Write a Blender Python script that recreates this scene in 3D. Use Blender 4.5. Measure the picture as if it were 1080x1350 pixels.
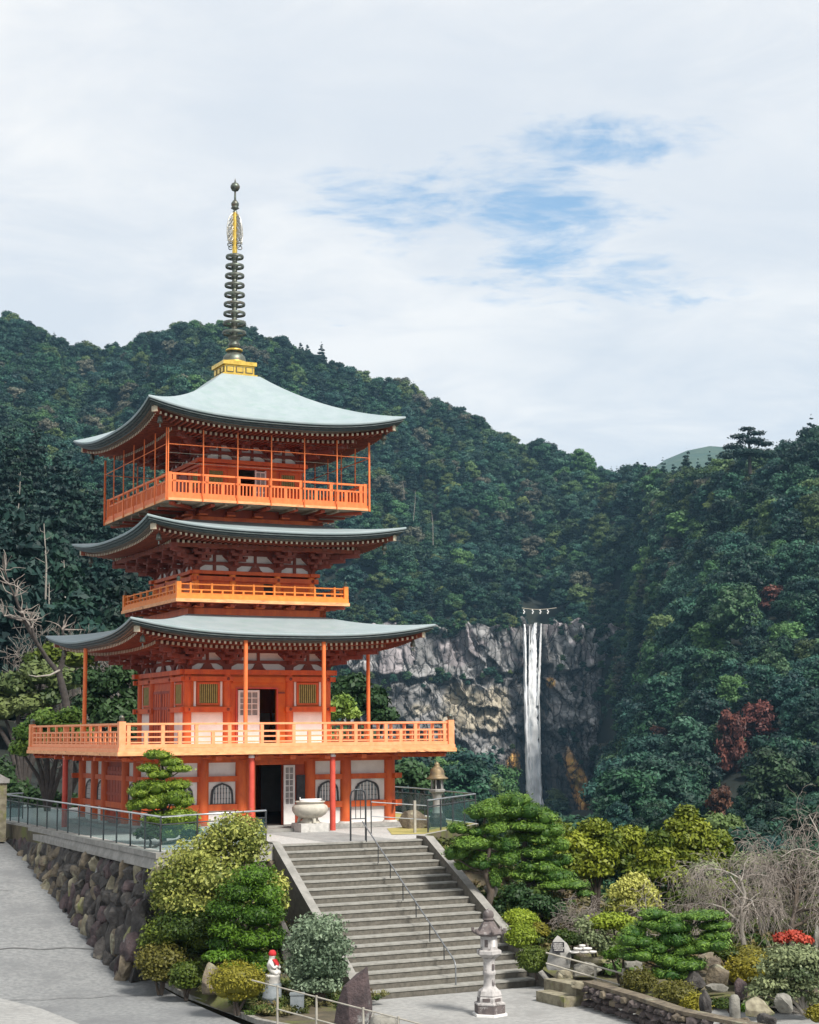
import bpy, bmesh, math, random
import numpy as np
from mathutils import Vector, Matrix, noise

# ------------------------------------------------------------------ scene, camera, light
sc = bpy.context.scene
for o in list(bpy.data.objects):
    bpy.data.objects.remove(o)
COL = sc.collection
PI = math.pi

# camera: eye at the world origin, x right, y forward, z up (metres)
FPX, HOR, ROLL = 2163.0, 964.65, -0.0086
PITCH = math.atan((HOR - 675) / FPX)
cam_d = bpy.data.cameras.new('camera')
cam = bpy.data.objects.new('camera', cam_d)
COL.objects.link(cam)
_R0, _U0, _F = Vector((1, 0, 0)), Vector((0, -math.sin(PITCH), math.cos(PITCH))), Vector((0, math.cos(PITCH), math.sin(PITCH)))
_c, _s = math.cos(ROLL), math.sin(ROLL)
_R, _U = _c * _R0 + _s * _U0, -_s * _R0 + _c * _U0
cam.matrix_world = Matrix(((_R.x, _U.x, -_F.x, 0), (_R.y, _U.y, -_F.y, 0), (_R.z, _U.z, -_F.z, 0), (0, 0, 0, 1)))
cam_d.sensor_fit = 'VERTICAL'
cam_d.sensor_height = 24.0
cam_d.lens = FPX / 1350.0 * 24.0
cam_d.clip_start, cam_d.clip_end = 0.5, 20000
sc.camera = cam

SUN_AZ, SUN_EL = math.radians(138), math.radians(48)   # compass angle from +y towards +x
world = bpy.data.worlds.new('World')
sc.world = world
world.use_nodes = True
sun_d = bpy.data.lights.new('sun', 'SUN')
sun_d.energy, sun_d.angle, sun_d.color = 4.5, math.radians(12), (1.0, 0.95, 0.87)
sun = bpy.data.objects.new('sun', sun_d)
COL.objects.link(sun)
_sd = Vector((math.sin(SUN_AZ) * math.cos(SUN_EL), math.cos(SUN_AZ) * math.cos(SUN_EL), math.sin(SUN_EL)))
sun.rotation_euler = _sd.to_track_quat('Z', 'Y').to_euler()
sun.location = _sd * 60
sc.view_settings.view_transform = 'Standard'
sc.view_settings.look = 'None'
sc.view_settings.exposure = 0.34
sc.view_settings.gamma = 1.0
sc.cycles.max_bounces = 6
sc.cycles.diffuse_bounces = 3
sc.cycles.transparent_max_bounces = 6
sc.cycles.volume_bounces = 0

class NT:
    """small helper round a node tree"""
    def __init__(s, nt):
        s.nt = nt
    def n(s, typ, **kw):
        nd = s.nt.nodes.new(typ)
        for k, v in kw.items():
            setattr(nd, k, v)
        return nd
    def put(s, sock, v):
        if isinstance(v, bpy.types.NodeSocket):
            s.nt.links.new(v, sock)
        elif v is not None:
            if hasattr(sock, 'default_value') and not isinstance(v, (int, float)) and len(v) == 3 and len(sock.default_value) == 4:
                v = (*v, 1)
            sock.default_value = v
    def math(s, op, a, b=None, c=None, clamp=False):
        nd = s.n('ShaderNodeMath', operation=op, use_clamp=clamp)
        for i, v in enumerate((a, b, c)):
            if v is not None:
                s.put(nd.inputs[i], v)
        return nd.outputs[0]
    def noise(s, vec, scale, detail=4, rough=0.55, dist=0.0):
        nd = s.n('ShaderNodeTexNoise')
        if vec is not None:
            s.put(nd.inputs['Vector'], vec)
        nd.inputs['Scale'].default_value = scale
        nd.inputs['Detail'].default_value = detail
        nd.inputs['Roughness'].default_value = rough
        nd.inputs['Distortion'].default_value = dist
        return nd.outputs[0]
    def mapr(s, v, a, b, c=0.0, d=1.0, smooth=True):
        nd = s.n('ShaderNodeMapRange', interpolation_type='SMOOTHSTEP' if smooth else 'LINEAR')
        for i, x in enumerate((v, a, b, c, d)):
            s.put(nd.inputs[i], x)
        return nd.outputs[0]
    def mix(s, f, a, b, blend='MIX'):
        nd = s.n('ShaderNodeMix', data_type='RGBA', blend_type=blend)
        s.put(nd.inputs[0], f); s.put(nd.inputs[6], a); s.put(nd.inputs[7], b)
        return nd.outputs[2]
    def scale(s, vec, xyz, loc=(0, 0, 0), rot=(0, 0, 0)):
        nd = s.n('ShaderNodeMapping')
        s.put(nd.inputs[0], vec)
        nd.inputs['Scale'].default_value = xyz
        nd.inputs['Location'].default_value = loc
        nd.inputs['Rotation'].default_value = rot
        return nd.outputs[0]

def build_world():
    t = NT(world.node_tree)
    t.nt.nodes.clear()
    out = t.n('ShaderNodeOutputWorld')
    bg = t.n('ShaderNodeBackground')
    sky = t.n('ShaderNodeTexSky', sky_type='NISHITA')
    sky.sun_disc = False
    sky.sun_elevation, sky.sun_rotation = SUN_EL, SUN_AZ
    sky.air_density, sky.dust_density, sky.ozone_density = 1.2, 0.6, 1.5
    d = t.n('ShaderNodeTexCoord').outputs['Generated']
    sp = t.n('ShaderNodeSeparateXYZ'); t.put(sp.inputs[0], d)
    x, y, z = sp.outputs
    # cloud deck: directions projected on a layer overhead
    den = t.math('ADD', t.math('ABSOLUTE', z), 0.12)
    cb = t.n('ShaderNodeCombineXYZ')
    t.put(cb.inputs[0], t.math('DIVIDE', x, den)); t.put(cb.inputs[1], t.math('DIVIDE', y, den))
    p = cb.outputs[0]
    big = t.noise(t.scale(p, (1, 0.75, 1), (0.6, 2.3, 0)), 1.3, 4, 0.55, 0.4)
    wisp = t.noise(t.scale(p, (1, 1.15, 1), (3.3, 0.2, 0), (0, 0, 0.35)), 4.2, 9, 0.62, 0.5)
    fine = t.noise(t.scale(p, (1, 1.8, 1), (0, 0, 0), (0, 0, 0.5)), 13, 8, 0.6, 0.6)
    # the one gap in the deck, a long slot in the clouds up to the right
    az = t.math('ARCTAN2', x, y)
    el = t.math('ARCSINE', z)
    def hole(a0, e0, wa, we, tilt):
        da = t.math('SUBTRACT', az, a0); de = t.math('SUBTRACT', el, e0)
        de = t.math('ADD', de, t.math('MULTIPLY', da, tilt))
        da = t.math('DIVIDE', da, wa); de = t.math('DIVIDE', de, we)
        r = t.math('ADD', t.math('MULTIPLY', da, da), t.math('MULTIPLY', de, de))
        return t.mapr(r, 0.0, 1.0, 1.0, 0.0, False)
    h = t.math('MAXIMUM', hole(0.050, 0.315, 0.140, 0.040, 0.05), hole(0.105, 0.276, 0.120, 0.030, 0.10))
    h = t.math('MAXIMUM', h, t.math('MULTIPLY', hole(0.100, 0.350, 0.14, 0.026, 0.0), 0.60))
    h = t.math('MAXIMUM', h, t.math('MULTIPLY', hole(-0.055, 0.249, 0.040, 0.010, 0.0), 0.62))
    gap = t.math('ADD', h, t.math('MULTIPLY', t.math('SUBTRACT', wisp, 0.5), 3.4))
    gap = t.math('ADD', gap, t.math('MULTIPLY', t.math('SUBTRACT', fine, 0.5), 1.3))
    gap = t.math('MULTIPLY', t.mapr(gap, 0.30, 1.50), t.mapr(h, 0.0, 0.40))
    # cloud brightness: white low bands, greyer lids
    shade = t.math('ADD', t.math('MULTIPLY', big, 0.75), t.math('MULTIPLY', wisp, 0.45))
    shade = t.mapr(shade, 0.42, 0.76)
    lid = t.math('MAXIMUM', hole(0.02, 0.375, 0.30, 0.075, 0.05), hole(0.20, 0.315, 0.13, 0.060, 0.2))
    lid = t.math('MAXIMUM', lid, t.math('MULTIPLY', hole(0.16, 0.225, 0.16, 0.035, 0.0), 0.6))
    shade = t.math('MULTIPLY', shade, t.math('SUBTRACT', 1.0, t.math('MULTIPLY', lid, 0.75)))
    shade = t.math('ADD', shade, t.math('MULTIPLY', t.math('SUBTRACT', wisp, 0.5), 0.35), clamp=True)
    cloud = t.mix(shade, (6.2, 6.55, 7.05), (8.0, 7.95, 7.9))
    blue = t.mix(0.45, sky.outputs[0], (2.3, 4.9, 8.2))
    col = t.mix(t.math('MULTIPLY', gap, 0.92), cloud, blue)
    # below the horizon: dim ground light
    low = t.mapr(z, -0.06, 0.0)
    col = t.mix(low, (1.2, 1.3, 1.2), col)
    t.put(bg.inputs[0], col)
    bg.inputs[1].default_value = 0.1
    t.nt.links.new(bg.outputs[0], out.inputs[0])
build_world()

# ------------------------------------------------------------------ geometry of the place
TH = 0.4617                       # the shrine terrace is turned by this angle
AX, AD = -6.936, 64.0             # axis of the pagoda
CT, ST = math.cos(TH), math.sin(TH)
ZT = -3.45                        # terrace
ZP = -7.14                        # lower plaza
def W(u, v, z=0.0):
    """terrace coordinates (u along the pagoda front, v back) to world"""
    return Vector((AX + u * CT - v * ST, AD + u * ST + v * CT, z))
def L(p):
    dx, dy = p[0] - AX, p[1] - AD
    return dx * CT + dy * ST, -dx * ST + dy * CT
_cp, _sp = math.cos(PITCH), math.sin(PITCH)
def ray(px, py):
    a, b = px - 540.0, py - 675.0
    u, w = a * _c + b * _s, -a * _s + b * _c
    x, z2 = u / FPX, -w / FPX
    return Vector((x, _cp - z2 * _sp, _sp + z2 * _cp))
def at(px, py, dist):
    """survey point at a distance along the ground"""
    r = ray(px, py)
    return r * (dist / r.y)
def spot(px, py, z):
    r = ray(px, py)
    return r * (z / r.z)

# ------------------------------------------------------------------ helpers
class MB:
    """collects shapes for ONE mesh object"""
    def __init__(s):
        s.v, s.f, s.mi, s.sm, s.mats = [], [], [], [], []
        s.M = None
    def add(s, verts, faces, m, smooth=False):
        if m not in s.mats:
            s.mats.append(m)
        k, b = s.mats.index(m), len(s.v)
        if s.M is not None:
            verts = [s.M @ Vector(p) for p in verts]
        s.v.extend([tuple(p) for p in verts])
        for f in faces:
            s.f.append(tuple(i + b for i in f)); s.mi.append(k); s.sm.append(smooth)
        return s
    def bx(s, x0, x1, y0, y1, z0, z1, m):
        x0, x1 = min(x0, x1), max(x0, x1); y0, y1 = min(y0, y1), max(y0, y1); z0, z1 = min(z0, z1), max(z0, z1)
        v = [(x0, y0, z0), (x1, y0, z0), (x1, y1, z0), (x0, y1, z0), (x0, y0, z1), (x1, y0, z1), (x1, y1, z1), (x0, y1, z1)]
        return s.add(v, [(0, 3, 2, 1), (4, 5, 6, 7), (0, 1, 5, 4), (1, 2, 6, 5), (2, 3, 7, 6), (3, 0, 4, 7)], m)
    def bar(s, p, q, w, h, m, up=(0, 0, 1)):
        """box from p to q, w wide, h tall"""
        p, q = Vector(p), Vector(q)
        d = (q - p).normalized(); r = d.cross(Vector(up))
        if r.length < 1e-5:
            r = d.cross(Vector((1, 0, 0)))
        r.normalize(); n = r.cross(d)
        r, n = r * w / 2, n * h / 2
        v = [p - r - n, p + r - n, p + r + n, p - r + n, q - r - n, q + r - n, q + r + n, q - r + n]
        return s.add(v, [(0, 1, 2, 3), (7, 6, 5, 4), (0, 4, 5, 1), (1, 5, 6, 2), (2, 6, 7, 3), (3, 7, 4, 0)], m)
    def tube(s, pts, rad, m, n=6, cap=True):
        pts = [Vector(p) for p in pts]
        if not hasattr(rad, '__len__'):
            rad = [rad] * len(pts)
        v, f = [], []
        a = None
        for i, p in enumerate(pts):
            d = (pts[min(i + 1, len(pts) - 1)] - pts[max(i - 1, 0)])
            d = d.normalized() if d.length > 1e-9 else Vector((0, 0, 1))
            if a is None:
                a = d.orthogonal().normalized()
            else:
                a = a - d * a.dot(d)
                a = a.normalized() if a.length > 1e-6 else d.orthogonal().normalized()
            b = d.cross(a)
            for k in range(n):
                t = 2 * PI * k / n
                v.append(p + (a * math.cos(t) + b * math.sin(t)) * rad[i])
        for i in range(len(pts) - 1):
            for k in range(n):
                k2 = (k + 1) % n
                f.append((i * n + k, i * n + k2, (i + 1) * n + k2, (i + 1) * n + k))
        s.add(v, f, m, True)
        if cap:
            e = len(pts) - 1
            s.add(v[:n], [tuple(range(n - 1, -1, -1))], m); s.add(v[e * n:], [tuple(range(n))], m)
        return s
    def cyl(s, p, q, r0, r1, m, n=12):
        return s.tube([p, q], [r0, r1], m, n)
    def lathe(s, prof, m, n=20, c=(0, 0, 0), smooth=True, close=True, ph=0.0):
        v, f = [], []
        for r, z in prof:
            for k in range(n):
                t = 2 * PI * k / n + ph
                v.append((c[0] + r * math.cos(t), c[1] + r * math.sin(t), c[2] + z))
        for i in range(len(prof) - 1):
            for k in range(n):
                k2 = (k + 1) % n
                f.append((i * n + k, i * n + k2, (i + 1) * n + k2, (i + 1) * n + k))
        s.add(v, f, m, smooth)
        if close:
            e = len(prof) - 1
            if prof[0][0] > 1e-4:
                s.add(v[:n], [tuple(range(n - 1, -1, -1))], m)
            if prof[e][0] > 1e-4:
                s.add(v[e * n:], [tuple(range(n))], m)
        return s
    def prism(s, poly, a, b, m, axis='y', smooth=False):
        """poly of (x,z) extruded along y from a to b; axis 'z': poly of (x,y) extruded along z"""
        n = len(poly)
        if axis == 'y':
            v = [(x, a, z) for x, z in poly] + [(x, b, z) for x, z in poly]
        elif axis == 'x':
            v = [(a, x, z) for x, z in poly] + [(b, x, z) for x, z in poly]
        else:
            v = [(x, y, a) for x, y in poly] + [(x, y, b) for x, y in poly]
        f = [tuple(range(n)), tuple(range(2 * n - 1, n - 1, -1))]
        f += [(i, i + n, (i + 1) % n + n, (i + 1) % n) for i in range(n)]
        return s.add(v, f, m, smooth)
    def frame(s, inner, outer, a, b, m):
        """closed band between two outlines of equal length, (x,z), extruded along y"""
        n = len(inner)
        v = [(x, a, z) for x, z in outer] + [(x, a, z) for x, z in inner] + [(x, b, z) for x, z in outer] + [(x, b, z) for x, z in inner]
        f = []
        for i in range(n):
            j = (i + 1) % n
            f += [(i, j, n + j, n + i), (2 * n + j, 2 * n + i, 3 * n + i, 3 * n + j), (n + i, n + j, 3 * n + j, 3 * n + i), (j, i, 2 * n + i, 2 * n + j)]
        return s.add(v, f, m)
    def build(s, name, parent=None, loc=None, origin=None):
        me = bpy.data.meshes.new(name)
        vs = s.v
        if origin is not None:
            ox, oy, oz = origin
            vs = [(x - ox, y - oy, z - oz) for x, y, z in vs]
        me.from_pydata(vs, [], s.f)
        for m in s.mats:
            me.materials.append(m)
        me.polygons.foreach_set('material_index', s.mi)
        me.polygons.foreach_set('use_smooth', s.sm)
        bm = bmesh.new(); bm.from_mesh(me)
        bmesh.ops.recalc_face_normals(bm, faces=bm.faces)
        bm.to_mesh(me); bm.free()
        me.update()
        o = bpy.data.objects.new(name, me)
        COL.objects.link(o)
        if parent is not None:
            o.parent = parent
        if loc is not None:
            o.location = loc
        return o

def tag(o, label=None, cat=None, group=None, kind=None):
    if label: o['label'] = label
    if cat: o['category'] = cat
    if group: o['group'] = group
    if kind: o['kind'] = kind
    return o
def thing(name, label, cat, loc=(0, 0, 0), rz=0.0, group=None):
    o = bpy.data.objects.new(name, None)
    o.empty_display_size = 0.3
    COL.objects.link(o)
    o.location = loc
    o.rotation_euler = (0, 0, rz)
    return tag(o, label, cat, group)
def shrine_thing(name, label, cat, u, v, z, group=None):
    """a thing standing square to the terrace; its parts are modelled in terrace coordinates"""
    return thing(name, label, cat, W(u, v, z), TH, group)
def copy_tree(o, parent=None):
    c = o.copy(); COL.objects.link(c)
    if parent is not None:
        c.parent = parent
    for ch in list(o.children):
        copy_tree(ch, c)
    return c

def np_mesh(name, verts, quads, mats, tint=None, smooth=False):
    me = bpy.data.meshes.new(name)
    verts = np.asarray(verts, dtype=np.float32); quads = np.asarray(quads, dtype=np.int32)
    nq, k = quads.shape
    me.vertices.add(len(verts)); me.vertices.foreach_set('co', verts.ravel())
    me.loops.add(nq * k); me.loops.foreach_set('vertex_index', quads.ravel())
    me.polygons.add(nq); me.polygons.foreach_set('loop_start', np.arange(0, nq * k, k, dtype=np.int32))
    if smooth:
        me.polygons.foreach_set('use_smooth', np.ones(nq, dtype=bool))
    me.update(calc_edges=True)
    if tint is not None:
        a = me.attributes.new('tint', 'FLOAT', 'POINT')
        a.data.foreach_set('value', np.asarray(tint, dtype=np.float32))
    for m in (mats if isinstance(mats, (list, tuple)) else [mats]):
        me.materials.append(m)
    return me
def obj(name, me, parent=None, loc=None):
    o = bpy.data.objects.new(name, me)
    COL.objects.link(o)
    if parent is not None:
        o.parent = parent
    if loc is not None:
        o.location = loc
    return o

# ------------------------------------------------------------------ materials
MATS = {}
def mat(name, col, rough=0.6, col2=None, nscale=4.0, amount=1.0, bump=0.0, bscale=None, metal=0.0, spec=0.4, stretch=(1, 1, 1), grime=None, gscale=1.2, gthr=(0.5, 0.7), detail=5):
    """procedural surface: two colours mixed by noise, optional grime stains and bump"""
    m = bpy.data.materials.new(name); m.use_nodes = True
    t = NT(m.node_tree); b = m.node_tree.nodes['Principled BSDF']
    co = t.n('ShaderNodeTexCoord').outputs['Object']
    v = t.scale(co, stretch)
    c = (*col, 1)
    n = None
    if col2 is not None:
        n = t.noise(v, nscale, detail, 0.6)
        c = t.mix(t.math('MULTIPLY', t.mapr(n, 0.32, 0.68), amount), col, col2)
    if grime is not None:
        g = t.noise(t.scale(co, stretch, (3, 1, 7)), gscale, 7, 0.65)
        c = t.mix(t.mapr(g, gthr[0], gthr[1]), c, grime)
    t.put(b.inputs['Base Color'], c)
    b.inputs['Roughness'].default_value = rough
    b.inputs['Metallic'].default_value = metal
    b.inputs['Specular IOR Level'].default_value = spec
    if bump:
        bn = t.n('ShaderNodeBump'); bn.inputs['Strength'].default_value = 1.0; bn.inputs['Distance'].default_value = bump
        t.put(bn.inputs['Height'], t.noise(v, bscale or nscale * 3, 6, 0.65))
        t.put(b.inputs['Normal'], bn.outputs[0])
    MATS[name] = m
    return m
def foliage_mat(name, c1, c2, c3=None, var=0.35, rough=0.55, trans=0.15):
    """leaves: colour per leaf clump (tint attribute), varied from plant to plant"""
    m = bpy.data.materials.new(name); m.use_nodes = True
    t = NT(m.node_tree); b = m.node_tree.nodes['Principled BSDF']
    a = t.n('ShaderNodeAttribute', attribute_name='tint').outputs['Fac']
    c = t.mix(a, c1, c2)
    oi = t.n('ShaderNodeObjectInfo')
    if c3 is not None:
        c = t.mix(t.mapr(oi.outputs['Random'], 0.55, 1.0), c, t.mix(a, tuple(x * 0.6 for x in c3), c3))
    hsv = t.n('ShaderNodeHueSaturation')
    r2 = t.math('FRACT', t.math('MULTIPLY', oi.outputs['Random'], 7.31))
    r3 = t.math('FRACT', t.math('MULTIPLY', oi.outputs['Random'], 23.7))
    t.put(hsv.inputs['Hue'], t.math('ADD', 0.5, t.math('MULTIPLY', t.math('SUBTRACT', r2, 0.5), 0.06 * var / 0.35)))
    t.put(hsv.inputs['Value'], t.math('ADD', 1.0 - var, t.math('MULTIPLY', r3, 2 * var)))
    t.put(hsv.inputs['Color'], c)
    t.put(b.inputs['Base Color'], hsv.outputs[0])
    b.inputs['Roughness'].default_value = rough
    b.inputs['Specular IOR Level'].default_value = 0.25
    if trans:
        tr = t.n('ShaderNodeBsdfTranslucent'); t.put(tr.inputs[0], hsv.outputs[0])
        mx = t.n('ShaderNodeMixShader'); mx.inputs[0].default_value = trans
        t.nt.links.new(b.outputs[0], mx.inputs[1]); t.nt.links.new(tr.outputs[0], mx.inputs[2])
        t.nt.links.new(mx.outputs[0], m.node_tree.nodes['Material Output'].inputs[0])
    MATS[name] = m
    return m

VERM = mat('vermilion', (0.64, 0.130, 0.028), 0.55, (0.50, 0.080, 0.020), 2.2, bump=0.004, bscale=30, grime=(0.36, 0.075, 0.035), gscale=1.6, gthr=(0.52, 0.80), stretch=(1.6, 1.6, 0.5))
VERMD = mat('dark_vermilion', (0.38, 0.058, 0.020), 0.55, (0.27, 0.040, 0.017), 3.0, grime=(0.16, 0.03, 0.02), gscale=2.0, gthr=(0.55, 0.8))
RAIL = mat('faded_vermilion', (0.88, 0.37, 0.185), 0.6, (0.82, 0.30, 0.13), 5.0, grime=(0.55, 0.16, 0.09), gscale=3.0, gthr=(0.6, 0.85))
RAILY = mat('yellow_vermilion', (0.86, 0.27, 0.045), 0.55, (0.78, 0.21, 0.035), 5.0, grime=(0.55, 0.15, 0.05), gscale=3.0, gthr=(0.62, 0.85))
RAIL3 = mat('orange_vermilion', (0.80, 0.215, 0.062), 0.55, (0.72, 0.165, 0.045), 5.0, grime=(0.45, 0.12, 0.06), gscale=3.0, gthr=(0.55, 0.85), stretch=(1.5, 1.5, 0.7))
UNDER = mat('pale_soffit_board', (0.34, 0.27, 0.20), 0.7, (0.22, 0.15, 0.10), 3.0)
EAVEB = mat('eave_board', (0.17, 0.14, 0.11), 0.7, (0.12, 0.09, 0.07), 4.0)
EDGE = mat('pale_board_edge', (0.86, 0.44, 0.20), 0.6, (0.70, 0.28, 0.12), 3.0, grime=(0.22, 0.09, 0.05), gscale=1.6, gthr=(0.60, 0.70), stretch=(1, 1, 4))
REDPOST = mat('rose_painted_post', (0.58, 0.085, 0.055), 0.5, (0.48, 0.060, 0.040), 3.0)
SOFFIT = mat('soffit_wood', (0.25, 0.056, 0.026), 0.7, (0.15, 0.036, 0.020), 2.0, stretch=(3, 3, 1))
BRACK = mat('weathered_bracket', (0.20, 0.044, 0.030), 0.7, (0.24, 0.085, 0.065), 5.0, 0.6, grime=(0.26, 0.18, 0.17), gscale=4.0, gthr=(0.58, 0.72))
RAFTIP = mat('rafter_tip', (0.62, 0.56, 0.42), 0.6, (0.46, 0.38, 0.28), 8.0)
PLASTER = mat('white_plaster', (0.80, 0.79, 0.77), 0.7, (0.70, 0.69, 0.67), 2.0, grime=(0.55, 0.53, 0.50), gscale=1.5, gthr=(0.62, 0.85))
COPPER = mat('green_copper_sheet', (0.262, 0.322, 0.340), 0.6, (0.305, 0.362, 0.380), 1.5, bump=0.0, grime=(0.23, 0.32, 0.30), gscale=1.8, gthr=(0.45, 0.85), spec=0.3, detail=9)
COPPERD = mat('dark_copper_edge', (0.045, 0.062, 0.066), 0.6, (0.09, 0.12, 0.12), 5.0, stretch=(1, 1, 6))
GOLD = mat('gold_leaf', (0.85, 0.60, 0.14), 0.35, (0.62, 0.42, 0.09), 6.0, metal=0.85, grime=(0.22, 0.16, 0.06), gscale=7, gthr=(0.58, 0.75))
BRONZE = mat('dark_bronze', (0.085, 0.085, 0.075), 0.45, (0.14, 0.17, 0.14), 6.0, metal=0.6, grime=(0.20, 0.10, 0.06), gscale=5, gthr=(0.55, 0.75))
SILVER = mat('pale_openwork_metal', (0.62, 0.62, 0.60), 0.4, (0.42, 0.40, 0.34), 8.0, metal=0.7)
DARKIN = mat('dark_interior', (0.018, 0.014, 0.012), 0.8, (0.03, 0.02, 0.016), 2.0)
LACQ = mat('black_lacquer', (0.02, 0.02, 0.024), 0.35, (0.04, 0.04, 0.045), 5.0)
PANE = mat('grey_window_pane', (0.20, 0.23, 0.25), 0.15, (0.36, 0.38, 0.38), 3.0, spec=0.6)
LEAFW = mat('white_lattice', (0.74, 0.72, 0.70), 0.6, (0.64, 0.60, 0.58), 4.0)
PAPER = mat('shoji_pane', (0.16, 0.15, 0.15), 0.4, (0.30, 0.28, 0.27), 5.0)
RENJI = mat('olive_window_bar', (0.36, 0.34, 0.12), 0.6, (0.27, 0.26, 0.08), 6.0)
ORANGEP = mat('orange_panel', (0.62, 0.14, 0.015), 0.55, (0.52, 0.10, 0.012), 2.5)
STONE = mat('grey_stone', (0.36, 0.35, 0.33), 0.85, (0.25, 0.245, 0.235), 5.0, bump=0.01, bscale=25, grime=(0.13, 0.13, 0.12), gscale=2.5, gthr=(0.55, 0.8))
STONEL = mat('pale_stone', (0.55, 0.53, 0.50), 0.85, (0.42, 0.41, 0.39), 6.0, bump=0.008, bscale=30, grime=(0.24, 0.23, 0.21), gscale=3.0, gthr=(0.58, 0.8))
COPING = mat('coping_stone', (0.29, 0.28, 0.26), 0.85, (0.20, 0.195, 0.18), 3.0, bump=0.006, bscale=30, grime=(0.22, 0.22, 0.20), gscale=2.0, gthr=(0.58, 0.82))
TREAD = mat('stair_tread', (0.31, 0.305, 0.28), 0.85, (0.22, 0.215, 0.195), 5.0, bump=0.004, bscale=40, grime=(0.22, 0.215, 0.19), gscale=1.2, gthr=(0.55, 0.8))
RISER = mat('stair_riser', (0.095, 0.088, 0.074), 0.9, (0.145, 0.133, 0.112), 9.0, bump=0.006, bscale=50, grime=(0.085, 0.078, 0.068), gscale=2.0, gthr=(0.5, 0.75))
ROCKD = mat('dark_rock', (0.085, 0.078, 0.072), 0.9, (0.038, 0.034, 0.033), 3.0, bump=0.09, bscale=7, grime=(0.20, 0.185, 0.15), gscale=1.6, gthr=(0.56, 0.74))
ROCKB = mat('brown_rock', (0.20, 0.165, 0.115), 0.9, (0.095, 0.078, 0.06), 3.0, bump=0.08, bscale=7, grime=(0.34, 0.34, 0.24), gscale=1.6, gthr=(0.55, 0.72))
ROCKP = mat('purple_rock', (0.105, 0.075, 0.076), 0.9, (0.05, 0.038, 0.04), 3.0, bump=0.08, bscale=7, grime=(0.30, 0.31, 0.30), gscale=1.0, gthr=(0.58, 0.72))
ROCKG = mat('grey_rock', (0.26, 0.25, 0.22), 0.9, (0.13, 0.125, 0.11), 3.0, bump=0.05, bscale=8, grime=(0.13, 0.14, 0.10), gscale=2.0, gthr=(0.55, 0.75))
ROCKM = mat('mossy_rock', (0.29, 0.265, 0.19), 0.9, (0.15, 0.13, 0.09), 4.0, bump=0.02, bscale=10, grime=(0.20, 0.21, 0.07), gscale=2.0, gthr=(0.52, 0.7))
METAL = mat('dark_steel', (0.045, 0.05, 0.055), 0.4, (0.07, 0.075, 0.08), 5.0, metal=0.5)
STEEL = mat('pale_steel', (0.42, 0.44, 0.46), 0.35, (0.34, 0.36, 0.38), 5.0, metal=0.6)
PIPE = mat('painted_pipe', (0.40, 0.375, 0.32), 0.5, (0.30, 0.28, 0.235), 5.0, grime=(0.24, 0.16, 0.09), gscale=6, gthr=(0.6, 0.8))
RAILM = mat('brushed_rail', (0.22, 0.23, 0.24), 0.4, (0.16, 0.17, 0.18), 5.0, metal=0.5)
BARK = mat('grey_brown_bark', (0.10, 0.078, 0.06), 0.9, (0.05, 0.04, 0.034), 6.0, stretch=(1, 1, 0.25), bump=0.02, bscale=14)
BARKP = mat('pale_bark', (0.33, 0.305, 0.27), 0.9, (0.21, 0.19, 0.165), 6.0, stretch=(1, 1, 0.25))
BARKD = mat('dark_bark', (0.035, 0.03, 0.028), 0.9, (0.06, 0.05, 0.045), 6.0)
TWIG = mat('grey_twig', (0.30, 0.265, 0.235), 0.9, (0.20, 0.17, 0.15), 3.0)
SOIL = mat('garden_soil', (0.13, 0.105, 0.07), 0.95, (0.07, 0.06, 0.04), 1.5, bump=0.03, bscale=8, grime=(0.11, 0.12, 0.035), gscale=0.7, gthr=(0.45, 0.62))
DRYG = mat('dry_yellow_grass', (0.42, 0.35, 0.13), 0.95, (0.34, 0.31, 0.10), 3.0, bump=0.02, bscale=40, grime=(0.25, 0.26, 0.07), gscale=1.5)
WHITEP = mat('white_painted_statue', (0.68, 0.66, 0.64), 0.6, (0.55, 0.53, 0.50), 8.0)
REDC = mat('red_cloth', (0.52, 0.025, 0.03), 0.8, (0.42, 0.02, 0.025), 8.0)
SLATE = mat('blue_grey_stone', (0.17, 0.195, 0.21), 0.8, (0.23, 0.255, 0.27), 8.0, bump=0.006, bscale=30)
# ------------------------------------------------------------------ the pagoda (modelled in terrace coordinates about its axis)
PAG = shrine_thing('three_storey_pagoda', 'tall vermilion three-storey pagoda with pale green copper roofs and a gold based spire', 'pagoda', 0, 0, ZT)
PO = (0, 0, ZT)
def pp(mb, name, parent=PAG):
    return mb.build(name, parent, None, PO if parent is PAG else PO)
def sub(mb, name, parent):
    """a sub-part: the parent part's own origin is the pagoda's base"""
    return mb.build(name, parent, None, PO)
def R4(k):
    return Matrix.Rotation(k * PI / 2, 4, 'Z')

# stone plinth and door step
mb = MB()
mb.bx(-5.15, 5.15, -5.15, 5.15, ZT + 0.01, -3.30, STONE)
mb.bx(-1.0, 1.15, -6.05, -5.15, ZT + 0.008, -3.33, COPING)
pp(mb, 'plinth')

def katomado(cx, z0, z1, hw):
    """bell shaped temple window outline, (x,z)"""
    h = z1 - z0
    half = [(hw * 1.02, 0), (hw * 0.98, h * 0.45), (hw * 0.92, h * 0.66), (hw * 0.74, h * 0.82), (hw * 0.50, h * 0.90), (hw * 0.30, h * 0.945), (hw * 0.12, h * 0.975), (0, h)]
    return [(cx + x, z0 + z) for x, z in half] + [(cx - x, z0 + z) for x, z in half[-2::-1]]

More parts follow.
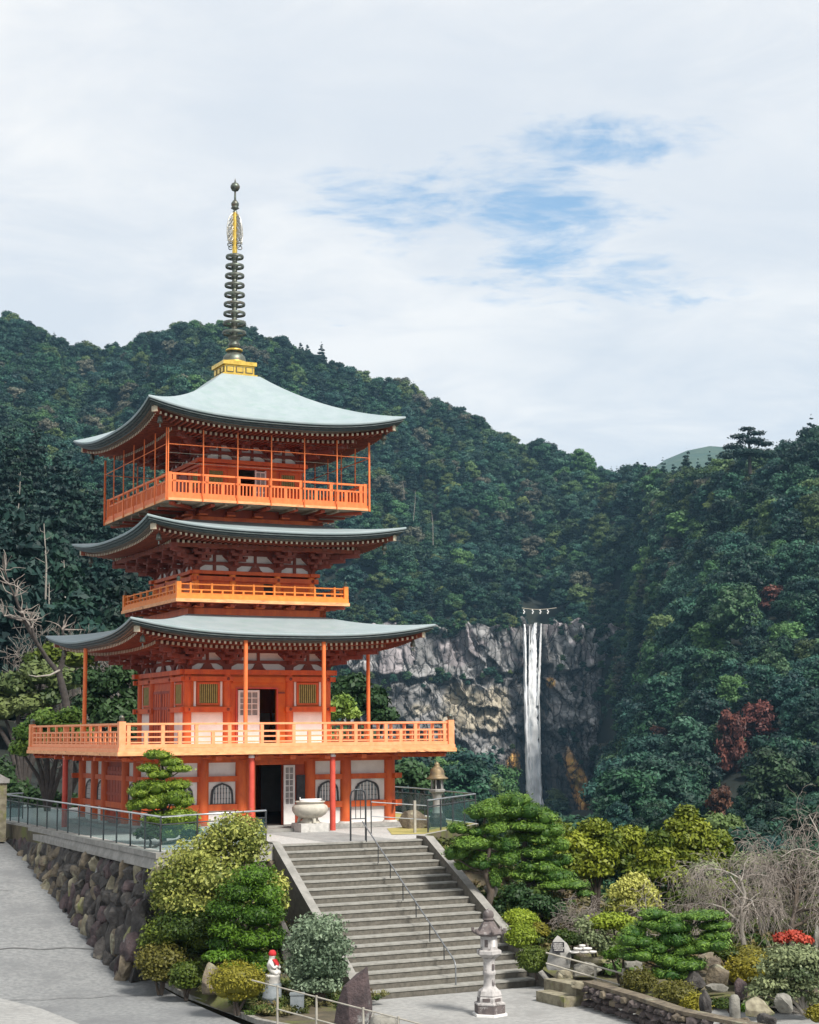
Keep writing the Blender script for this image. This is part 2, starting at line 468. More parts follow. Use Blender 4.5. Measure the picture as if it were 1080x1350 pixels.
# --- ground storey
GA = 4.55
cols = [-4.55, -2.76, -1.33, 1.33, 2.76, 4.55]
for k in range(4):
    for cx in cols[:-1]:
        mb = MB(); mb.M = R4(k)
        mb.cyl((cx, -GA, -3.30), (cx, -GA, -0.80), 0.215, 0.205, VERM, 14)
        mb.cyl((cx, -GA, -3.302), (cx, -GA, -3.23), 0.30, 0.27, STONEL, 14)
        pp(mb, 'pillar')
wall = MB()
for k in range(4):
    wall.M = R4(k)
    y0, y1 = -4.56, -4.44
    for a, b in zip(cols[:-1], cols[1:]):
        if a < -1 and b > 1:
            continue
        wall.bx(a + 0.1, b - 0.1, y0 + 0.03, y1 - 0.03, -3.29, -1.0, PLASTER)
    # central bay: door opening from -0.80 to 0.26, boards beside it
    if k == 0:
        wall.bx(0.26, 1.25, y0 + 0.02, y1, -3.29, -1.14, VERMD)
        wall.bx(-1.25, -0.80, y0 + 0.02, y1, -3.29, -1.14, VERM)
        wall.bx(-1.25, 1.25, y0 + 0.02, y1, -1.14, -0.9, VERM)
        wall.bx(-0.88, -0.80, y0 - 0.05, y0 + 0.02, -3.29, -1.06, VERM)
        wall.bx(-0.80, 0.78, y0 - 0.05, y0 + 0.02, -1.14, -1.04, VERM)
    else:
        wall.bx(-1.25, 1.25, y0 + 0.02, y1, -3.29, -0.9, VERMD)
        for i in range(6):
            x = -0.93 + i * 0.37
            wall.bx(x - 0.165, x + 0.165, y0 - 0.035, y0 + 0.021, -3.2, -1.2, VERMD)
        for z in (-3.0, -2.2, -1.4):
            wall.bx(-1.12, 1.12, y0 - 0.06, y0 - 0.034, z - 0.05, z + 0.05, VERMD)
wall.M = None
wall.bx(-4.4, 4.4, -4.4, 4.4, -3.298, -3.26, DARKIN)
W1 = pp(wall, 'wall')
# board and half open lattice door by the dark doorway
mb = MB()
mb.bx(0.80, 1.14, -4.60, -4.542, -2.45, -1.52, LACQ)
sub(mb, 'notice_board', W1)
mb = MB()
mb.bx(0.27, 0.70, -4.67, -4.615, -3.27, -2.55, LEAFW)
mb.bx(0.27, 0.34, -4.67, -4.615, -2.55, -1.16, LEAFW); mb.bx(0.63, 0.70, -4.67, -4.615, -2.55, -1.16, LEAFW)
mb.bx(0.34, 0.63, -4.67, -4.615, -1.24, -1.16, LEAFW)
mb.bx(0.34, 0.63, -4.645, -4.635, -2.55, -1.24, PAPER)
mb.bx(0.472, 0.498, -4.665, -4.62, -2.55, -1.24, LEAFW)
for i in range(1, 6):
    mb.bx(0.34, 0.63, -4.663, -4.622, -2.56 + i * 0.22 - 0.015, -2.56 + i * 0.22 + 0.015, LEAFW)
sub(mb, 'door', W1)
# interior back drop of the room: inner walls
# windows
for k in range(4):
    for cx, hw in ((3.62, 0.50), (-3.62, 0.50), (2.05, 0.42), (-2.05, 0.42)):
        mb = MB(); mb.M = R4(k)
        o, i_ = katomado(cx, -2.50, -1.74, hw), katomado(cx, -2.47, -1.80, hw - 0.075)
        mb.frame(i_, o, -4.60, -4.50, LACQ)
        w = sub(mb, 'window', W1)
        mb = MB(); mb.M = R4(k)
        mb.prism(i_, -4.542, -4.535, PANE)
        n = 6
        for q in range(n + 1):
            x = cx - hw + 0.09 + q * (2 * hw - 0.18) / n
            e = abs(x - cx) / hw
            zt = -1.80 - 0.25 * max(0, e - 0.35)
            mb.bx(x - 0.018, x + 0.018, -4.575, -4.546, -2.49, zt, LEAFW)
        for z in (-2.30, -2.10, -1.95):
            mb.bx(cx - hw + 0.10, cx + hw - 0.10, -4.57, -4.55, z - 0.010, z + 0.010, LACQ)
        sub(mb, 'window_lattice', w)
# tie beams of the ground storey
mb = MB()
for k in range(4):
    mb.M = R4(k)
    e = 0.004 * (k % 2)
    for z0, z1, ex in ((-1.70, -1.51, 5.02), (-2.71, -2.49, 5.02)):
        if z0 > -2 or k != 0:
            pass
        if k == 0:
            segs = [(-ex, -1.33), (1.33, ex)]
            for a, b in segs:
                mb.bx(a, b, -4.66 + e, -4.575, z0, z1, VERM)
        else:
            mb.bx(-ex, ex, -4.66 + e, -4.575, z0 + e, z1 - e, VERM)
    mb.bx(-5.0, 5.0, -4.70 + e, -4.44, -1.03 + e, -0.78 - e, VERM)
    # bracket arms carrying the balcony
    for x in cols[1:-1] + [0]:
        mb.bx(x - 0.10, x + 0.10, -6.2, -4.71, -0.93, -0.785, VERM)
    mb.bx(-6.0, 6.0, -5.75, -5.60, -0.885 + e, -0.78 - e, VERM)
    mb.bar((4.5, -4.5, -0.87), (6.1, -6.1, -0.85), 0.18, 0.13, VERM)
pp(mb, 'beam')

# --- balconies
def deck(name, a, z0, z1, zs, inner, m, medge, under):
    """square walkway slab; the edge board and a thin paler board under it"""
    mb = MB()
    for k in range(4):
        mb.M = R4(k)
        q = 0.0015 * (k % 2)
        mb.add([(-a, -a, z1 - q), (a, -a, z1 - q), (inner, -inner, z1 - q), (-inner, -inner, z1 - q)], [(0, 1, 2, 3)], m)
        mb.add([(-a, -a, z0), (a, -a, z0), (inner, -inner, z0), (-inner, -inner, z0)], [(3, 2, 1, 0)], under)
        mb.add([(-a, -a, zs), (a, -a, zs), (a, -a, z1 - q), (-a, -a, z1 - q)], [(0, 1, 2, 3)], m)
        b = a + 0.035
        mb.add([(-b, -b, z0), (b, -b, z0), (b, -b, zs), (-b, -b, zs)], [(0, 1, 2, 3)], medge)
        mb.add([(-b, -b, zs), (b, -b, zs), (a, -a, zs), (-a, -a, zs)], [(0, 1, 2, 3)], medge)
        mb.add([(-b, -b, z0), (b, -b, z0), (a, -a, z0), (-a, -a, z0)], [(3, 2, 1, 0)], medge)
        for i in range(int(2 * a / 0.9)):   # joists under the walkway
            x = -a + 0.5 + i * 0.9
            mb.bx(x - 0.05, x + 0.05, -a + 0.12, -max(inner, abs(x)) + 0.0, z0 - 0.09, z0 - 0.001, under)
    return pp(mb, name)
def corner_post(par, a, z0, z1, r, m, fin=True):
    for k in range(4):
        mb = MB(); mb.M = R4(k)
        mb.bx(-a - r, -a + r, -a - r, -a + r, z0, z1, m)
        if fin:
            mb.lathe([(r * 0.72, 0), (r * 0.78, 0.05), (r * 0.72, 0.10), (r * 0.85, 0.11), (r * 0.80, 0.16), (r * 0.35, 0.21), (0, 0.225)], BRONZE, 10, (-a, -a, z1 + 0.001))
        sub(mb, 'corner_post', par)
def railing(par, a, z0, rails, posts, m, n_inner=None):
    """one side's railing: rails = [(z, half height, half depth)], posts = [(x, ztop, half width)]"""
    for k in range(4):
        mb = MB(); mb.M = R4(k)
        for z, hh, hd in rails:
            mb.bx(-a + 0.05, a - 0.05, -a - hd, -a + hd, z - hh, z + hh, m)
        for x, zt, hw in posts:
            mb.bx(x - hw, x + hw, -a - 0.04, -a + 0.04, z0, zt, m)
        sub(mb, 'railing', par)

# lowest balcony
d1 = deck('balcony', 6.38, -0.73, -0.47, -0.60, 2.9, RAIL, EDGE, VERMD)
posts = []
for i in range(-10, 11):
    x = i * 0.60
    posts.append((x, 0.32 if i % 2 == 0 else 0.08, 0.062))
railing(d1, 6.24, -0.47, [(0.335, 0.035, 0.05), (0.075, 0.030, 0.035), (-0.105, 0.026, 0.03), (-0.285, 0.022, 0.03), (-0.405, 0.060, 0.05)], posts, RAIL)
corner_post(d1, 6.24, -0.47, 0.42, 0.115, RAIL)
# middle balcony
d2 = deck('balcony', 3.42, 4.76, 5.03, 4.88, 2.2, RAILY, EDGE, VERMD)
posts = []
for i in range(-8, 9):
    x = i * 0.41
    posts.append((x, 5.47 if i % 2 else 5.20, 0.034))
railing(d2, 3.33, 5.03, [(5.42, 0.022, 0.03), (5.215, 0.022, 0.025), (5.06, 0.034, 0.035)], posts, RAILY)
corner_post(d2, 3.33, 5.03, 5.50, 0.085, RAILY)
# upper balcony
d3 = deck('balcony', 4.00, 8.38, 8.58, 8.47, 2.0, RAIL3, EDGE, UNDER)
posts = []
for i in range(-6, 7):
    x = i * 0.62
    posts.append((x, 9.36 if i % 2 == 0 else 9.10, 0.062))
    for q in (0.17, 0.31, 0.45):
        if i < 6:
            posts.append((x + q, 9.10, 0.022))
railing(d3, 3.90, 8.58, [(9.37, 0.034, 0.045), (9.105, 0.034, 0.04), (8.63, 0.06, 0.05)], posts, RAIL3)
corner_post(d3, 3.90, 8.58, 9.42, 0.07, RAIL3, False)
# bracing under the two upper balconies
for z0, z1, a, zt, ae in ((4.34, 4.60, 2.76, 4.76, 3.3), (7.82, 8.05, 2.55, 8.37, 3.8)):
    mb = MB()
    for k in range(4):
        mb.M = R4(k)
        e = 0.004 * (k % 2)
        mb.bx(-a, a, -a + e, -a + 0.25, z0 + e, z1, VERM)
        mb.bx(-a + 0.12, a - 0.12, -a + 0.12 + e, -a + 0.3, z1, zt, VERMD)
        for i in range(5):
            x = (-1 + i * 0.5) * (a - 0.35)
            mb.bx(x - 0.17, x + 0.17, -a - 0.25, -a + 0.1, z1 + 0.01, z1 + 0.07, VERM)
            mb.bx(x - 0.08, x + 0.08, -ae, -a + 0.1, zt - 0.12, zt - 0.02, VERMD)
            mb.bx(x - 0.13, x + 0.13, -a - 0.12, -a + 0.11, z1 + 0.07, zt - 0.12, VERMD)
        mb.bar((a - 0.1, -a + 0.1, zt - 0.07), (ae, -ae, zt - 0.07), 0.16, 0.11, VERMD)
    pp(mb, 'balcony_bracing')

# --- middle body
CA = 2.77
cols1 = [-2.77, -1.24, 1.24, 2.77]
for k in range(4):
    for cx in cols1[:-1]:
        mb = MB(); mb.M = R4(k)
        mb.cyl((cx, -CA, -0.48), (cx, -CA, 2.2), 0.165, 0.16, VERM, 14)
        pp(mb, 'pillar')
wall = MB()
for k in range(4):
    wall.M = R4(k)
    for s in (-1, 1):
        wall.bx(s * 1.35, s * 2.66, -2.80, -2.70, -0.48, 0.80, PLASTER)
        wall.bx(s * 1.35, s * 2.66, -2.785, -2.70, 0.80, 2.15, ORANGEP)
        wall.bx(s * 1.43, s * 1.51, -2.82, -2.786, 0.99, 1.90, PLASTER); wall.bx(s * 2.45, s * 2.53, -2.82, -2.786, 0.99, 1.90, PLASTER)
    if k == 0:
        wall.bx(-1.12, -0.84, -2.80, -2.70, -0.48, 1.63, VERM)
        wall.bx(0.72, 1.12, -2.80, -2.70, -0.48, 1.63, ORANGEP)
        wall.bx(-1.12, 1.12, -2.80, -2.70, 1.63, 2.15, ORANGEP)
        wall.bx(0.715, 0.775, -2.85, -2.801, -0.47, 1.68, REDPOST); wall.bx(-0.90, -0.84, -2.85, -2.801, -0.47, 1.68, REDPOST)
        wall.bx(-0.84, 0.715, -2.85, -2.801, 1.63, 1.69, REDPOST)
        wall.bx(0.80, 1.05, -2.83, -2.801, 1.46, 1.52, BRACK)
    else:
        wall.bx(-1.12, 1.12, -2.80, -2.70, -0.48, 2.15, VERM)
        for s in (-1, 1):
            wall.bx(s * 0.02, s * 0.98, -2.84, -2.80, -0.46, 1.66, VERM)
            for z in (-0.35, 0.35, 0.95, 1.55):
                wall.bx(s * 0.03, s * 0.97, -2.865, -2.839, z - 0.05, z + 0.05, VERMD)
            for x in (0.06, 0.36, 0.66, 0.94):
                wall.bx(s * (x - 0.03), s * (x + 0.03), -2.86, -2.8395, -0.40, 1.6, VERMD)
wall.M = None
wall.bx(-2.68, 2.68, -2.68, 2.68, -0.485, -0.45, DARKIN)
W2 = pp(wall, 'wall')
for k in range(4):
    for s in (-1, 1):
        cx = s * 1.97
        mb = MB(); mb.M = R4(k)
        i_ = [(cx - 0.36, 1.10), (cx + 0.36, 1.10), (cx + 0.36, 1.80), (cx - 0.36, 1.80)]
        o = [(cx - 0.44, 1.03), (cx + 0.44, 1.03), (cx + 0.44, 1.86), (cx - 0.44, 1.86)]
        mb.frame(i_, o, -2.845, -2.784, VERM)
        w = sub(mb, 'window', W2)
        mb = MB(); mb.M = R4(k)
        mb.bx(cx - 0.36, cx + 0.36, -2.79, -2.787, 1.10, 1.80, DARKIN)
        for q in range(9):
            x = cx - 0.32 + q * 0.08
            mb.bx(x - 0.022, x + 0.022, -2.83, -2.792, 1.10, 1.80, RENJI)
        sub(mb, 'window_lattice', w)
mb = MB()
mb.bx(-0.82, 0.02, -2.87, -2.815, -0.46, 0.66, LEAFW)
for x in (-0.82, -0.06):
    mb.bx(x, x + 0.08, -2.87, -2.815, 0.66, 1.58, LEAFW)
mb.bx(-0.74, -0.06, -2.87, -2.815, 1.50, 1.58, LEAFW)
mb.bx(-0.74, -0.06, -2.838, -2.83, 0.66, 1.50, PAPER)
for x in (-0.52, -0.28):
    mb.bx(x - 0.018, x + 0.018, -2.865, -2.82, 0.66, 1.50, LEAFW)
for i in range(1, 4):
    z = 0.66 + i * 0.21
    mb.bx(-0.74, -0.06, -2.863, -2.822, z - 0.018, z + 0.018, LEAFW)
sub(mb, 'door', W2)
mb = MB()
for k in range(4):
    mb.M = R4(k)
    e = 0.004 * (k % 2)
    mb.bx(-3.12, 3.12, -2.98 + e, -2.62, 2.15 + e, 2.33 - e, VERM)
    for a, b in ((-3.08, -1.05), (1.05, 3.08)) if k == 0 else ((-3.08, 3.08),):
        mb.bx(a, b, -2.95 + e, -2.81, 1.905 + e, 2.075 - e, VERM)
        if k == 0:
            mb.bx(a, b, -2.95 + e, -2.81, 0.775 + e, 0.965 - e, VERM)
    if k:
        mb.bx(-3.08, -1.0, -2.95 + e, -2.81, 0.775 + e, 0.965 - e, VERM); mb.bx(1.0, 3.08, -2.95 + e, -2.81, 0.775 + e, 0.965 - e, VERM)
    else:
        mb.bx(-1.05, 1.05, -2.90, -2.81, 1.86, 2.06, ORANGEP)
    for x in cols1:
        for z in (1.99, 0.87):
            mb.M = R4(k) @ Matrix.Translation((x, -2.951, z)) @ Matrix.Rotation(PI / 2, 4, 'X')
            mb.lathe([(0.062, 0.0), (0.058, 0.02), (0.03, 0.035), (0, 0.04)], BRACK, 10)
    mb.M = None
pp(mb, 'beam')
# slim props standing on the lowest balcony and carrying the first roof
for (u, v) in ((-1.5, -5.42), (1.52, -5.42), (-5.42, 1.45), (5.42, -0.85), (-1.5, 5.42), (1.5, 5.42)):
    mb = MB()
    mb.cyl((u, v, -0.468), (u, v, 3.30), 0.078, 0.074, RAIL3, 12)
    pp(mb, 'roof_prop')
# rose painted posts between the terrace and the balcony
for (u, v) in ((-1.52, -6.1), (1.56, -6.1), (-6.05, 1.7), (6.05, 0.9)):
    mb = MB()
    mb.cyl((u, v, ZT + 0.002), (u, v, -0.86), 0.105, 0.10, REDPOST, 14)
    mb.lathe([(0.115, 0), (0.115, 0.06), (0.08, 0.12), (0, 0.14)], PLASTER, 12, (u, v, -0.86))
    pp(mb, 'balcony_post')

# --- second body (low, behind its balcony)
cols2 = [-2.33, -0.88, 0.93, 2.33]
wall = MB()
for k in range(4):
    wall.M = R4(k)
    wall.bx(-2.25, 2.25, -2.37, -2.25, 4.5, 5.66, VERM)
    for s in (-1, 1):
        wall.bx(s * 1.15, s * 2.05, -2.40, -2.369, 5.08, 5.50, ORANGEP)
    wall.bx(-0.62, 0.35, -2.405, -2.369, 5.08, 5.58, ORANGEP)
    wall.bx(0.36, 0.72, -2.39, -2.369, 5.05, 5.60, DARKIN)
    for x in cols2[:-1]:
        wall.cyl((x, -2.33, 4.8), (x, -2.33, 5.9), 0.14, 0.14, RAILY, 10)
pp(wall, 'wall')
mb = MB()
for k in range(4):
    mb.M = R4(k)
    e = 0.004 * (k % 2)
    mb.bx(-2.62, 2.62, -2.52 + e, -2.2, 5.90 + e, 6.03 - e, VERM)
    mb.bx(-2.58, 2.58, -2.48 + e, -2.36, 5.655 + e, 5.83 - e, VERM)
    for x in cols2:
        mb.M = R4(k) @ Matrix.Translation((x, -2.481, 5.745)) @ Matrix.Rotation(PI / 2, 4, 'X')
        mb.lathe([(0.055, 0.0), (0.05, 0.02), (0.03, 0.03), (0, 0.035)], BRACK, 10)
pp(mb, 'beam')

# --- third body
wall = MB()
for k in range(4):
    wall.M = R4(k)
    if k == 0:
        wall.bx(-1.98, -0.56, -2.05, -1.95, 8.5, 10.2, VERM); wall.bx(0.58, 1.98, -2.05, -1.95, 8.5, 10.2, VERM)
        wall.bx(-0.56, 0.58, -2.05, -1.95, 10.0, 10.2, VERM)
    else:
        wall.bx(-1.98, 1.98, -2.05, -1.95, 8.5, 10.2, VERM)
        wall.bx(-0.5, 0.5, -2.09, -2.049, 8.6, 9.98, VERMD)
    for s in (-1, 1):
        wall.bx(s * 1.08, s * 1.82, -2.07, -2.049, 8.6, 8.95, PLASTER)
        wall.bx(s * 0.70, s * 0.98, -2.08, -2.049, 9.0, 10.0, ORANGEP)
    for x in (-1.95, -0.66, 0.66):
        wall.cyl((x, -1.98, 8.5), (x, -1.98, 10.2), 0.12, 0.12, VERM, 10)
wall.M = None
wall.bx(-1.94, 1.94, -1.94, 1.94, 8.585, 8.60, DARKIN)
W3 = pp(wall, 'wall')
mb = MB()
mb.bx(0.10, 0.16, -2.10, -2.06, 8.6, 9.99, LEAFW); mb.bx(0.50, 0.56, -2.10, -2.06, 8.6, 9.99, LEAFW)
mb.bx(0.16, 0.50, -2.088, -2.075, 8.6, 9.95, PAPER)
for i in range(6):
    z = 8.62 + i * 0.26
    mb.bx(0.16, 0.50, -2.098, -2.062, z - 0.03, z + 0.03, LEAFW)
mb.bx(0.315, 0.345, -2.097, -2.063, 8.6, 9.95, LEAFW)
sub(mb, 'door', W3)
for k in range(4):
    for s in (-1, 1):
        mb = MB(); mb.M = R4(k)
        cx = s * 1.47
        i_ = [(cx - 0.28, 9.30), (cx + 0.28, 9.30), (cx + 0.28, 9.88), (cx - 0.28, 9.88)]
        o = [(cx - 0.35, 9.23), (cx + 0.35, 9.23), (cx + 0.35, 9.95), (cx - 0.35, 9.95)]
        mb.frame(i_, o, -2.10, -2.049, VERM)
        w = sub(mb, 'window', W3)
        mb = MB(); mb.M = R4(k)
        mb.bx(cx - 0.28, cx + 0.28, -2.056, -2.0525, 9.30, 9.88, DARKIN)
        for q in range(7):
            x = cx - 0.24 + q * 0.08
            mb.bx(x - 0.02, x + 0.02, -2.085, -2.058, 9.30, 9.88, RENJI)
        sub(mb, 'window_lattice', w)
mb = MB()
for k in range(4):
    mb.M = R4(k)
    e = 0.004 * (k % 2)
    mb.bx(-2.25, 2.25, -2.20 + e, -1.9, 10.17 + e, 10.32 - e, VERM)
    mb.bx(-2.15, 2.15, -2.14 + e, -2.04, 10.02 + e, 10.13 - e, VERM)
pp(mb, 'beam')

# --- brackets and plaster between the beams and the eaves
def bracket_band(a, z0, z1, cols_, reach, kw):
    mb = MB()
    h = z1 - z0
    zm = z0 + h * 0.42
    for k in range(4):
        mb.M = R4(k)
        e = 0.003 * (k % 2)
        mb.bx(-a + 0.02, a - 0.02, -a + 0.06 + e, -a + 0.2, z0, z1 + 0.35, PLASTER)
        mb.bx(-a, a, -a + e - 0.02, -a + 0.10, zm - 0.06, zm + 0.06, BRACK)
        mb.bx(-a, a, -a + e - 0.02, -a + 0.10, z1 - 0.06, z1 + 0.37, BRACK)
        # curved feet of the brackets against the plaster
        for i, x in enumerate(cols_):
            w = kw
            mb.prism([(x - w * 0.32, z0), (x + w * 0.32, z0), (x + w * 0.36, z0 + h * 0.16), (x + w * 0.75, z0 + h * 0.30), (x + w * 0.95, zm - 0.05), (x - w * 0.95, zm - 0.05), (x - w * 0.75, z0 + h * 0.30), (x - w * 0.36, z0 + h * 0.16)], -a - 0.03, -a + 0.08, BRACK)
            mb.prism([(x - w * 0.35, zm + 0.05), (x + w * 0.35, zm + 0.05), (x + w * 0.95, z1 - 0.1), (x + w, z1), (x - w, z1), (x - w * 0.95, z1 - 0.1)], -a - 0.025, -a + 0.08, BRACK)
            for j in range(3):      # stepped arms reaching out under the eaves
                y0, y1 = -a - reach * (j + 1) / 3, -a - reach * j / 3
                zz = z0 + h * (0.30 + 0.26 * j)
                mb.bx(x - 0.075, x + 0.075, y0, -a + 0.05, zz, zz + 0.13, BRACK)
                mb.bx(x - w * 0.85, x + w * 0.85, y0 - 0.05, y0 + 0.07, zz + 0.135, zz + 0.235, BRACK)
                for s in (-0.8, 0, 0.8):
                    mb.bx(x + s * w - 0.08, x + s * w + 0.08, y0 - 0.08, y0 + 0.10, zz + 0.235, zz + 0.33, BRACK)
        # struts between brackets
        for xa, xb in zip(cols_[:-1], cols_[1:]):
            x = (xa + xb) / 2
            wide = xb - xa > 1.5
            if wide:
                mb.prism([(x - 0.30, z0), (x + 0.30, z0), (x + 0.20, z0 + h * 0.12), (x + 0.14, z0 + h * 0.30), (x + 0.06, zm - 0.05), (x - 0.06, zm - 0.05), (x - 0.14, z0 + h * 0.30), (x - 0.20, z0 + h * 0.12)], -a - 0.02, -a + 0.08, BRACK)
            else:
                mb.bx(x - 0.055, x + 0.055, -a - 0.015, -a + 0.08, z0, zm, BRACK)
            mb.bx(x - 0.05, x + 0.05, -a - 0.015, -a + 0.08, zm, z1, BRACK)
        # eave purlin carried by the outer arms
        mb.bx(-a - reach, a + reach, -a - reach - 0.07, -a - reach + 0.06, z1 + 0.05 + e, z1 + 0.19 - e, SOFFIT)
        # corner arms
        for j in range(3):
            q = a + reach * (j + 1) / 3
            zz = z0 + h * (0.30 + 0.26 * j)
            mb.bar((a - 0.1, -a + 0.1, zz + 0.07), (q + 0.1, -q - 0.1, zz + 0.09), 0.16, 0.15, BRACK)
            mb.bx(q - 0.12, q + 0.12, -q - 0.12, -q + 0.12, zz + 0.14, zz + 0.30, BRACK)
    return pp(mb, 'bracket_set')
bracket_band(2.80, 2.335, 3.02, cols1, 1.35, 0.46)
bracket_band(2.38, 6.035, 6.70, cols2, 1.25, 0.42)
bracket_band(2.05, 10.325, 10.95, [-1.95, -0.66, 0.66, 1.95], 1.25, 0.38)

# --- roofs
def roof(at_, zmid, up, a_top, z_top, a_body, z_in, thick, sag=0.50, n=28, nt=12):
    """curved square roof; returns the part"""
    def ze(s):
        return zmid + up * abs(s) ** 2.8
    def ae(s):
        return at_ - 0.13 * (1 - abs(s) ** 2)
    mb = MB()
    for k in range(4):
        mb.M = R4(k)
        v, f = [], []
        for j in range(nt + 1):
            t = j / nt
            for i in range(n + 1):
                s = -1 + 2 * i / n
                e = ae(s)
                a = e + (a_top - e) * t
                half = at_ + (a_top - at_) * t
                g = sag * t + (1 - sag) * t * t
                z = zmid + (z_top - zmid) * g + up * abs(s) ** 2.8 * (1 - t) ** 1.6
                v.append((s * half, -a, z))
        for j in range(nt):
            for i in range(n):
                f.append((j * (n + 1) + i, j * (n + 1) + i + 1, (j + 1) * (n + 1) + i + 1, (j + 1) * (n + 1) + i))
        mb.add(v, f, COPPER, True)
        # copper lip
        v2 = []
        for i in range(n + 1):
            s = -1 + 2 * i / n
            v2 += [(s * at_, -ae(s), ze(s)), (s * (at_ + 0.02), -ae(s) - 0.02, ze(s) - 0.035), (s * (at_ - 0.01), -ae(s) + 0.01, ze(s) - 0.085)]
        f = []
        for i in range(n):
            for q in (0, 1):
                f.append((i * 3 + q, i * 3 + q + 1, i * 3 + q + 4, i * 3 + q + 3))
        mb.add(v2, f, COPPER, True)
    mb.M = None
    r = pp(mb, 'roof')
    # layered dark edge under the copper
    mb = MB()
    rings = [(0.01, -0.080), (0.07, -0.10), (0.05, -0.16), (0.14, -0.17), (0.12, -0.23), (0.22, -0.24), (0.22, -thick), (0.34, -thick - 0.005), (0.34, -thick - 0.05), (0.48, -thick - 0.05)]
    for k in range(4):
        mb.M = R4(k)
        for (i0, z0), (i1, z1) in zip(rings[:-1], rings[1:]):
            v = []
            for i in range(n + 1):
                s = -1 + 2 * i / n
                v += [(s * (at_ - i0), -ae(s) + i0, ze(s) + z0), (s * (at_ - i1), -ae(s) + i1, ze(s) + z1)]
            mb.add(v, [(2 * i, 2 * i + 1, 2 * i + 3, 2 * i + 2) for i in range(n)], COPPERD if z0 > -thick else EAVEB, abs(z0 - z1) < 0.03)
        # boarding of the soffit
        v = []
        for i in range(n + 1):
            s = -1 + 2 * i / n
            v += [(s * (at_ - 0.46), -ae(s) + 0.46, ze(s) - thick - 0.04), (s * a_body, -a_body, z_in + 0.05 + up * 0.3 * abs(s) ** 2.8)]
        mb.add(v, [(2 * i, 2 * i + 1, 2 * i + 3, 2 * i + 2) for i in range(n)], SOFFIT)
    mb.M = None
    sub(mb, 'eaves', r)
    # rafters in two tiers, pale painted ends
    mb = MB()
    for k in range(4):
        mb.M = R4(k)
        for tier, (o0, dz, w, h) in enumerate(((0.40, -0.055, 0.085, 0.10), (1.30, -0.17, 0.10, 0.12))):
            lim = at_ - o0
            m_ = int(lim / 0.205)
            for i in range(-m_, m_ + 1):
                x = i * 0.205
                s = x / at_
                yo = -(ae(s) - o0)
                yi = -max(a_body, abs(x) * 0.99)
                if yi - yo < 0.12:
                    continue
                tt = lambda y: (-y - a_body) / (at_ - 0.46 - a_body)
                zi = lambda y: (z_in + 0.05) + (ze(s) - thick - 0.04 - z_in - 0.05) * tt(y) + (1 - tt(y)) * up * 0.3 * abs(s) ** 2.8
                p, q = (x, yo, zi(yo) + dz), (x, yi, zi(yi) + dz)
                mb.bar(p, q, w, h, SOFFIT)
                mb.bx(x - w * 0.46, x + w * 0.46, yo - 0.012, yo + 0.004, p[2] - h * 0.46, p[2] + h * 0.46, RAFTIP)
        # hip rafter
        zt = ze(1) - thick - 0.10
        mb.bar((a_body, -a_body, z_in - 0.05 + up * 0.3), (at_ - 0.34, -at_ + 0.34, zt), 0.20, 0.24, SOFFIT)
        mb.bar((at_ - 0.34, -at_ + 0.34, zt), (at_ - 0.30, -at_ + 0.30, zt), 0.22, 0.25, RAFTIP)
    mb.M = None
    sub(mb, 'rafters', r)
    for k in range(4):
        mb = MB(); mb.M = R4(k)
        q = at_ - 0.62
        z = ze(1) - thick - 0.16
        mb.cyl((q, -q, z), (q, -q, z - 0.18), 0.012, 0.012, BRONZE, 5)
        mb.lathe([(0.03, -0.16), (0.075, -0.20), (0.09, -0.32), (0.105, -0.40), (0.0, -0.39)], BRONZE, 10, (q, -q, z))
        mb.bx(q - 0.05, q + 0.05, -q - 0.006, -q + 0.006, z - 0.56, z - 0.44, BRONZE)
        sub(mb, 'wind_bell', r)
    return r
roof(5.86, 3.53, 0.46, 2.60, 4.42, 2.85, 3.22, 0.27, sag=0.62)
roof(5.07, 7.33, 0.36, 2.40, 7.95, 2.42, 6.98, 0.28, sag=0.62)
roof(5.08, 11.45, 0.50, 0.80, 13.97, 2.10, 11.10, 0.30, sag=0.52)

# --- wire cage poles round the upper balcony
mb = MB()
pol = [i * 1.335 for i in range(-3, 4)]
for k in range(4):
    mb.M = R4(k)
    for x in pol:
        mb.cyl((x, -4.06, 8.36), (x, -4.06, 11.02), 0.026, 0.026, RAIL3, 6)
    for zz in (9.75, 10.1, 10.75):
        mb.cyl((-4.0, -4.06, zz), (4.0, -4.06, zz), 0.006, 0.006, BRONZE, 4)
    mb.cyl((-4.0, -4.06, 10.42), (4.0, -4.06, 10.42), 0.016, 0.016, RAIL3, 5)
pp(mb, 'guard_poles')

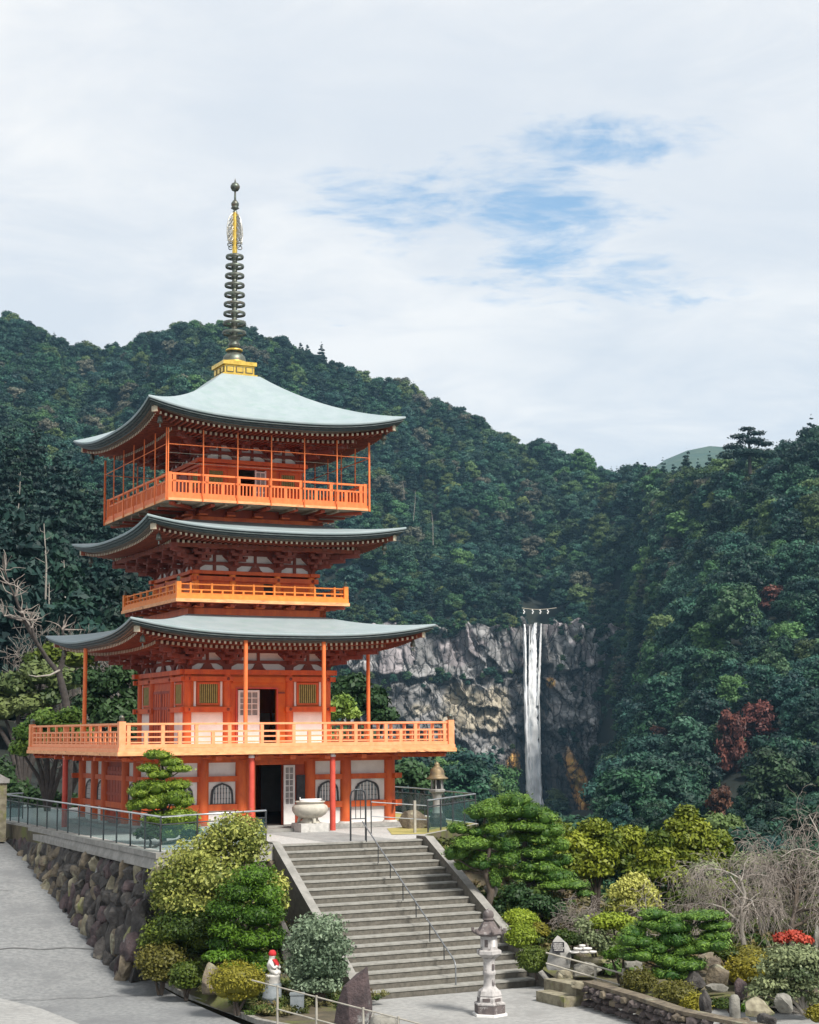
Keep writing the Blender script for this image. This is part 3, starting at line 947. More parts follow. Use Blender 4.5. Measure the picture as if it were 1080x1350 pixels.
# --- spire
mb = MB()
for k in range(4):
    mb.M = R4(k)
    for (x0, y0, z0, x1, y1, z1) in ((-0.72, -0.72, 13.93, 0.72, -0.72, 14.04), (-0.62, -0.62, 14.04, 0.62, -0.62, 14.40), (-0.70, -0.70, 14.40, 0.70, -0.70, 14.55)):
        mb.add([(x0, y0, z0), (x1, y0, z0), (x1 if z0 > 14.1 else x1, y0, z1), (x0, y0, z1)], [(0, 1, 2, 3)], GOLD)
        mb.add([(x0, y0, z1), (x1, y0, z1), (x1 - 0.12, y0 + 0.12, z1), (x0 + 0.12, y0 + 0.12, z1)], [(0, 1, 2, 3)], GOLD)
        mb.add([(x0, y0, z0), (x1, y0, z0), (x1 - 0.12, y0 + 0.12, z0), (x0 + 0.12, y0 + 0.12, z0)], [(3, 2, 1, 0)], GOLD)
    for x in (-0.40, 0.0, 0.40):
        mb.bx(x - 0.15, x + 0.15, -0.645, -0.61, 14.10, 14.34, BRONZE)
        mb.bx(x - 0.12, x + 0.12, -0.655, -0.61, 14.13, 14.31, GOLD)
    mb.M = None
mb.bx(-0.60, 0.60, -0.60, 0.60, 14.41, 14.552, GOLD)
SP = pp(mb, 'spire')
mb = MB()
mb.lathe([(0.47, 14.55), (0.47, 14.70), (0.43, 14.86), (0.32, 14.98), (0.20, 15.03), (0.20, 15.06), (0.31, 15.10), (0.33, 15.14), (0.28, 15.19), (0.17, 15.21)], BRONZE, 24)
mb.lathe([(0.325, 15.095), (0.345, 15.12), (0.335, 15.15), (0.29, 15.18)], GOLD, 24)
mb.lathe([(0.475, 14.552), (0.48, 14.62), (0.472, 14.66)], GOLD, 24)
sub(mb, 'dome', SP)
mb = MB()
mb.lathe([(0.15, 15.19), (0.25, 15.30), (0.22, 15.42), (0.16, 15.46), (0.24, 15.58), (0.26, 15.66), (0.105, 15.72), (0.10, 18.95), (0.095, 19.1), (0.095, 20.85), (0.06, 20.9)], BRONZE, 16)
mb.lathe([(0.10, 19.12), (0.102, 20.8)], GOLD, 16, close=False)
mb.cyl((0, 0, 20.9), (0, 0, 21.95), 0.055, 0.03, BRONZE, 10)
mb.lathe([(0.0, 20.88), (0.17, 21.0), (0.12, 21.05), (0.15, 21.10), (0.16, 21.2), (0.08, 21.32), (0.0, 21.36)], BRONZE, 16)
sub(mb, 'mast', SP)
for i in range(9):
    t = i / 8
    z = 15.84 + t * (18.97 - 15.84)
    r = 0.46 - 0.11 * t
    mb = MB()
    mb.lathe([(r, -0.06), (r + 0.02, 0.0), (r, 0.06), (r - 0.03, 0.055), (r - 0.03, -0.055), (r, -0.06)], BRONZE, 28, (0, 0, z), close=False)
    for q in range(4):
        c, s = math.cos(q * PI / 2 + 0.3), math.sin(q * PI / 2 + 0.3)
        mb.bar((c * 0.09, s * 0.09, z - 0.02), (c * (r - 0.02), s * (r - 0.02), z - 0.02), 0.035, 0.03, BRONZE)
    mb.lathe([(0.10, -0.15), (0.135, -0.10), (0.135, 0.10), (0.10, 0.15)], BRONZE, 16, (0, 0, z), close=False)
    sub(mb, 'ring', SP)
mb = MB()
rnd = random.Random(5)
for q in range(4):          # the openwork flame fins
    mb.M = Matrix.Rotation(q * PI / 2 + 0.35, 4, 'Z')
    prof = [(0.10, 19.55), (0.36, 19.60), (0.41, 19.9), (0.40, 20.2), (0.33, 20.5), (0.22, 20.68), (0.10, 20.78)]
    mb.tube([(x, 0, z) for x, z in prof], 0.022, SILVER, 5)
    for w in range(16):
        z = 19.62 + w * 0.066
        x1 = 0.40 if z < 20.2 else 0.40 - (z - 20.2) * 0.5
        pts = [(0.08 + (x1 - 0.08) * j / 6, 0.012 * math.sin(j * 2.1 + w), z + 0.045 * math.sin(j * 1.9 + w * 1.7)) for j in range(7)]
        mb.tube(pts, 0.019, SILVER, 4)
    mb.tube([(0.10 + 0.14 * (1 - math.cos(a)), 0, 19.42 + 0.09 * math.sin(a)) for a in [j * 0.7 for j in range(9)]], 0.02, BRONZE, 5)
mb.M = None
sub(mb, 'flame_finial', SP)
mb = MB()
mb.lathe([(0, -0.20), (0.13, -0.14), (0.19, -0.03), (0.19, 0.05), (0.13, 0.15), (0.04, 0.20), (0.015, 0.33), (0, 0.38)], BRONZE, 18, (0, 0, 21.88))
sub(mb, 'jewel', SP)
# ------------------------------------------------------------------ ground sheets and stonework
def fbm(x, y, z=0.0, o=4):
    return noise.fractal(Vector((x, y, z)), 1.0, 2.0, o, noise_basis='PERLIN_ORIGINAL')

GRAVEL = mat('raked_gravel', (0.50, 0.49, 0.47), 0.95, (0.36, 0.355, 0.345), 14.0, bump=0.03, bscale=16, grime=(0.42, 0.41, 0.39), gscale=0.8)
ASPH = mat('worn_grey_asphalt', (0.165, 0.172, 0.176), 0.92, (0.245, 0.25, 0.25), 7.0, bump=0.02, bscale=26, grime=(0.15, 0.155, 0.16), gscale=0.45, gthr=(0.42, 0.70), detail=10)
CONC = mat('pale_concrete', (0.33, 0.33, 0.32), 0.92, (0.25, 0.25, 0.245), 6.0, bump=0.012, bscale=30, grime=(0.215, 0.215, 0.21), gscale=0.55, gthr=(0.45, 0.72), detail=10)

def zroad(v):
    """the road climbs beside the terrace wall"""
    t = -14.6
    if v <= t - 2: return ZP
    if v < t + 2:
        q = (v - t + 2) / 4
        return ZP + 0.154 * 4 * 0.5 * q * q * q * (2 - q) * 1.0
    return min(ZP + 0.154 * (v - t), -2.6)

# terrace top: level sheet, edges follow the retaining wall and the head of the stairs
TER = [(-7.28, -13.85), (-3.15, -12.1), (2.25, -12.1), (3.2, -10.1), (7.9, -5.3), (9.2, 2), (9.6, 9), (9.6, 60), (-7.28, 60)]
mb = MB()
top = [(*W(u, v, ZT),) for u, v in TER]
n = len(top)
bot = [(*W(u, v, -9.0),) for u, v in TER]
mb.add(top, [tuple(range(n))], GRAVEL)
mb.add(top + bot, [(i, i + n, (i + 1) % n + n, (i + 1) % n) for i in range(n)], SOIL)
tag(mb.build('ground'), kind='structure')
# paved strip and lawn on the terrace
def sheet(name, poly, z, m, kind='structure'):
    mb = MB()
    mb.add([(*W(u, v, z),) for u, v in poly], [tuple(range(len(poly)))], m)
    return tag(mb.build(name), kind=kind)
sheet('lawn', [(2.2, -9.6), (3.3, -9.85), (7.7, -5.4), (8.8, 2), (8.8, 6), (5.3, 6), (5.3, -5.3), (3.6, -6.3)], ZT + 0.012, DRYG)
sheet('path', [(-1.2, -12.0), (1.3, -12.0), (1.2, -6.0), (-1.1, -6.0)], ZT + 0.004, CONC)

# road and lower plaza in one sheet
vs = [-75, -60, -50, -45, -40, -36, -33, -30, -28, -26, -24, -22, -20, -18.5, -17, -16.2, -15.4, -14.6, -13.8, -13, -12.2] + list(np.linspace(-11, 60, 36))
def garden_edge(v):
    """u of the planted bed's kerb beside the road"""
    pts = [(-75, 30), (-27.5, 30), (-24.6, 30), (-24.5, 30), (60, -7.0)]
    return None
mb = MB()
us = [-34, -26, -20, -16, -14, -12.5, -11, -9.6, -8.6, -7.9]
verts, faces = [], []
for v in vs:
    ex = -7.45 if v > -15 else -7.45 + 0.0
    for u in us + [ex]:
        zz = zroad(v) + 0.02 * fbm(u * 0.3, v * 0.3)
        if u < -13 and v > -10:
            zz += 0.0
        verts.append((*W(u, v, zz),))
k = len(us) + 1
for j in range(len(vs) - 1):
    for i in range(k - 1):
        faces.append((j * k + i, j * k + i + 1, (j + 1) * k + i + 1, (j + 1) * k + i))
mb.add(verts, faces, ASPH, True)
tag(mb.build('road'), kind='structure')
# plaza east of the road line; its far edge follows bed kerb, stair foot and garden wall
PLZ = [(-7.45, -75), (26, -75), (26, -33), (8.0, -27.9), (1.25, -22.4), (2.3, -19.35), (-3.5, -19.2), (-4.2, -21.6), (-5.6, -22.8), (-7.45, -23.6)]
mb = MB()
mb.add([(*W(u, v, ZP),) for u, v in PLZ], [tuple(range(len(PLZ)))], CONC)
tag(mb.build('plaza'), kind='structure')
# paler repair patch and a joint line on the road
mb = MB()
pt = [(-20, -26), (-12.0, -22.4), (-11.0, -19.6), (-11.3, -16.5), (-12.6, -13.5), (-15, -12.5), (-20, -12)]
mb.add([(*W(u, v, zroad(v) + 0.045),) for u, v in pt], [tuple(range(len(pt)))], CONC)
o = tag(mb.build('pavement'), kind='structure')
SEAM = mat('road_seam', (0.12, 0.12, 0.12), 0.95, (0.17, 0.17, 0.17), 4)
mb = MB()
def road_strip(a, b, w, n=14):
    (u0, v0), (u1, v1) = a, b
    for i in range(n):
        p = [(u0 + (u1 - u0) * t / n, v0 + (v1 - v0) * t / n + 0.10 * math.sin(t * 1.7)) for t in (i, i + 1)]
        (a0, b0), (a1, b1) = p
        mb.add([(*W(a0, b0 - w, zroad(b0 - w) + 0.030),), (*W(a1, b1 - w, zroad(b1 - w) + 0.030),), (*W(a1, b1 + w, zroad(b1 + w) + 0.030),), (*W(a0, b0 + w, zroad(b0 + w) + 0.030),)], [(0, 1, 2, 3)], SEAM)
road_strip((-13.6, -9.0), (-8.2, -10.2), 0.035)
road_strip((-13.8, -2.0), (-9.0, -2.6), 0.02)
road_strip((-13.0, -14.6), (-8.4, -15.4), 0.02)
tag(mb.build('road_seam'), kind='structure')

# wide earth sheet under everything, out to the hills
def hground(x, y):
    """ground height of garden and valley, world coordinates"""
    u, v = L((x, y))
    # bank beside the stairs falling to the pond garden
    t = min(1, max(0, (v + 20.5) / 10.5))
    bank = ZP + 0.25 + (ZT - 0.3 - ZP - 0.25) * t * t * (3 - 2 * t)
    far = -6.9 - 0.035 * max(0, v + 22)
    far = max(far, -9.5)
    w = min(1, max(0, (u - 3.6) / 5.5)); w = w * w * (3 - 2 * w)
    z = bank * (1 - w) + far * w
    z += 0.16 * fbm(x * 0.45, y * 0.45)
    return z
mb = MB()
verts, faces = [], []
nu, nv = 60, 70
for j in range(nv):
    v = -29 + j * (90 / (nv - 1)) if j < nv else 0
    for i in range(nu):
        u = 2.27 + (i / (nu - 1)) ** 1.3 * 60
        ul = u
        if v < -19.4:
            ul = max(u, 2.3 + (v + 19.4) * 0.3 + (0 if v > -22.5 else (-22.5 - v) * 1.28))
        p = W(ul, v, 0)
        z = hground(p.x, p.y)
        if v > -12 and u < 9.5:
            z = min(z, ZT - 0.05)
        verts.append((p.x, p.y, z))
for j in range(nv - 1):
    for i in range(nu - 1):
        faces.append((j * nu + i, j * nu + i + 1, (j + 1) * nu + i + 1, (j + 1) * nu + i))
mb.add(verts, faces, SOIL, True)
tag(mb.build('garden_ground'), kind='structure')
# planted bed left of the stairs
KERB = [(-7.32, -11.0), (-7.30, -12.5), (-7.28, -14.2), (-7.22, -15.9), (-7.12, -17.6), (-7.02, -19.3), (-6.98, -21.0), (-6.6, -22.2), (-5.6, -22.75), (-4.2, -21.6), (-3.6, -19.3)]
def zbed(u, v):
    t = min(1, max(0, (v + 20.5) / 7.0))
    return ZP + 0.10 + 1.5 * t * t + 0.10 * fbm(u * 0.9, v * 0.9)
mb = MB()
verts, faces = [], []
nb = 26
for j in range(nb):
    v = -22.6 + j * (22.6 - 12.2) / (nb - 1)
    if v > -19.4: u0, u1 = -7.25 if v < -13.9 else -7.2, -2.9
    else: u0, u1 = -7.0 + max(0, (-21.0 - v)) * 0.55, -3.6 - (-19.4 - v) * 0.45
    for i in range(20):
        u = u0 + (u1 - u0) * i / 19
        z = zbed(u, v)
        if i == 0 or j == 0: z = ZP + 0.03
        verts.append((*W(u, v, z),))
for j in range(nb - 1):
    for i in range(19):
        faces.append((j * 20 + i, j * 20 + i + 1, j * 20 + 21 + i, j * 20 + 20 + i))
mb.add(verts, faces, SOIL, True)
tag(mb.build('garden_bed', None), kind='structure')
mb = MB()
mb.add([(*W(u, v, ZP + 0.045 + 0.06 * 0),) for u, v in [(-6.7, -21.2), (-5.5, -21.9), (-4.7, -21.2), (-5.4, -20.2), (-6.5, -20.0)]], [(0, 1, 2, 3, 4)], DRYG)
# kerb with a small gutter along the road
KM = mat('kerb_stone', (0.34, 0.33, 0.30), 0.9, (0.20, 0.19, 0.17), 5.0, grime=(0.10, 0.09, 0.08), gscale=2, gthr=(0.5, 0.7))
mb = MB()
pts = [W(u, v, zroad(v) + 0.03) for u, v in KERB]
fine = []
for a, b in zip(pts[:-1], pts[1:]):
    for q in range(4):
        fine.append(a.lerp(b, q / 4))
fine.append(pts[-1])
for a, b in zip(fine[:-1], fine[1:]):
    mb.bar(a, b, 0.16, 0.13, KM)
tag(mb.build('kerb'), 'low stone kerb curving along the road edge of the planted bed', 'kerb')

# ------------------------------------------------------------------ rocks
def rock_verts(seed, sx, sy, sz, rough=0.28, sub_=2, flat=0.0):
    bm = bmesh.new()
    bmesh.ops.create_icosphere(bm, subdivisions=sub_, radius=1.0)
    rnd_ = random.Random(seed)
    o = Vector((rnd_.uniform(-50, 50), rnd_.uniform(-50, 50), rnd_.uniform(-50, 50)))
    cuts = [(Vector((rnd_.gauss(0, 1), rnd_.gauss(0, 1), rnd_.gauss(0, 0.8))).normalized(), rnd_.uniform(0.45, 0.8)) for _ in range(11)]
    for vtx in bm.verts:
        p = vtx.co.copy()
        d = 1 + rough * noise.noise(p * 1.3 + o) + rough * 0.5 * noise.noise(p * 3.1 + o) + rough * 0.30 * noise.noise(p * 7.0 + o)
        p = p * d
        for c, h0 in cuts:
            h = p.dot(c)
            if h > h0:
                p = p - c * (h - h0) * 0.92
        if p.z < -0.55: p.z = -0.55
        vtx.co = Vector((p.x * sx, p.y * sy, p.z * sz))
    vs_ = [vtx.co.copy() for vtx in bm.verts]
    fs_ = [tuple(vv.index for vv in fa.verts) for fa in bm.faces]
    bm.free()
    return vs_, fs_
def rock(mb, seed, p, sx, sy, sz, m, rz=0.0, rough=0.30, sub_=2, tilt=0.0):
    vs_, fs_ = rock_verts(seed, sx, sy, sz, rough, sub_)
    M = Matrix.Translation(p) @ Matrix.Rotation(rz, 4, 'Z') @ Matrix.Rotation(tilt, 4, 'Y')
    mb.add([M @ v for v in vs_], fs_, m, False)

# ------------------------------------------------------------------ retaining wall of big field stones
ST_WALL = shrine_thing('stone_retaining_wall', 'rough fieldstone retaining wall rising from the sloping road below the terrace', 'wall', -7.3, -3.0, -6)
WO = (-7.3, -3.0, -6)
def wall_stones(a, b, zbot, out, seed, pale):
    """stones on the battered face from a to b (terrace coords); out = outward normal (u,v)"""
    rnd_ = random.Random(seed)
    mb = MB()
    (u0, v0), (u1, v1) = a, b
    ln = math.hypot(u1 - u0, v1 - v0)
    du, dv = (u1 - u0) / ln, (v1 - v0) / ln
    top_z = ZT - 0.36
    row = 0
    z = top_z - 0.14
    while z > -7.4:
        h = rnd_.uniform(0.45, 0.78)
        zc = z - h / 2
        s = rnd_.uniform(-0.4, 0)
        while s < ln + 0.2:
            w = rnd_.uniform(0.36, 0.84)
            sc_ = s + w / 2
            u, v = u0 + du * sc_, v0 + dv * sc_
            if zc > zbot(u, v) - 0.5:
                bat = 0.30 * (top_z - zc)
                p = (u + out[0] * (bat - 0.10), v + out[1] * (bat - 0.10), zc + rnd_.uniform(-0.06, 0.06))
                q = rnd_.random()
                lightness = pale(sc_ / ln)
                m = ROCKB if q < lightness else (ROCKD if q < 0.86 else ROCKP)
                if q < lightness * 0.35: m = ROCKM
                rock(mb, rnd_.randint(0, 9999), p, w * 0.70 if abs(du) > 0.5 else 0.36, 0.36 if abs(du) > 0.5 else w * 0.70, h * rnd_.uniform(0.70, 0.92), m, rnd_.uniform(-0.25, 0.25) + math.atan2(dv, du) * (1 if abs(du) > 0.5 else 0), 0.30, 3, rnd_.uniform(-0.25, 0.25))
            s += w * 0.94
        z -= h * 0.80
        row += 1
    return mb
mbs = wall_stones((-7.3, -13.6), (-7.05, 7.5), lambda u, v: zroad(v), (-1, 0), 3, lambda t: 0.15 + 0.75 * min(1, max(0, (t - 0.25) * 1.6)))
mbs.build('stone_face', ST_WALL, None, WO)
mbs = wall_stones((-7.35, -13.9), (-2.95, -12.25), lambda u, v: zbed(u, v), (0.35, -0.94), 9, lambda t: 0.12)
mbs.build('stone_face', ST_WALL, None, WO)
mb = MB()   # dark backing behind the stones
mb.add([(-7.2, -13.7, ZT - 0.06), (-6.95, 7.6, ZT - 0.06), (-7.35, 7.6, -4.2), (-8.2, -13.9, -7.3)], [(0, 1, 2, 3)], ROCKD)
mb.add([(-7.2, -13.72, ZT - 0.06), (-2.95, -12.1, ZT - 0.06), (-2.6, -13.1, -7.3), (-8.2, -13.9, -7.3)], [(3, 2, 1, 0)], ROCKD)
mb.build('wall_core', ST_WALL, None, WO)
mb = MB()   # coping
cp = [(-7.02, 8.2), (-7.30, -13.92), (-3.05, -12.2)]
mb.add([(-7.20, 8.2, ZT - 0.11), (-6.86, 8.2, ZT - 0.11), (-6.86, 8.2, ZT + 0.05), (-7.20, 8.2, ZT + 0.05),
        (-7.50, -14.1, ZT - 0.11), (-7.12, -13.70, ZT - 0.11), (-7.12, -13.70, ZT + 0.05), (-7.50, -14.1, ZT + 0.05),
        (-3.02, -12.36, ZT - 0.11), (-3.12, -12.05, ZT - 0.11), (-3.12, -12.05, ZT + 0.05), (-3.02, -12.36, ZT + 0.05)],
       [(0, 1, 2, 3), (0, 4, 5, 1), (1, 5, 6, 2), (2, 6, 7, 3), (3, 7, 4, 0), (4, 8, 9, 5), (5, 9, 10, 6), (6, 10, 11, 7), (7, 11, 8, 4), (11, 10, 9, 8)], COPING)
mb.add([(-7.56, -14.16, ZT - 0.42), (-7.16, 8.2, ZT - 0.42), (-7.16, 8.2, ZT - 0.112), (-7.44, -14.04, ZT - 0.112)], [(0, 1, 2, 3)], COPING)
mb.add([(-7.56, -14.16, ZT - 0.42), (-7.44, -14.04, ZT - 0.112), (-3.0, -12.34, ZT - 0.112), (-3.0, -12.44, ZT - 0.42)], [(0, 1, 2, 3)], COPING)
mb.build('coping', ST_WALL, None, WO)

# ------------------------------------------------------------------ stairs
STA = shrine_thing('stone_staircase', 'wide flight of grey stone steps climbing to the pagoda terrace', 'stairs', -0.4, -19.2, ZP)
SO = (-0.4, -19.2, ZP)
NR, RH, TD = 19, (ZT - ZP) / 19, 0.388
V0 = -12.2
for i in range(NR):
    z1 = ZT - i * RH
    v1 = V0 - i * TD
    ul = -2.95 - 0.022 * i
    mb = MB()
    vb = v1 + TD + 0.2
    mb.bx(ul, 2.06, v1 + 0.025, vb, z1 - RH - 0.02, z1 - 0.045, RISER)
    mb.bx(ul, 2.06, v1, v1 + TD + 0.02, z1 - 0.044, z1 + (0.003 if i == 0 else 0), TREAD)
    mb.build('step', STA, None, SO)
vl = V0 - (NR - 1) * TD
for s in (0, 1):
    mb = MB()
    if s:
        a0, a1, b0, b1 = 2.07, 2.36, 2.07, 2.36
    else:
        a0, a1, b0, b1 = -3.22, -2.955, -3.64, -3.36
    p = [(a0, V0 + 0.5, ZT + 0.10), (a1, V0 + 0.5, ZT + 0.10), (a1, V0 - 0.15, ZT + 0.10), (a0, V0 - 0.15, ZT + 0.10), (b0, vl - 0.45, ZP + 0.22), (b1, vl - 0.45, ZP + 0.22)]
    q = [(x, y, z - 0.42) for x, y, z in p[:4]] + [(b0, vl - 0.45, ZP - 0.02), (b1, vl - 0.45, ZP - 0.02)]
    low = [(x, y, ZP - 0.3) for x, y, z in p]
    mb.add(p, [(0, 1, 2, 3), (3, 2, 5, 4)], COPING)
    v = p + low
    mb.add(v, [(0, 3, 9, 6), (3, 4, 10, 9), (1, 7, 8, 2), (2, 8, 11, 5), (4, 5, 11, 10), (0, 6, 7, 1)], RISER)
    mb.build('cheek_wall', STA, None, SO)

# ------------------------------------------------------------------ handrail in the middle of the stairs
HR = shrine_thing('stair_handrail', 'thin steel handrail running down the middle of the stone steps', 'handrail', -0.3, -15.5, -5)
HO = (-0.3, -15.5, -5)
def stair_z(v):
    return ZT - (V0 - v) / TD * RH
ha, hb = Vector((-0.02, -12.05, -2.83)), Vector((-0.46, -19.0, -6.27))
mb = MB()
mb.tube([ha, hb, hb + Vector((-0.01, -0.10, -0.08)), hb + Vector((-0.012, -0.14, -0.20)), hb + Vector((-0.012, -0.14, -0.86))], 0.021, RAILM, 8)
mb.build('rail', HR, None, HO)
for i in range(7):
    t = (i + 0.35) / 7
    p = ha.lerp(hb, t)
    k = math.floor((V0 - p.y) / TD)
    mb = MB(); mb.cyl((p.x, p.y, ZT - (k + 0) * RH - RH * (0 if k >= 0 else 0)), p, 0.016, 0.016, METAL, 6)
    mb.build('post', HR, None, HO)
mb = MB()
arch = [(-0.30, -11.75, ZT), (-0.30, -11.75, -2.05), (-0.26, -11.75, -1.90), (-0.14, -11.76, -1.83), (0.06, -11.78, -1.83), (0.17, -11.79, -1.90), (0.21, -11.8, -2.05), (0.21, -11.8, ZT)]
mb.tube(arch, 0.03, METAL, 8)
for x in (-0.13, 0.04):
    mb.cyl((x, -11.775, -2.75), (x, -11.77, -1.83), 0.012, 0.012, METAL, 6)
mb.cyl((-0.30, -11.75, -2.75), (0.21, -11.8, -2.75), 0.018, 0.018, METAL, 6)
mb.build('arch_rail', HR, None, HO)

# ------------------------------------------------------------------ glass fences
GLASS = bpy.data.materials.new('tinted_glass'); GLASS.use_nodes = True
_t = NT(GLASS.node_tree)
_b = GLASS.node_tree.nodes['Principled BSDF']
_b.inputs['Base Color'].default_value = (0.10, 0.19, 0.20, 1); _b.inputs['Roughness'].default_value = 0.06
_tr = _t.n('ShaderNodeBsdfTransparent'); _tr.inputs[0].default_value = (0.78, 0.86, 0.86, 1)
_mx = _t.n('ShaderNodeMixShader'); _mx.inputs[0].default_value = 0.16
_t.nt.links.new(_tr.outputs[0], _mx.inputs[1]); _t.nt.links.new(_b.outputs[0], _mx.inputs[2])
_t.nt.links.new(_mx.outputs[0], GLASS.node_tree.nodes['Material Output'].inputs[0])
def glass_fence(name, label, line, h, step, gm, rails=(0, -0.22)):
    u0, v0 = line[0]
    f = shrine_thing(name, label, 'fence', u0, v0, ZT)
    fo = (u0, v0, ZT)
    for dz in rails:
        mb = MB(); mb.tube([(u, v, ZT + h + dz) for u, v in line], 0.028 if dz == 0 else 0.022, STEEL if dz == 0 else METAL, 8)
        mb.build('rail', f, None, fo)
    for (a, b) in zip(line[:-1], line[1:]):
        ln = math.hypot(b[0] - a[0], b[1] - a[1]); n_ = max(1, round(ln / step))
        for i in range(n_ + 1):
            if i == 0 and a is not line[0]:
                continue
            t = i / n_
            u, v = a[0] + (b[0] - a[0]) * t, a[1] + (b[1] - a[1]) * t
            mb = MB(); mb.bx(u - 0.022, u + 0.022, v - 0.022, v + 0.022, ZT + 0.02, ZT + h, METAL)
            mb.build('post', f, None, fo)
        dx, dy = (b[0] - a[0]) / ln, (b[1] - a[1]) / ln
        for i in range(n_):
            p = (a[0] + dx * (ln * i / n_ + 0.06), a[1] + dy * (ln * i / n_ + 0.06))
            q = (a[0] + dx * (ln * (i + 1) / n_ - 0.06), a[1] + dy * (ln * (i + 1) / n_ - 0.06))
            mb = MB(); mb.bar((*p, ZT + 0.10 + (h - 0.36) / 2), (*q, ZT + 0.10 + (h - 0.36) / 2), 0.012, h - 0.36, gm)
            mb.build('glass_panel', f, None, fo)
    return f
glass_fence('glass_fence', 'long dark railed glass fence along the top of the fieldstone wall', [(-6.0, 8.6), (-6.98, 8.0), (-7.26, -13.75), (-3.3, -12.0)], 1.06, 1.6, GLASS)
glass_fence('glass_fence', 'glass fence with two pale rails at the corner of the terrace right of the pagoda', [(3.7, -9.35), (7.75, -5.35), (8.9, 2.0), (9.3, 9.0)], 1.10, 1.35, GLASS)
# low white post and bar fence on the lawn
f = shrine_thing('bar_fence', 'low fence of pale bars and one cream post between pagoda column and glass fence', 'fence', 3.1, -9.2, ZT)
fo = (3.1, -9.2, ZT)
mb = MB(); mb.bx(3.28, 3.36, -9.14, -9.06, ZT, -2.35, PIPE); mb.build('post', f, None, fo)
mb = MB(); mb.cyl((1.9, -8.6, ZT), (1.9, -8.6, -2.25), 0.02, 0.02, METAL, 6); mb.build('post', f, None, fo)
for z in (-2.50, -2.98):
    mb = MB(); mb.tube([(1.9, -8.6, z + 0.12), (3.32, -9.1, z), (3.68, -9.3, z - 0.03)], 0.018, STEEL, 6); mb.build('bar', f, None, fo)
# ------------------------------------------------------------------ leaf builders
def _cube_sphere():
    vs_, qs = [], []
    n = 3
    for ax in range(3):
        for sg in (-1, 1):
            b = len(vs_)
            for i in range(n + 1):
                for j in range(n + 1):
                    p = [0, 0, 0]
                    p[ax] = sg; p[(ax + 1) % 3] = -1 + 2 * i / n; p[(ax + 2) % 3] = (-1 + 2 * j / n)
                    q = np.array(p, float); vs_.append(q / np.linalg.norm(q))
            for i in range(n):
                for j in range(n):
                    a = b + i * (n + 1) + j
                    qs.append((a, a + 1, a + n + 2, a + n + 1) if sg < 0 else (a, a + n + 1, a + n + 2, a + 1))
    return np.array(vs_), np.array(qs)
CSV, CSQ = _cube_sphere()
def leaves(seed, blobs, n, size, up=0.45, jit=0.6, core=0.72, aspect=0.55, low=-0.35, depth=0.35, droop=0.0, tvar=0.28, lvar=0.16):
    """blobs: (x,y,z,rx,ry,rz). Returns verts, quads, tint of leaf faces spread through the outer part of each blob, plus an inner core."""
    g = np.random.default_rng(seed)
    B = np.array(blobs, float)
    wts = (B[:, 3] * B[:, 4] + B[:, 3] * B[:, 5] + B[:, 4] * B[:, 5]); wts /= wts.sum()
    idx = g.choice(len(B), size=n, p=wts)
    d = g.normal(size=(n, 3)); d /= np.linalg.norm(d, axis=1)[:, None]
    lowm = d[:, 2] < low
    d[lowm, 2] *= -g.random(lowm.sum())
    d /= np.linalg.norm(d, axis=1)[:, None]
    rad = 1.0 + 0.14 * g.normal(size=n) - depth * g.random(n) ** 2
    pos = B[idx, :3] + d * B[idx, 3:6] * rad[:, None]
    nr = d / B[idx, 3:6] * B[idx, 3:6].mean(axis=1)[:, None]
    nr /= np.linalg.norm(nr, axis=1)[:, None]
    nr = nr + np.array([0, 0, up]) + g.normal(size=(n, 3)) * jit
    nr /= np.linalg.norm(nr, axis=1)[:, None]
    rv = g.normal(size=(n, 3))
    t1 = np.cross(nr, rv); t1 /= np.linalg.norm(t1, axis=1)[:, None] + 1e-9
    if droop:
        t1[:, 2] -= droop; t1 /= np.linalg.norm(t1, axis=1)[:, None]
    t2 = np.cross(nr, t1); t2 /= np.linalg.norm(t2, axis=1)[:, None] + 1e-9
    s = size * (0.6 + 0.8 * g.random(n))
    a, b = t1 * s[:, None], t2 * (s * aspect)[:, None]
    v = np.empty((n, 4, 3)); v[:, 0] = pos - a; v[:, 1] = pos + b - a * 0.1; v[:, 2] = pos + a; v[:, 3] = pos - b - a * 0.1
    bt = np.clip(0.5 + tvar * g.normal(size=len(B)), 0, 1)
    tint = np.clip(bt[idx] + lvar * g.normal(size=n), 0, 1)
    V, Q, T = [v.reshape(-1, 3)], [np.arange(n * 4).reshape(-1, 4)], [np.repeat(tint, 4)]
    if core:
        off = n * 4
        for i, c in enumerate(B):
            V.append(c[:3] + CSV * c[3:6] * core); Q.append(CSQ + off); T.append(np.full(len(CSV), bt[i] * 0.35)); off += len(CSV)  # core tinted darker: shade inside the crown is painted in
    return np.concatenate(V), np.concatenate(Q), np.concatenate(T)

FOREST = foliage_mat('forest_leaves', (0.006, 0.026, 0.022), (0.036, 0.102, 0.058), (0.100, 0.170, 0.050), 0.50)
FORESTD = foliage_mat('cedar_leaves', (0.005, 0.019, 0.017), (0.020, 0.056, 0.040), None, 0.35)
FORESTB = foliage_mat('pale_canopy_leaves', (0.055, 0.060, 0.042), (0.14, 0.140, 0.095), None, 0.3)
REDLEAF = foliage_mat('red_maple_leaves', (0.050, 0.018, 0.014), (0.160, 0.060, 0.038), None, 0.2)

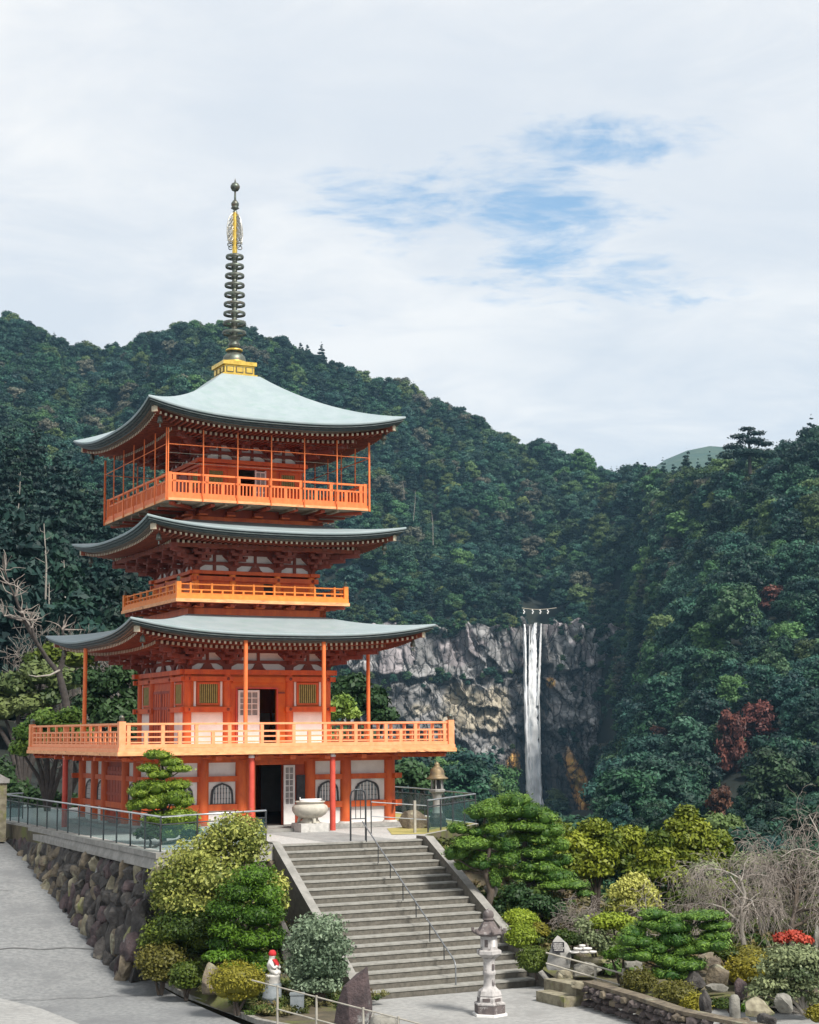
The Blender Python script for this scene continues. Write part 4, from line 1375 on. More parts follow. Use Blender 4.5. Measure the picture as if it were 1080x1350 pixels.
def broadleaf(seed, h, w, nblob, n, size, mat_, br=(0.15, 0.235)):
    g = random.Random(seed)
    bl = []
    for i in range(nblob):
        t = (i + 0.5) / nblob
        z = h * (0.34 + 0.56 * t)
        rr = w * 0.5 * math.sqrt(max(0.05, 1 - ((t - 0.35) / 0.72) ** 2)) * 0.80
        a = i * 2.4 + g.uniform(-0.5, 0.5)
        q = rr * math.sqrt(g.uniform(0.15, 1.0))
        r = w * g.uniform(*br)
        bl.append((math.cos(a) * q, math.sin(a) * q, z, r, r, r * g.uniform(0.6, 0.85)))
    v, q, t = leaves(seed, bl, n, size)
    return np_mesh('tree', v, q, mat_, t)
def conifer(seed, h, w, tiers, n, size, mat_):
    g = random.Random(seed)
    bl = []
    for i in range(tiers):
        t = i / (tiers - 1)
        z = h * (0.20 + 0.76 * t)
        r = w * 0.5 * (1 - t) ** 0.75 + 0.05 * w
        k = max(1, int(5 * (1 - t) + 1))
        for j in range(k):
            a = 2 * PI * j / k + i * 1.1 + g.uniform(-0.3, 0.3)
            b = r * 0.58 * g.uniform(0.8, 1.25)
            bl.append((math.cos(a) * r * 0.52, math.sin(a) * r * 0.52, z - 0.04 * h * g.random(), b, b, b * 0.62))
    v, q, t = leaves(seed, bl, n, size, droop=0.5)
    return np_mesh('tree', v, q, mat_, t)
# prototypes (meshes only; heights around 12 m)
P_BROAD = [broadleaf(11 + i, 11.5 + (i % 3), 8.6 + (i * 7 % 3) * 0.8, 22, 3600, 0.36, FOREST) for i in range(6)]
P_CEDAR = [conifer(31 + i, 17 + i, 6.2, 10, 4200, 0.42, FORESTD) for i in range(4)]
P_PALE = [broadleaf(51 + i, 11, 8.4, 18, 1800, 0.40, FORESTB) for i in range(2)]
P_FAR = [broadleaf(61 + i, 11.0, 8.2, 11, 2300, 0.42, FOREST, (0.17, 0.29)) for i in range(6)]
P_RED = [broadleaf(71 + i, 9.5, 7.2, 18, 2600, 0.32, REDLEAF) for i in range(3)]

# ------------------------------------------------------------------ hills
COLS = {
 -500: [(85, 1050), (120, 950), (190, 760), (260, 560), (400, 600), (700, 500), (950, 430), (1500, 520)],
 -60: [(85, 1052), (120, 980), (190, 815), (260, 645), (400, 690), (700, 540), (950, 440), (1500, 600)],
 30: [(85, 1052), (120, 990), (190, 845), (260, 690), (400, 700), (700, 560), (950, 444), (1500, 620)],
 125: [(85, 1052), (125, 1005), (190, 890), (260, 770), (420, 745), (700, 600), (960, 494), (1500, 660)],
 195: [(90, 1052), (130, 1015), (200, 920), (270, 800), (430, 770), (700, 600), (970, 466), (1500, 620)],
 290: [(95, 1055), (140, 1030), (220, 970), (300, 870), (450, 810), (720, 610), (980, 452), (1500, 600)],
 400: [(100, 1065), (160, 1060), (300, 1040), (500, 1000), (708, 900), (800, 690), (985, 480), (1500, 620)],
 450: [(100, 1085), (230, 1080), (420, 1058), (716, 1024), (722, 838), (810, 690), (990, 502), (1500, 640)],
 510: [(100, 1092), (250, 1090), (430, 1066), (716, 1026), (722, 836), (815, 690), (995, 521), (1500, 660)],
 600: [(100, 1102), (280, 1100), (450, 1085), (716, 1040), (722, 832), (815, 720), (985, 567), (1500, 690)],
 660: [(100, 1110), (300, 1112), (460, 1104), (716, 1072), (722, 832), (800, 735), (970, 597), (1500, 700)],
 730: [(100, 1112), (300, 1116), (460, 1110), (716, 1084), (722, 832), (790, 745), (930, 617), (1400, 720)],
 790: [(100, 1115), (280, 1115), (440, 1102), (690, 1070), (712, 832), (780, 735), (880, 633), (1400, 720)],
 835: [(100, 1116), (270, 1114), (400, 1088), (580, 1010), (660, 880), (740, 760), (850, 646), (1300, 730)],
 880: [(100, 1120), (260, 1114), (350, 1045), (450, 938), (555, 825), (645, 738), (720, 656), (1200, 740)],
 960: [(100, 1120), (250, 1114), (325, 1035), (400, 915), (480, 800), (540, 725), (600, 644), (1100, 760)],
 1010: [(100, 1120), (245, 1115), (315, 1038), (390, 915), (465, 795), (525, 712), (585, 628), (1050, 760)],
 1080: [(100, 1120), (240, 1116), (305, 1042), (375, 915), (445, 790), (505, 692), (560, 600), (1000, 760)],
 1600: [(100, 1110), (150, 1080), (220, 980), (300, 850), (400, 730), (460, 640), (520, 560), (1000, 700)],
}
ck = sorted(COLS)
def profile(px):
    px = min(max(px, ck[0]), ck[-1])
    for a, b in zip(ck[:-1], ck[1:]):
        if a <= px <= b:
            t = (px - a) / (b - a)
            return [(p[0] + (q[0] - p[0]) * t, p[1] + (q[1] - p[1]) * t) for p, q in zip(COLS[a], COLS[b])]
def is_cliff(px, seg):
    return 430 < px < 815 and seg == 3
def hill_point(px, s):
    """s runs 0..7 along the profile of a column"""
    pr = profile(px)
    k = min(6, int(s)); f = s - k
    r = pr[k][0] + (pr[k + 1][0] - pr[k][0]) * f
    pa, pb = at(px, pr[k][1], pr[k][0]), at(px, pr[k + 1][1], pr[k + 1][0])
    p = pa.lerp(pb, f)
    if r > 110:
        am = min(1, (r - 110) / 200)
        if is_cliff(px, k): am *= 0.2
        n_ = fbm(p.x * 0.012, p.y * 0.012, 0.3, 3) * 9 + fbm(p.x * 0.045, p.y * 0.045, 1.3, 3) * 3.0
        p.z += n_ * am * (0.55 if r < 600 else 0.8)
        # gullies and spurs on the open slopes
        lo = 1.0 if px > 835 else 4.0
        fold = math.sin(PI * min(1, max(0, (s - lo) / (6 - lo))))
        p.z += (abs(fbm(p.x * 0.011 + 3, p.y * 0.007, 4.1, 2)) * 42 - 9) * fold * am * (0.6 if px > 835 else 1.0) * (1 - 0.8 * max(0, 1 - abs(px - 890) / 75.0))
    # the stream's notch behind the lip of the fall
    if 4 <= s <= 5.2 and abs(px - 712) < 40:
        w = max(0, 1 - abs(px - 712) / 30.0)
        p.z -= 9.0 * w * max(0, 1 - (s - 4) / 1.2)
    return p
HILL = mat('hill_shaded_earth', (0.006, 0.010, 0.008), 0.95, (0.012, 0.016, 0.011), 0.05, grime=(0.02, 0.025, 0.015), gscale=0.02)  # near-black: forest floor shade is put into the colour of dark wet rock
pxs = list(range(-500, 1601, 14)); ss = [i / 8 for i in range(57)]
verts = [tuple(hill_point(px, s)) for px in pxs for s in ss]
faces = []
ns = len(ss)
for i in range(len(pxs) - 1):
    for j in range(ns - 1):
        faces.append((i * ns + j, (i + 1) * ns + j, (i + 1) * ns + j + 1, i * ns + j + 1))
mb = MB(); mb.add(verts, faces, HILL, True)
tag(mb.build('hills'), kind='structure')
# valley floor from the garden to the hills
mb = MB()
mb.add([(-400, 84, -9.3), (400, 84, -9.3), (400, 160, -14), (-400, 160, -14)], [(0, 1, 2, 3)], SOIL)
mb.add([(-120, 62, -9.2), (160, 20, -9.2), (400, 84.5, -9.25), (-400, 84.5, -9.25)], [(0, 1, 2, 3)], SOIL)
mb.add([(-400, 88, -4.2), (-24, 84, -4.2), (-8, 92, -4.0), (-400, 92, -4.0)], [(0, 1, 2, 3)], SOIL)
tag(mb.build('terrain'), kind='structure')
# the blue hill far beyond
mb = MB()
far = [(700, 660), (760, 650), (820, 640), (855, 622), (880, 606), (905, 594), (935, 588), (965, 590), (1010, 596), (1060, 610), (1120, 630), (1250, 650), (1400, 670)]
v, f = [], []
for px, py in far:
    for q in range(5):
        v.append(tuple(at(px + 6 * fbm(px * .02, q), py + (640 - py) * (1 - q / 4) * 1.0 + 10 * (1 - q / 4), 1900 + 160 * q)))
    for q in (1, 2):
        v.append(tuple(at(px, py + 60 * q, 2700 + 200 * q)))
n_ = 7
for i in range(len(far) - 1):
    for q in range(n_ - 1):
        f.append((i * n_ + q, (i + 1) * n_ + q, (i + 1) * n_ + q + 1, i * n_ + q + 1))
FARH = mat('far_hill_woods', (0.030, 0.062, 0.035), 0.95, (0.055, 0.085, 0.045), 0.02, detail=8, bump=6.0, bscale=0.03)
mb.add(v, f, FARH, True)
tag(mb.build('distant_hill'), kind='structure')

# ------------------------------------------------------------------ cliff
CLIFFM = bpy.data.materials.new('cliff_rock'); CLIFFM.use_nodes = True
t = NT(CLIFFM.node_tree); b_ = CLIFFM.node_tree.nodes['Principled BSDF']
co = t.n('ShaderNodeTexCoord').outputs['Object']
col_ = t.n('ShaderNodeAttribute', attribute_name='rock').outputs['Color']
streak = t.noise(t.scale(co, (0.55, 0.55, 0.035)), 1.0, 9, 0.72, 0.2)
blot = t.noise(t.scale(co, (0.06, 0.06, 0.06)), 1.0, 8, 0.65)
def vor(vec, feat):
    nd = t.n('ShaderNodeTexVoronoi', feature=feat); t.put(nd.inputs['Vector'], vec)
    nd.inputs['Scale'].default_value = 1.0
    return nd
wob = t.n('ShaderNodeVectorMath', operation='ADD')
wn = t.n('ShaderNodeTexNoise'); t.put(wn.inputs['Vector'], co); wn.inputs['Scale'].default_value = 0.12; wn.inputs['Detail'].default_value = 5
ws = t.n('ShaderNodeVectorMath', operation='SCALE'); t.put(ws.inputs[0], wn.outputs['Color']); ws.inputs['Scale'].default_value = 7.0
t.put(wob.inputs[0], co); t.put(wob.inputs[1], ws.outputs[0])
v1 = t.scale(wob.outputs[0], (0.30, 0.05, 0.075), rot=(0, 0.10, 0)); v2 = t.scale(wob.outputs[0], (0.16, 0.05, 0.24), rot=(0, 0.5, 0))
e1 = vor(v1, 'DISTANCE_TO_EDGE').outputs['Distance']; e2 = vor(v2, 'DISTANCE_TO_EDGE').outputs['Distance']
cv = t.n('ShaderNodeSeparateColor'); t.put(cv.inputs[0], vor(v1, 'F1').outputs['Color'])
cv2 = t.n('ShaderNodeSeparateColor'); t.put(cv2.inputs[0], vor(v2, 'F1').outputs['Color'])
tone = t.math('ADD', 0.62, t.math('ADD', t.math('MULTIPLY', cv.outputs[0], 0.45), t.math('MULTIPLY', cv2.outputs[1], 0.40)))
cc = t.n('ShaderNodeCombineColor')
for i_ in range(3): t.put(cc.inputs[i_], tone)
c = t.mix(1.0, col_, cc.outputs[0], 'MULTIPLY')
c = t.mix(t.math('MULTIPLY', t.mapr(streak, 0.50, 0.66), 0.62), c, (0.05, 0.05, 0.06))
ck_ = t.math('MAXIMUM', t.math('MULTIPLY', t.mapr(e1, 0.0, 0.055, 1.0, 0.0), 0.85), t.math('MULTIPLY', t.mapr(e2, 0.0, 0.045, 1.0, 0.0), 0.7))
c = t.mix(ck_, c, (0.022, 0.024, 0.028))
c = t.mix(t.math('MULTIPLY', t.mapr(blot, 0.55, 0.68), 0.45), c, t.mix(0.5, c, (0.06, 0.08, 0.05)))
t.put(b_.inputs['Base Color'], c); b_.inputs['Roughness'].default_value = 0.9; b_.inputs['Specular IOR Level'].default_value = 0.2
bn = t.n('ShaderNodeBump'); bn.inputs['Strength'].default_value = 1.0; bn.inputs['Distance'].default_value = 0.6
t.put(bn.inputs['Height'], t.math('ADD', streak, t.math('MULTIPLY', t.math('MINIMUM', e1, 0.1), 8.0))); t.put(b_.inputs['Normal'], bn.outputs[0])
def cell(x, y, s):
    return noise.cell(Vector((x * s[0], y * s[1], 3.7)))
cpx = np.arange(405, 862, 1.5); cpy = np.arange(800, 1125, 2.2)
verts, cols_c = [], []
for px in cpx:
    top = 822 - 8 * max(0, 1 - abs(px - 760) / 60) + 12 * fbm(px * 0.03, 2.0) + 2 * fbm(px * 0.12, 4.0) + (0 if px > 480 else (480 - px) * 0.30) + (max(0, px - 800) * 0.6)
    if 694 < px < 730:
        top = max(top, 823)
    for py in cpy:
        yy = max(py, top)
        r = 703 - 0.085 * max(0, 670 - px) - 0.10 * max(0, min(px, 830) - 735)
        X, Z = (px - 540) / 3.09, (965 - yy) / 3.09
        up_z = 0.055 if yy < 893 else 0.16
        wx = X + 1.2 * fbm(X * 0.1, Z * 0.06, 5)
        # jointed blocks: every cell its own set back and slant
        for (fx, fz, am, sl) in ((0.13, up_z * 0.8, 3.0, 0.7), (0.34, up_z * 1.9, 1.0, 0.35), (0.9, up_z * 4, 0.30, 0.1)):
            P_ = Vector((wx * fx + 0.35 * Z * fz, 0.0, Z * fz + 0.2 * wx * fx))
            c0 = noise.voronoi(P_)[1][0]
            hsh = noise.cell(c0 * 91.7)
            dl = P_ - c0
            am *= min(1, max(0.15, (yy - top) / 14))
            r += am * hsh + am * sl * (dl.x * noise.cell(c0 * 37.1 + Vector((5, 1, 2))) + dl.z * noise.cell(c0 * 17.9))
        r += 1.8 * fbm(X * 0.08, Z * 0.08, 7)
        ledge = 893 + 12 * fbm(px * 0.02, 3.0) - 0.12 * max(0, px - 600) + (10 if px > 730 else 0) - 0.22 * max(0, 520 - px)
        if yy > ledge: r += 3.2 * min(1, (yy - ledge) / 3) * max(0, 1 - (yy - ledge) / 55)
        else: r -= 1.2
        ledge2 = 962 + 9 * fbm(px * 0.03, 8.0)
        if yy > ledge2: r += 2.6 * min(1, (yy - ledge2) / 3) * max(0, 1 - (yy - ledge2) / 60)
        r -= 0.03 * max(0, yy - 900)
        q = max(0, 1 - abs(px - 705) / 26.0)
        r += 4.5 * q ** 0.7                       # chute worn by the fall
        if py < top: r += (top - py) * 0.22
        verts.append(tuple(at(px, yy, r)))
        # rock colour
        n1 = fbm(X * 0.07, Z * 0.07, 11); n2 = fbm(X * 0.16 + 9, Z * 0.05, 4); n3 = fbm(X * 0.3, Z * 0.3, 6)
        g_ = 0.47 + 0.14 * n2 + 0.07 * n3
        up_ = 1 if yy < ledge else 0
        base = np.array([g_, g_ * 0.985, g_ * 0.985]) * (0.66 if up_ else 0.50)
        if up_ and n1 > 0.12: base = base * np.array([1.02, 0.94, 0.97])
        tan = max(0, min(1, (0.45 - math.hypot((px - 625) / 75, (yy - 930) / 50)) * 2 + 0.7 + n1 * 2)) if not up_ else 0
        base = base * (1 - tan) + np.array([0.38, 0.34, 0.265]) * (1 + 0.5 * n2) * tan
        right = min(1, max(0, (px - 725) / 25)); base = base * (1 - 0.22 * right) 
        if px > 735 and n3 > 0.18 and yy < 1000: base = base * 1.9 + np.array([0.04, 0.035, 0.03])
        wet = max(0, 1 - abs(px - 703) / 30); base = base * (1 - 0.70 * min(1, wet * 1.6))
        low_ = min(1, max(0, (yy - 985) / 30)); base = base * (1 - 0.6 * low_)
        o1 = max(0, 1 - math.hypot((px - 674 + (yy - 1020) * 0.18) / 11, (yy - 1018) / 34)); o2 = max(0, 1 - math.hypot((px - (752 + (yy - 1000) * 0.36)) / 15, (yy - 1050) / 68)); o3 = max(0, 1 - math.hypot((px - 726) / 7, (yy - 900) / 8))
        o_ = min(1, max(o1, o2, o3 * 0.8) * 3.4 + (n3 * 0.8 if max(o1, o2) > 0.03 else 0)); o_ = max(0, o_)
        base = base * (1 - o_) + np.array([0.80, 0.43, 0.13]) * (1 + 0.5 * n3) * o_
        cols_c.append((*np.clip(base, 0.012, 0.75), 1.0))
nr_ = len(cpy)
faces = [(i * nr_ + j, (i + 1) * nr_ + j, (i + 1) * nr_ + j + 1, i * nr_ + j + 1) for i in range(len(cpx) - 1) for j in range(nr_ - 1)]
me = np_mesh('cliff', np.array(verts), np.array(faces), CLIFFM)
ca = me.attributes.new('rock', 'FLOAT_COLOR', 'POINT')
ca.data.foreach_set('color', np.array(cols_c, dtype=np.float32).ravel())
tag(obj('cliff', me), kind='structure')

# ------------------------------------------------------------------ waterfall, rope
WATER = bpy.data.materials.new('falling_water'); WATER.use_nodes = True
t = NT(WATER.node_tree); b_ = WATER.node_tree.nodes['Principled BSDF']
co = t.n('ShaderNodeTexCoord').outputs['Object']
s1 = t.noise(t.scale(co, (0.9, 0.9, 0.05)), 1.0, 8, 0.7)
s2 = t.noise(t.scale(co, (0.35, 0.35, 0.10)), 1.0, 6, 0.65)
c = t.mix(t.mapr(t.math('ADD', t.math('MULTIPLY', s1, 0.65), t.math('MULTIPLY', s2, 0.35)), 0.32, 0.50), (0.52, 0.58, 0.64), (0.95, 0.955, 0.96))
t.put(b_.inputs['Base Color'], c); b_.inputs['Roughness'].default_value = 0.6
def strand(mb, pts, seed):
    v, f = [], []
    m_ = 9
    P = []
    for (a, b) in zip(pts[:-1], pts[1:]):
        for q in range(14):
            P.append([a[i] + (b[i] - a[i]) * q / 14 for i in range(3)])
    P.append(list(pts[-1]))
    for j, (px, py, w) in enumerate(P):
        e1 = 0.20 * w * fbm(py * 0.06, seed) + 0.12 * w * fbm(py * 0.4, seed); e2 = 0.20 * w * fbm(py * 0.06, seed + 9) + 0.12 * w * fbm(py * 0.4, seed + 5)
        for i in range(m_):
            t_ = i / (m_ - 1)
            x = px - w / 2 + e1 + (w + e2 - e1) * t_
            bul = math.sin(t_ * PI)
            r = 699.0 - (py - 822) * 0.020 - 1.6 * bul + 0.9 * fbm(x * 0.5, py * 0.05, seed) 
            v.append(tuple(at(x, py, r)))
    for j in range(len(P) - 1):
        for i in range(m_ - 1):
            f.append((j * m_ + i, j * m_ + i + 1, (j + 1) * m_ + i + 1, (j + 1) * m_ + i))
    mb.add(v, f, WATER, True)
mb = MB()
strand(mb, [(706.5, 821, 3.5), (704, 832, 6.5), (703, 860, 9), (702.5, 900, 12), (702.5, 950, 15), (703.5, 1000, 18), (704.5, 1050, 20), (705, 1110, 21)], 1)
strand(mb, [(691.5, 823, 2.6), (692, 840, 4.2), (692.5, 880, 4.2), (693.5, 940, 5), (695.5, 1000, 6), (698, 1060, 7)], 5)
strand(mb, [(698.5, 825, 1.0), (698, 860, 1.6), (698, 910, 2.4), (698.5, 980, 3), (700, 1040, 4)], 21)
strand(mb, [(709, 880, 1.0), (711, 930, 1.8), (712.5, 1000, 2.2), (714, 1060, 3)], 25)
strand(mb, [(713.5, 822, 2.0), (712.5, 850, 2.6), (711, 890, 3.2), (709, 930, 4)], 12)
tag(mb.build('waterfall'), 'tall thin white waterfall dropping down the grey rock cliff', 'waterfall')
ROPE = mat('straw_rope', (0.55, 0.50, 0.40), 0.9)
PAPERW = mat('white_paper', (0.85, 0.85, 0.84), 0.8)
rp = thing('sacred_rope', 'rope with white paper streamers stretched across the top of the waterfall', 'rope', at(712, 803, 699))
ro = tuple(at(712, 803, 699))
mb = MB()
mb.tube([at(688 + i * 4.6, 801.5 + 2.0 * math.sin(i / 9.6 * PI), 699) for i in range(11)], 0.11, ROPE, 6)
mb.build('cord', rp, None, ro)
for px in (691, 702.5, 712.5, 722.5):
    mb = MB()
    p = at(px, 803.5, 698.9)
    for q in range(3):
        x = p.x + (0.18 if q % 2 else -0.12)
        mb.bx(x - 0.24, x + 0.24, p.y - 0.05 - 0.02 * q, p.y + 0.03 + 0.02 * q, p.z - 0.62 * (q + 1), p.z - 0.62 * q, PAPERW)
    mb.build('paper_streamer', rp, None, ro)

# ------------------------------------------------------------------ woods on the hills
rnd = random.Random(77)
trees = []
gridh = {}
def free(p, d):
    k = (int(p.x // 6), int(p.y // 6), int(p.z // 6))
    for dx in (-1, 0, 1):
        for dy in (-1, 0, 1):
            for dz in (-1, 0, 1):
                for q in gridh.get((k[0] + dx, k[1] + dy, k[2] + dz), ()):
                    if (q - p).length < d:
                        return False
    gridh.setdefault(k, []).append(p)
    return True
def screen(p):
    d2 = p.y * _cp + p.z * _sp; z2 = p.z * _cp - p.y * _sp
    u, w = FPX * p.x / d2, -FPX * z2 / d2
    return 540 + u * _c - w * _s, 675 + u * _s + w * _c
def scatter(px0, px1, s0, s1, spacing, keep):
    """even scatter over the hill surface"""
    dpx, ds = 10, 0.125
    for px in np.arange(px0, px1, dpx):
        for s in np.arange(s0, s1, ds):
            if is_cliff(px, int(s)) or is_cliff(px + dpx, int(s)):
                continue
            a, b, c_ = hill_point(px, s), hill_point(px + dpx, s), hill_point(px, s + ds * 0.999)
            area = ((b - a).cross(c_ - a)).length
            n_ = area / (spacing * spacing) * 1.5
            n_ = int(n_) + (1 if rnd.random() < n_ - int(n_) else 0)
            for _ in range(n_):
                p = hill_point(px + rnd.random() * dpx, s + rnd.random() * ds * 0.999)
                if keep(p) and free(p, spacing * 0.72):
                    trees.append(p)
def keep(p):
    x, y = screen(p)
    r = p.y
    tx, ty = screen(p + Vector((0, 0, 12)))
    if 688 < x < 732 and r > 700 and y > 797: return False       # stream mouth
    hw = 5.0 / r * FPX
    if r < 715 and 668 - hw * 0.5 < x < 724 + hw * 0.6 and ty < 1062: return False
    if r < 715 and 742 - hw * 0.3 < x < 798 + hw * 0.3 and ty < 1082: return False
    if 560 < r < 715 and x > 742 and x < 770 and ty < 1010: return False
    if r < 112: return False
    return True
scatter(-160, 1250, 0.6, 6.05, 6.3, keep)
for _ in range(420):
    px = rnd.uniform(560, 1300); r = rnd.uniform(72, 113)
    p = at(px, 1000, r); p.z = -9.0 - max(0, r - 84) * 0.06
    if free(p, 3.4): trees.append(p)
# bushes clinging to the cliff
ledge_bushes = []
for i in range(150):
    px = rnd.uniform(440, 850)
    py = rnd.choice([rnd.gauss(893, 6) - 0.12 * max(0, px - 600), rnd.gauss(815, 6), rnd.gauss(985, 14), rnd.uniform(830, 1040)])
    if px > 730 and rnd.random() < 0.5: py = rnd.uniform(815, 1010)
    if 676 < px < 735 or (px < 676 and 905 < py < 975) or (px < 676 and 828 < py < 880): continue
    ledge_bushes.append((at(px, py, 697 - 0.085 * max(0, 670 - px) - 0.10 * max(0, min(px, 830) - 735)), rnd.uniform(0.22, 0.5)))
for i in range(150):
    px = rnd.uniform(440, 850)
    if 686 < px < 728: continue
    ledge_bushes.append((at(px, 826 + rnd.uniform(-4, 8) + 12 * fbm(px * 0.03, 2.0), 704 - 0.085 * max(0, 670 - px) - 0.10 * max(0, min(px, 830) - 735)), rnd.uniform(0.35, 0.85)))
for i in range(50):      # thicket on the right shoulder of the cliff
    px = rnd.uniform(768, 862); py = rnd.uniform(835, 1080)
    if (px - 768) / 80 + 0.15 < rnd.random() * 0.9 or (px < 805 and py > 1000): continue
    ledge_bushes.append((at(px, py, 692 - 0.10 * (min(px, 830) - 735)), rnd.uniform(0.35, 0.75)))

def kind_of(p):
    x, y = screen(p)
    r = p.y
    if x < 330 and r < 330: return 'cedar'
    if r > 560 and rnd.random() < 0.07: return 'pale'
    if rnd.random() < (0.16 if r > 560 else 0.09): return 'cedar'
    if r > 560: return 'far'
    return 'broad'
LIB = {'broad': P_BROAD, 'cedar': P_CEDAR, 'pale': P_PALE, 'far': P_FAR}
items = []
for p in trees:
    k = kind_of(p)
    sc_ = rnd.choice([rnd.uniform(0.55, 0.9), rnd.uniform(0.8, 1.25), rnd.uniform(1.0, 1.5)]) * (1.0 if p.y > 400 else 0.84)
    if k == 'cedar': sc_ *= 0.92 if p.y < 330 else 0.75
    if p.y < 300 and p.y >= 114: sc_ = min(sc_, 1.0)
    if p.y < 114 or (p.y < 235 and screen(p)[0] > 560): sc_ = rnd.uniform(0.30, 0.48); k = 'broad'
    i = rnd.randrange(len(LIB[k]))
    items.append((p, k, i, sc_, rnd.uniform(0, 2 * PI)))
# nearest trees that can be told apart: one object each
items.sort(key=lambda q: q[0].y)
single, rest = [], []
cnt = {'R': 0, 'C': 0}
for it in items:
    p = it[0]
    x, y = screen(p)
    tx, ty = screen(p + Vector((0, 0, 10)))
    inview = -30 < x < 1110 and ty < 1120
    if inview and it[1] == 'broad' and x > 800 and 235 < p.y < 520 and cnt['R'] < 230:
        cnt['R'] += 1; single.append(it)
    elif inview and it[1] == 'cedar' and (x < 215) and p.y < 300 and cnt['C'] < 120:
        cnt['C'] += 1; single.append(it)
    else:
        rest.append(it)
def surf(px, py):
    """where a line of sight first meets the hill surface"""
    for j in range(0, 600):
        p = hill_point(px, j * 0.01)
        if p.y > 112 and screen(p)[1] <= py:
            return p
    return hill_point(px, 5)
# (px, base py, width px, height px)
REDS = [(872, 1003, 38, 40), (966, 1024, 46, 78), (1001, 986, 48, 52), (952, 1094, 36, 52), (1021, 808, 44, 34)]
redp = [surf(a, b) for a, b, _, _ in REDS]
def clear_of_reds(p):
    x, y = screen(p)
    for q, (mx, my, mw, mh) in zip(redp, REDS):
        hw = 4.2 / p.y * FPX
        ty = y - 10.5 / p.y * FPX
        if p.y < q.y + 3 and p.y > q.y - 80 and abs(x - mx) < mw * 0.42 + hw * 0.75 and ty < my - 4 and y > my - mh * 0.5:
            return False
    return True
for p, k, i, s_, a_ in single:
    if not clear_of_reds(p):
        s_ *= 0.36
    if k == 'broad':
        o = obj('evergreen_tree', LIB[k][i], None, p - Vector((0, 0, 0.5)))
        tag(o, 'dark green broadleaf tree crowded in the wooded slope right of the waterfall', 'tree', 'evergreens on the slope right of the waterfall')
    else:
        o = obj('cedar_tree', LIB[k][i], None, p - Vector((0, 0, 0.5)))
        tag(o, 'tall dark cedar crowded in the shady hillside left of the pagoda', 'tree', 'cedars on the hillside left of the pagoda')
    o.rotation_euler = (0, 0, a_); o.scale = (s_, s_, s_ * rnd.uniform(0.9, 1.15))
redlab = ['small dark red maple nearest the cliff in the right hand woods',
          'large dull red maple in the middle of the right hand woods',
          'brownish red maple directly above and behind the large dull red one',
          'little red maple at the foot of the woods above the yellow green trees',
          'bright red maple highest on the right hand wooded slope']
for q, (px, py, w_, h_) in enumerate(REDS):
    k_ = redp[q].y / FPX
    o = obj('maple_tree', P_RED[q % 3], None, redp[q] - Vector((0, 0, 0.40 * h_ * k_)))
    o.scale = (w_ * k_ / 6.8, w_ * k_ / 6.8, h_ * k_ / 6.2); o.rotation_euler = (0, 0, q * 1.3)
    tag(o, redlab[q], 'tree', 'red maples in the woods')
# everything beyond that reads as one mass: one object scattered by geometry nodes
rest = [it if clear_of_reds(it[0]) else (it[0], it[1], it[2], it[3] * 0.36, it[4]) for it in rest]
order = ['broad', 'cedar', 'pale', 'far']
lib_col = bpy.data.collections.new('wood_library')
base_i, kq = {}, 0
for k in order:
    base_i[k] = kq
    for i, me_ in enumerate(LIB[k]):
        ob = bpy.data.objects.new('wood_%02d' % kq, me_)
        lib_col.objects.link(ob); kq += 1
def scatter_object(name, pts, idx, rot, scl, lib=None):
    me_ = bpy.data.meshes.new(name)
    me_.vertices.add(len(pts)); me_.vertices.foreach_set('co', np.array([tuple(p) for p in pts], dtype=np.float32).ravel())
    for an, ty, va in (('kind_index', 'INT', np.array(idx, dtype=np.int32)), ('turn', 'FLOAT', np.array(rot, dtype=np.float32)), ('size', 'FLOAT', np.array(scl, dtype=np.float32))):
        a_ = me_.attributes.new(an, ty, 'POINT'); a_.data.foreach_set('value', va)
    o_ = obj(name, me_)
    ng = bpy.data.node_groups.new(name + '_nodes', 'GeometryNodeTree')
    ng.interface.new_socket('Geometry', in_out='INPUT', socket_type='NodeSocketGeometry')
    ng.interface.new_socket('Geometry', in_out='OUTPUT', socket_type='NodeSocketGeometry')
    N = ng.nodes
    gi, go = N.new('NodeGroupInput'), N.new('NodeGroupOutput')
    inst = N.new('GeometryNodeInstanceOnPoints'); ci = N.new('GeometryNodeCollectionInfo')
    ci.inputs['Collection'].default_value = lib or lib_col
    ci.inputs['Separate Children'].default_value = True; ci.inputs['Reset Children'].default_value = True
    def attr(nm, ty):
        nd = N.new('GeometryNodeInputNamedAttribute'); nd.data_type = ty; nd.inputs['Name'].default_value = nm
        return nd.outputs['Attribute']
    cx = N.new('ShaderNodeCombineXYZ'); cs = N.new('ShaderNodeCombineXYZ')
    lk = ng.links.new
    lk(attr('turn', 'FLOAT'), cx.inputs[2])
    sz = attr('size', 'FLOAT')
    for i in range(3): lk(sz, cs.inputs[i])
    lk(gi.outputs[0], inst.inputs['Points']); lk(ci.outputs[0], inst.inputs['Instance'])
    inst.inputs['Pick Instance'].default_value = True
    lk(attr('kind_index', 'INT'), inst.inputs['Instance Index'])
    lk(cx.outputs[0], inst.inputs['Rotation']); lk(cs.outputs[0], inst.inputs['Scale'])
    lk(inst.outputs[0], go.inputs[0])
    md = o_.modifiers.new('scatter', 'NODES'); md.node_group = ng
    return tag(o_, kind='stuff')
scatter_object('forest', [it[0] - Vector((0, 0, 0.5)) for it in rest], [base_i[it[1]] + it[2] for it in rest], [it[4] for it in rest], [it[3] for it in rest])
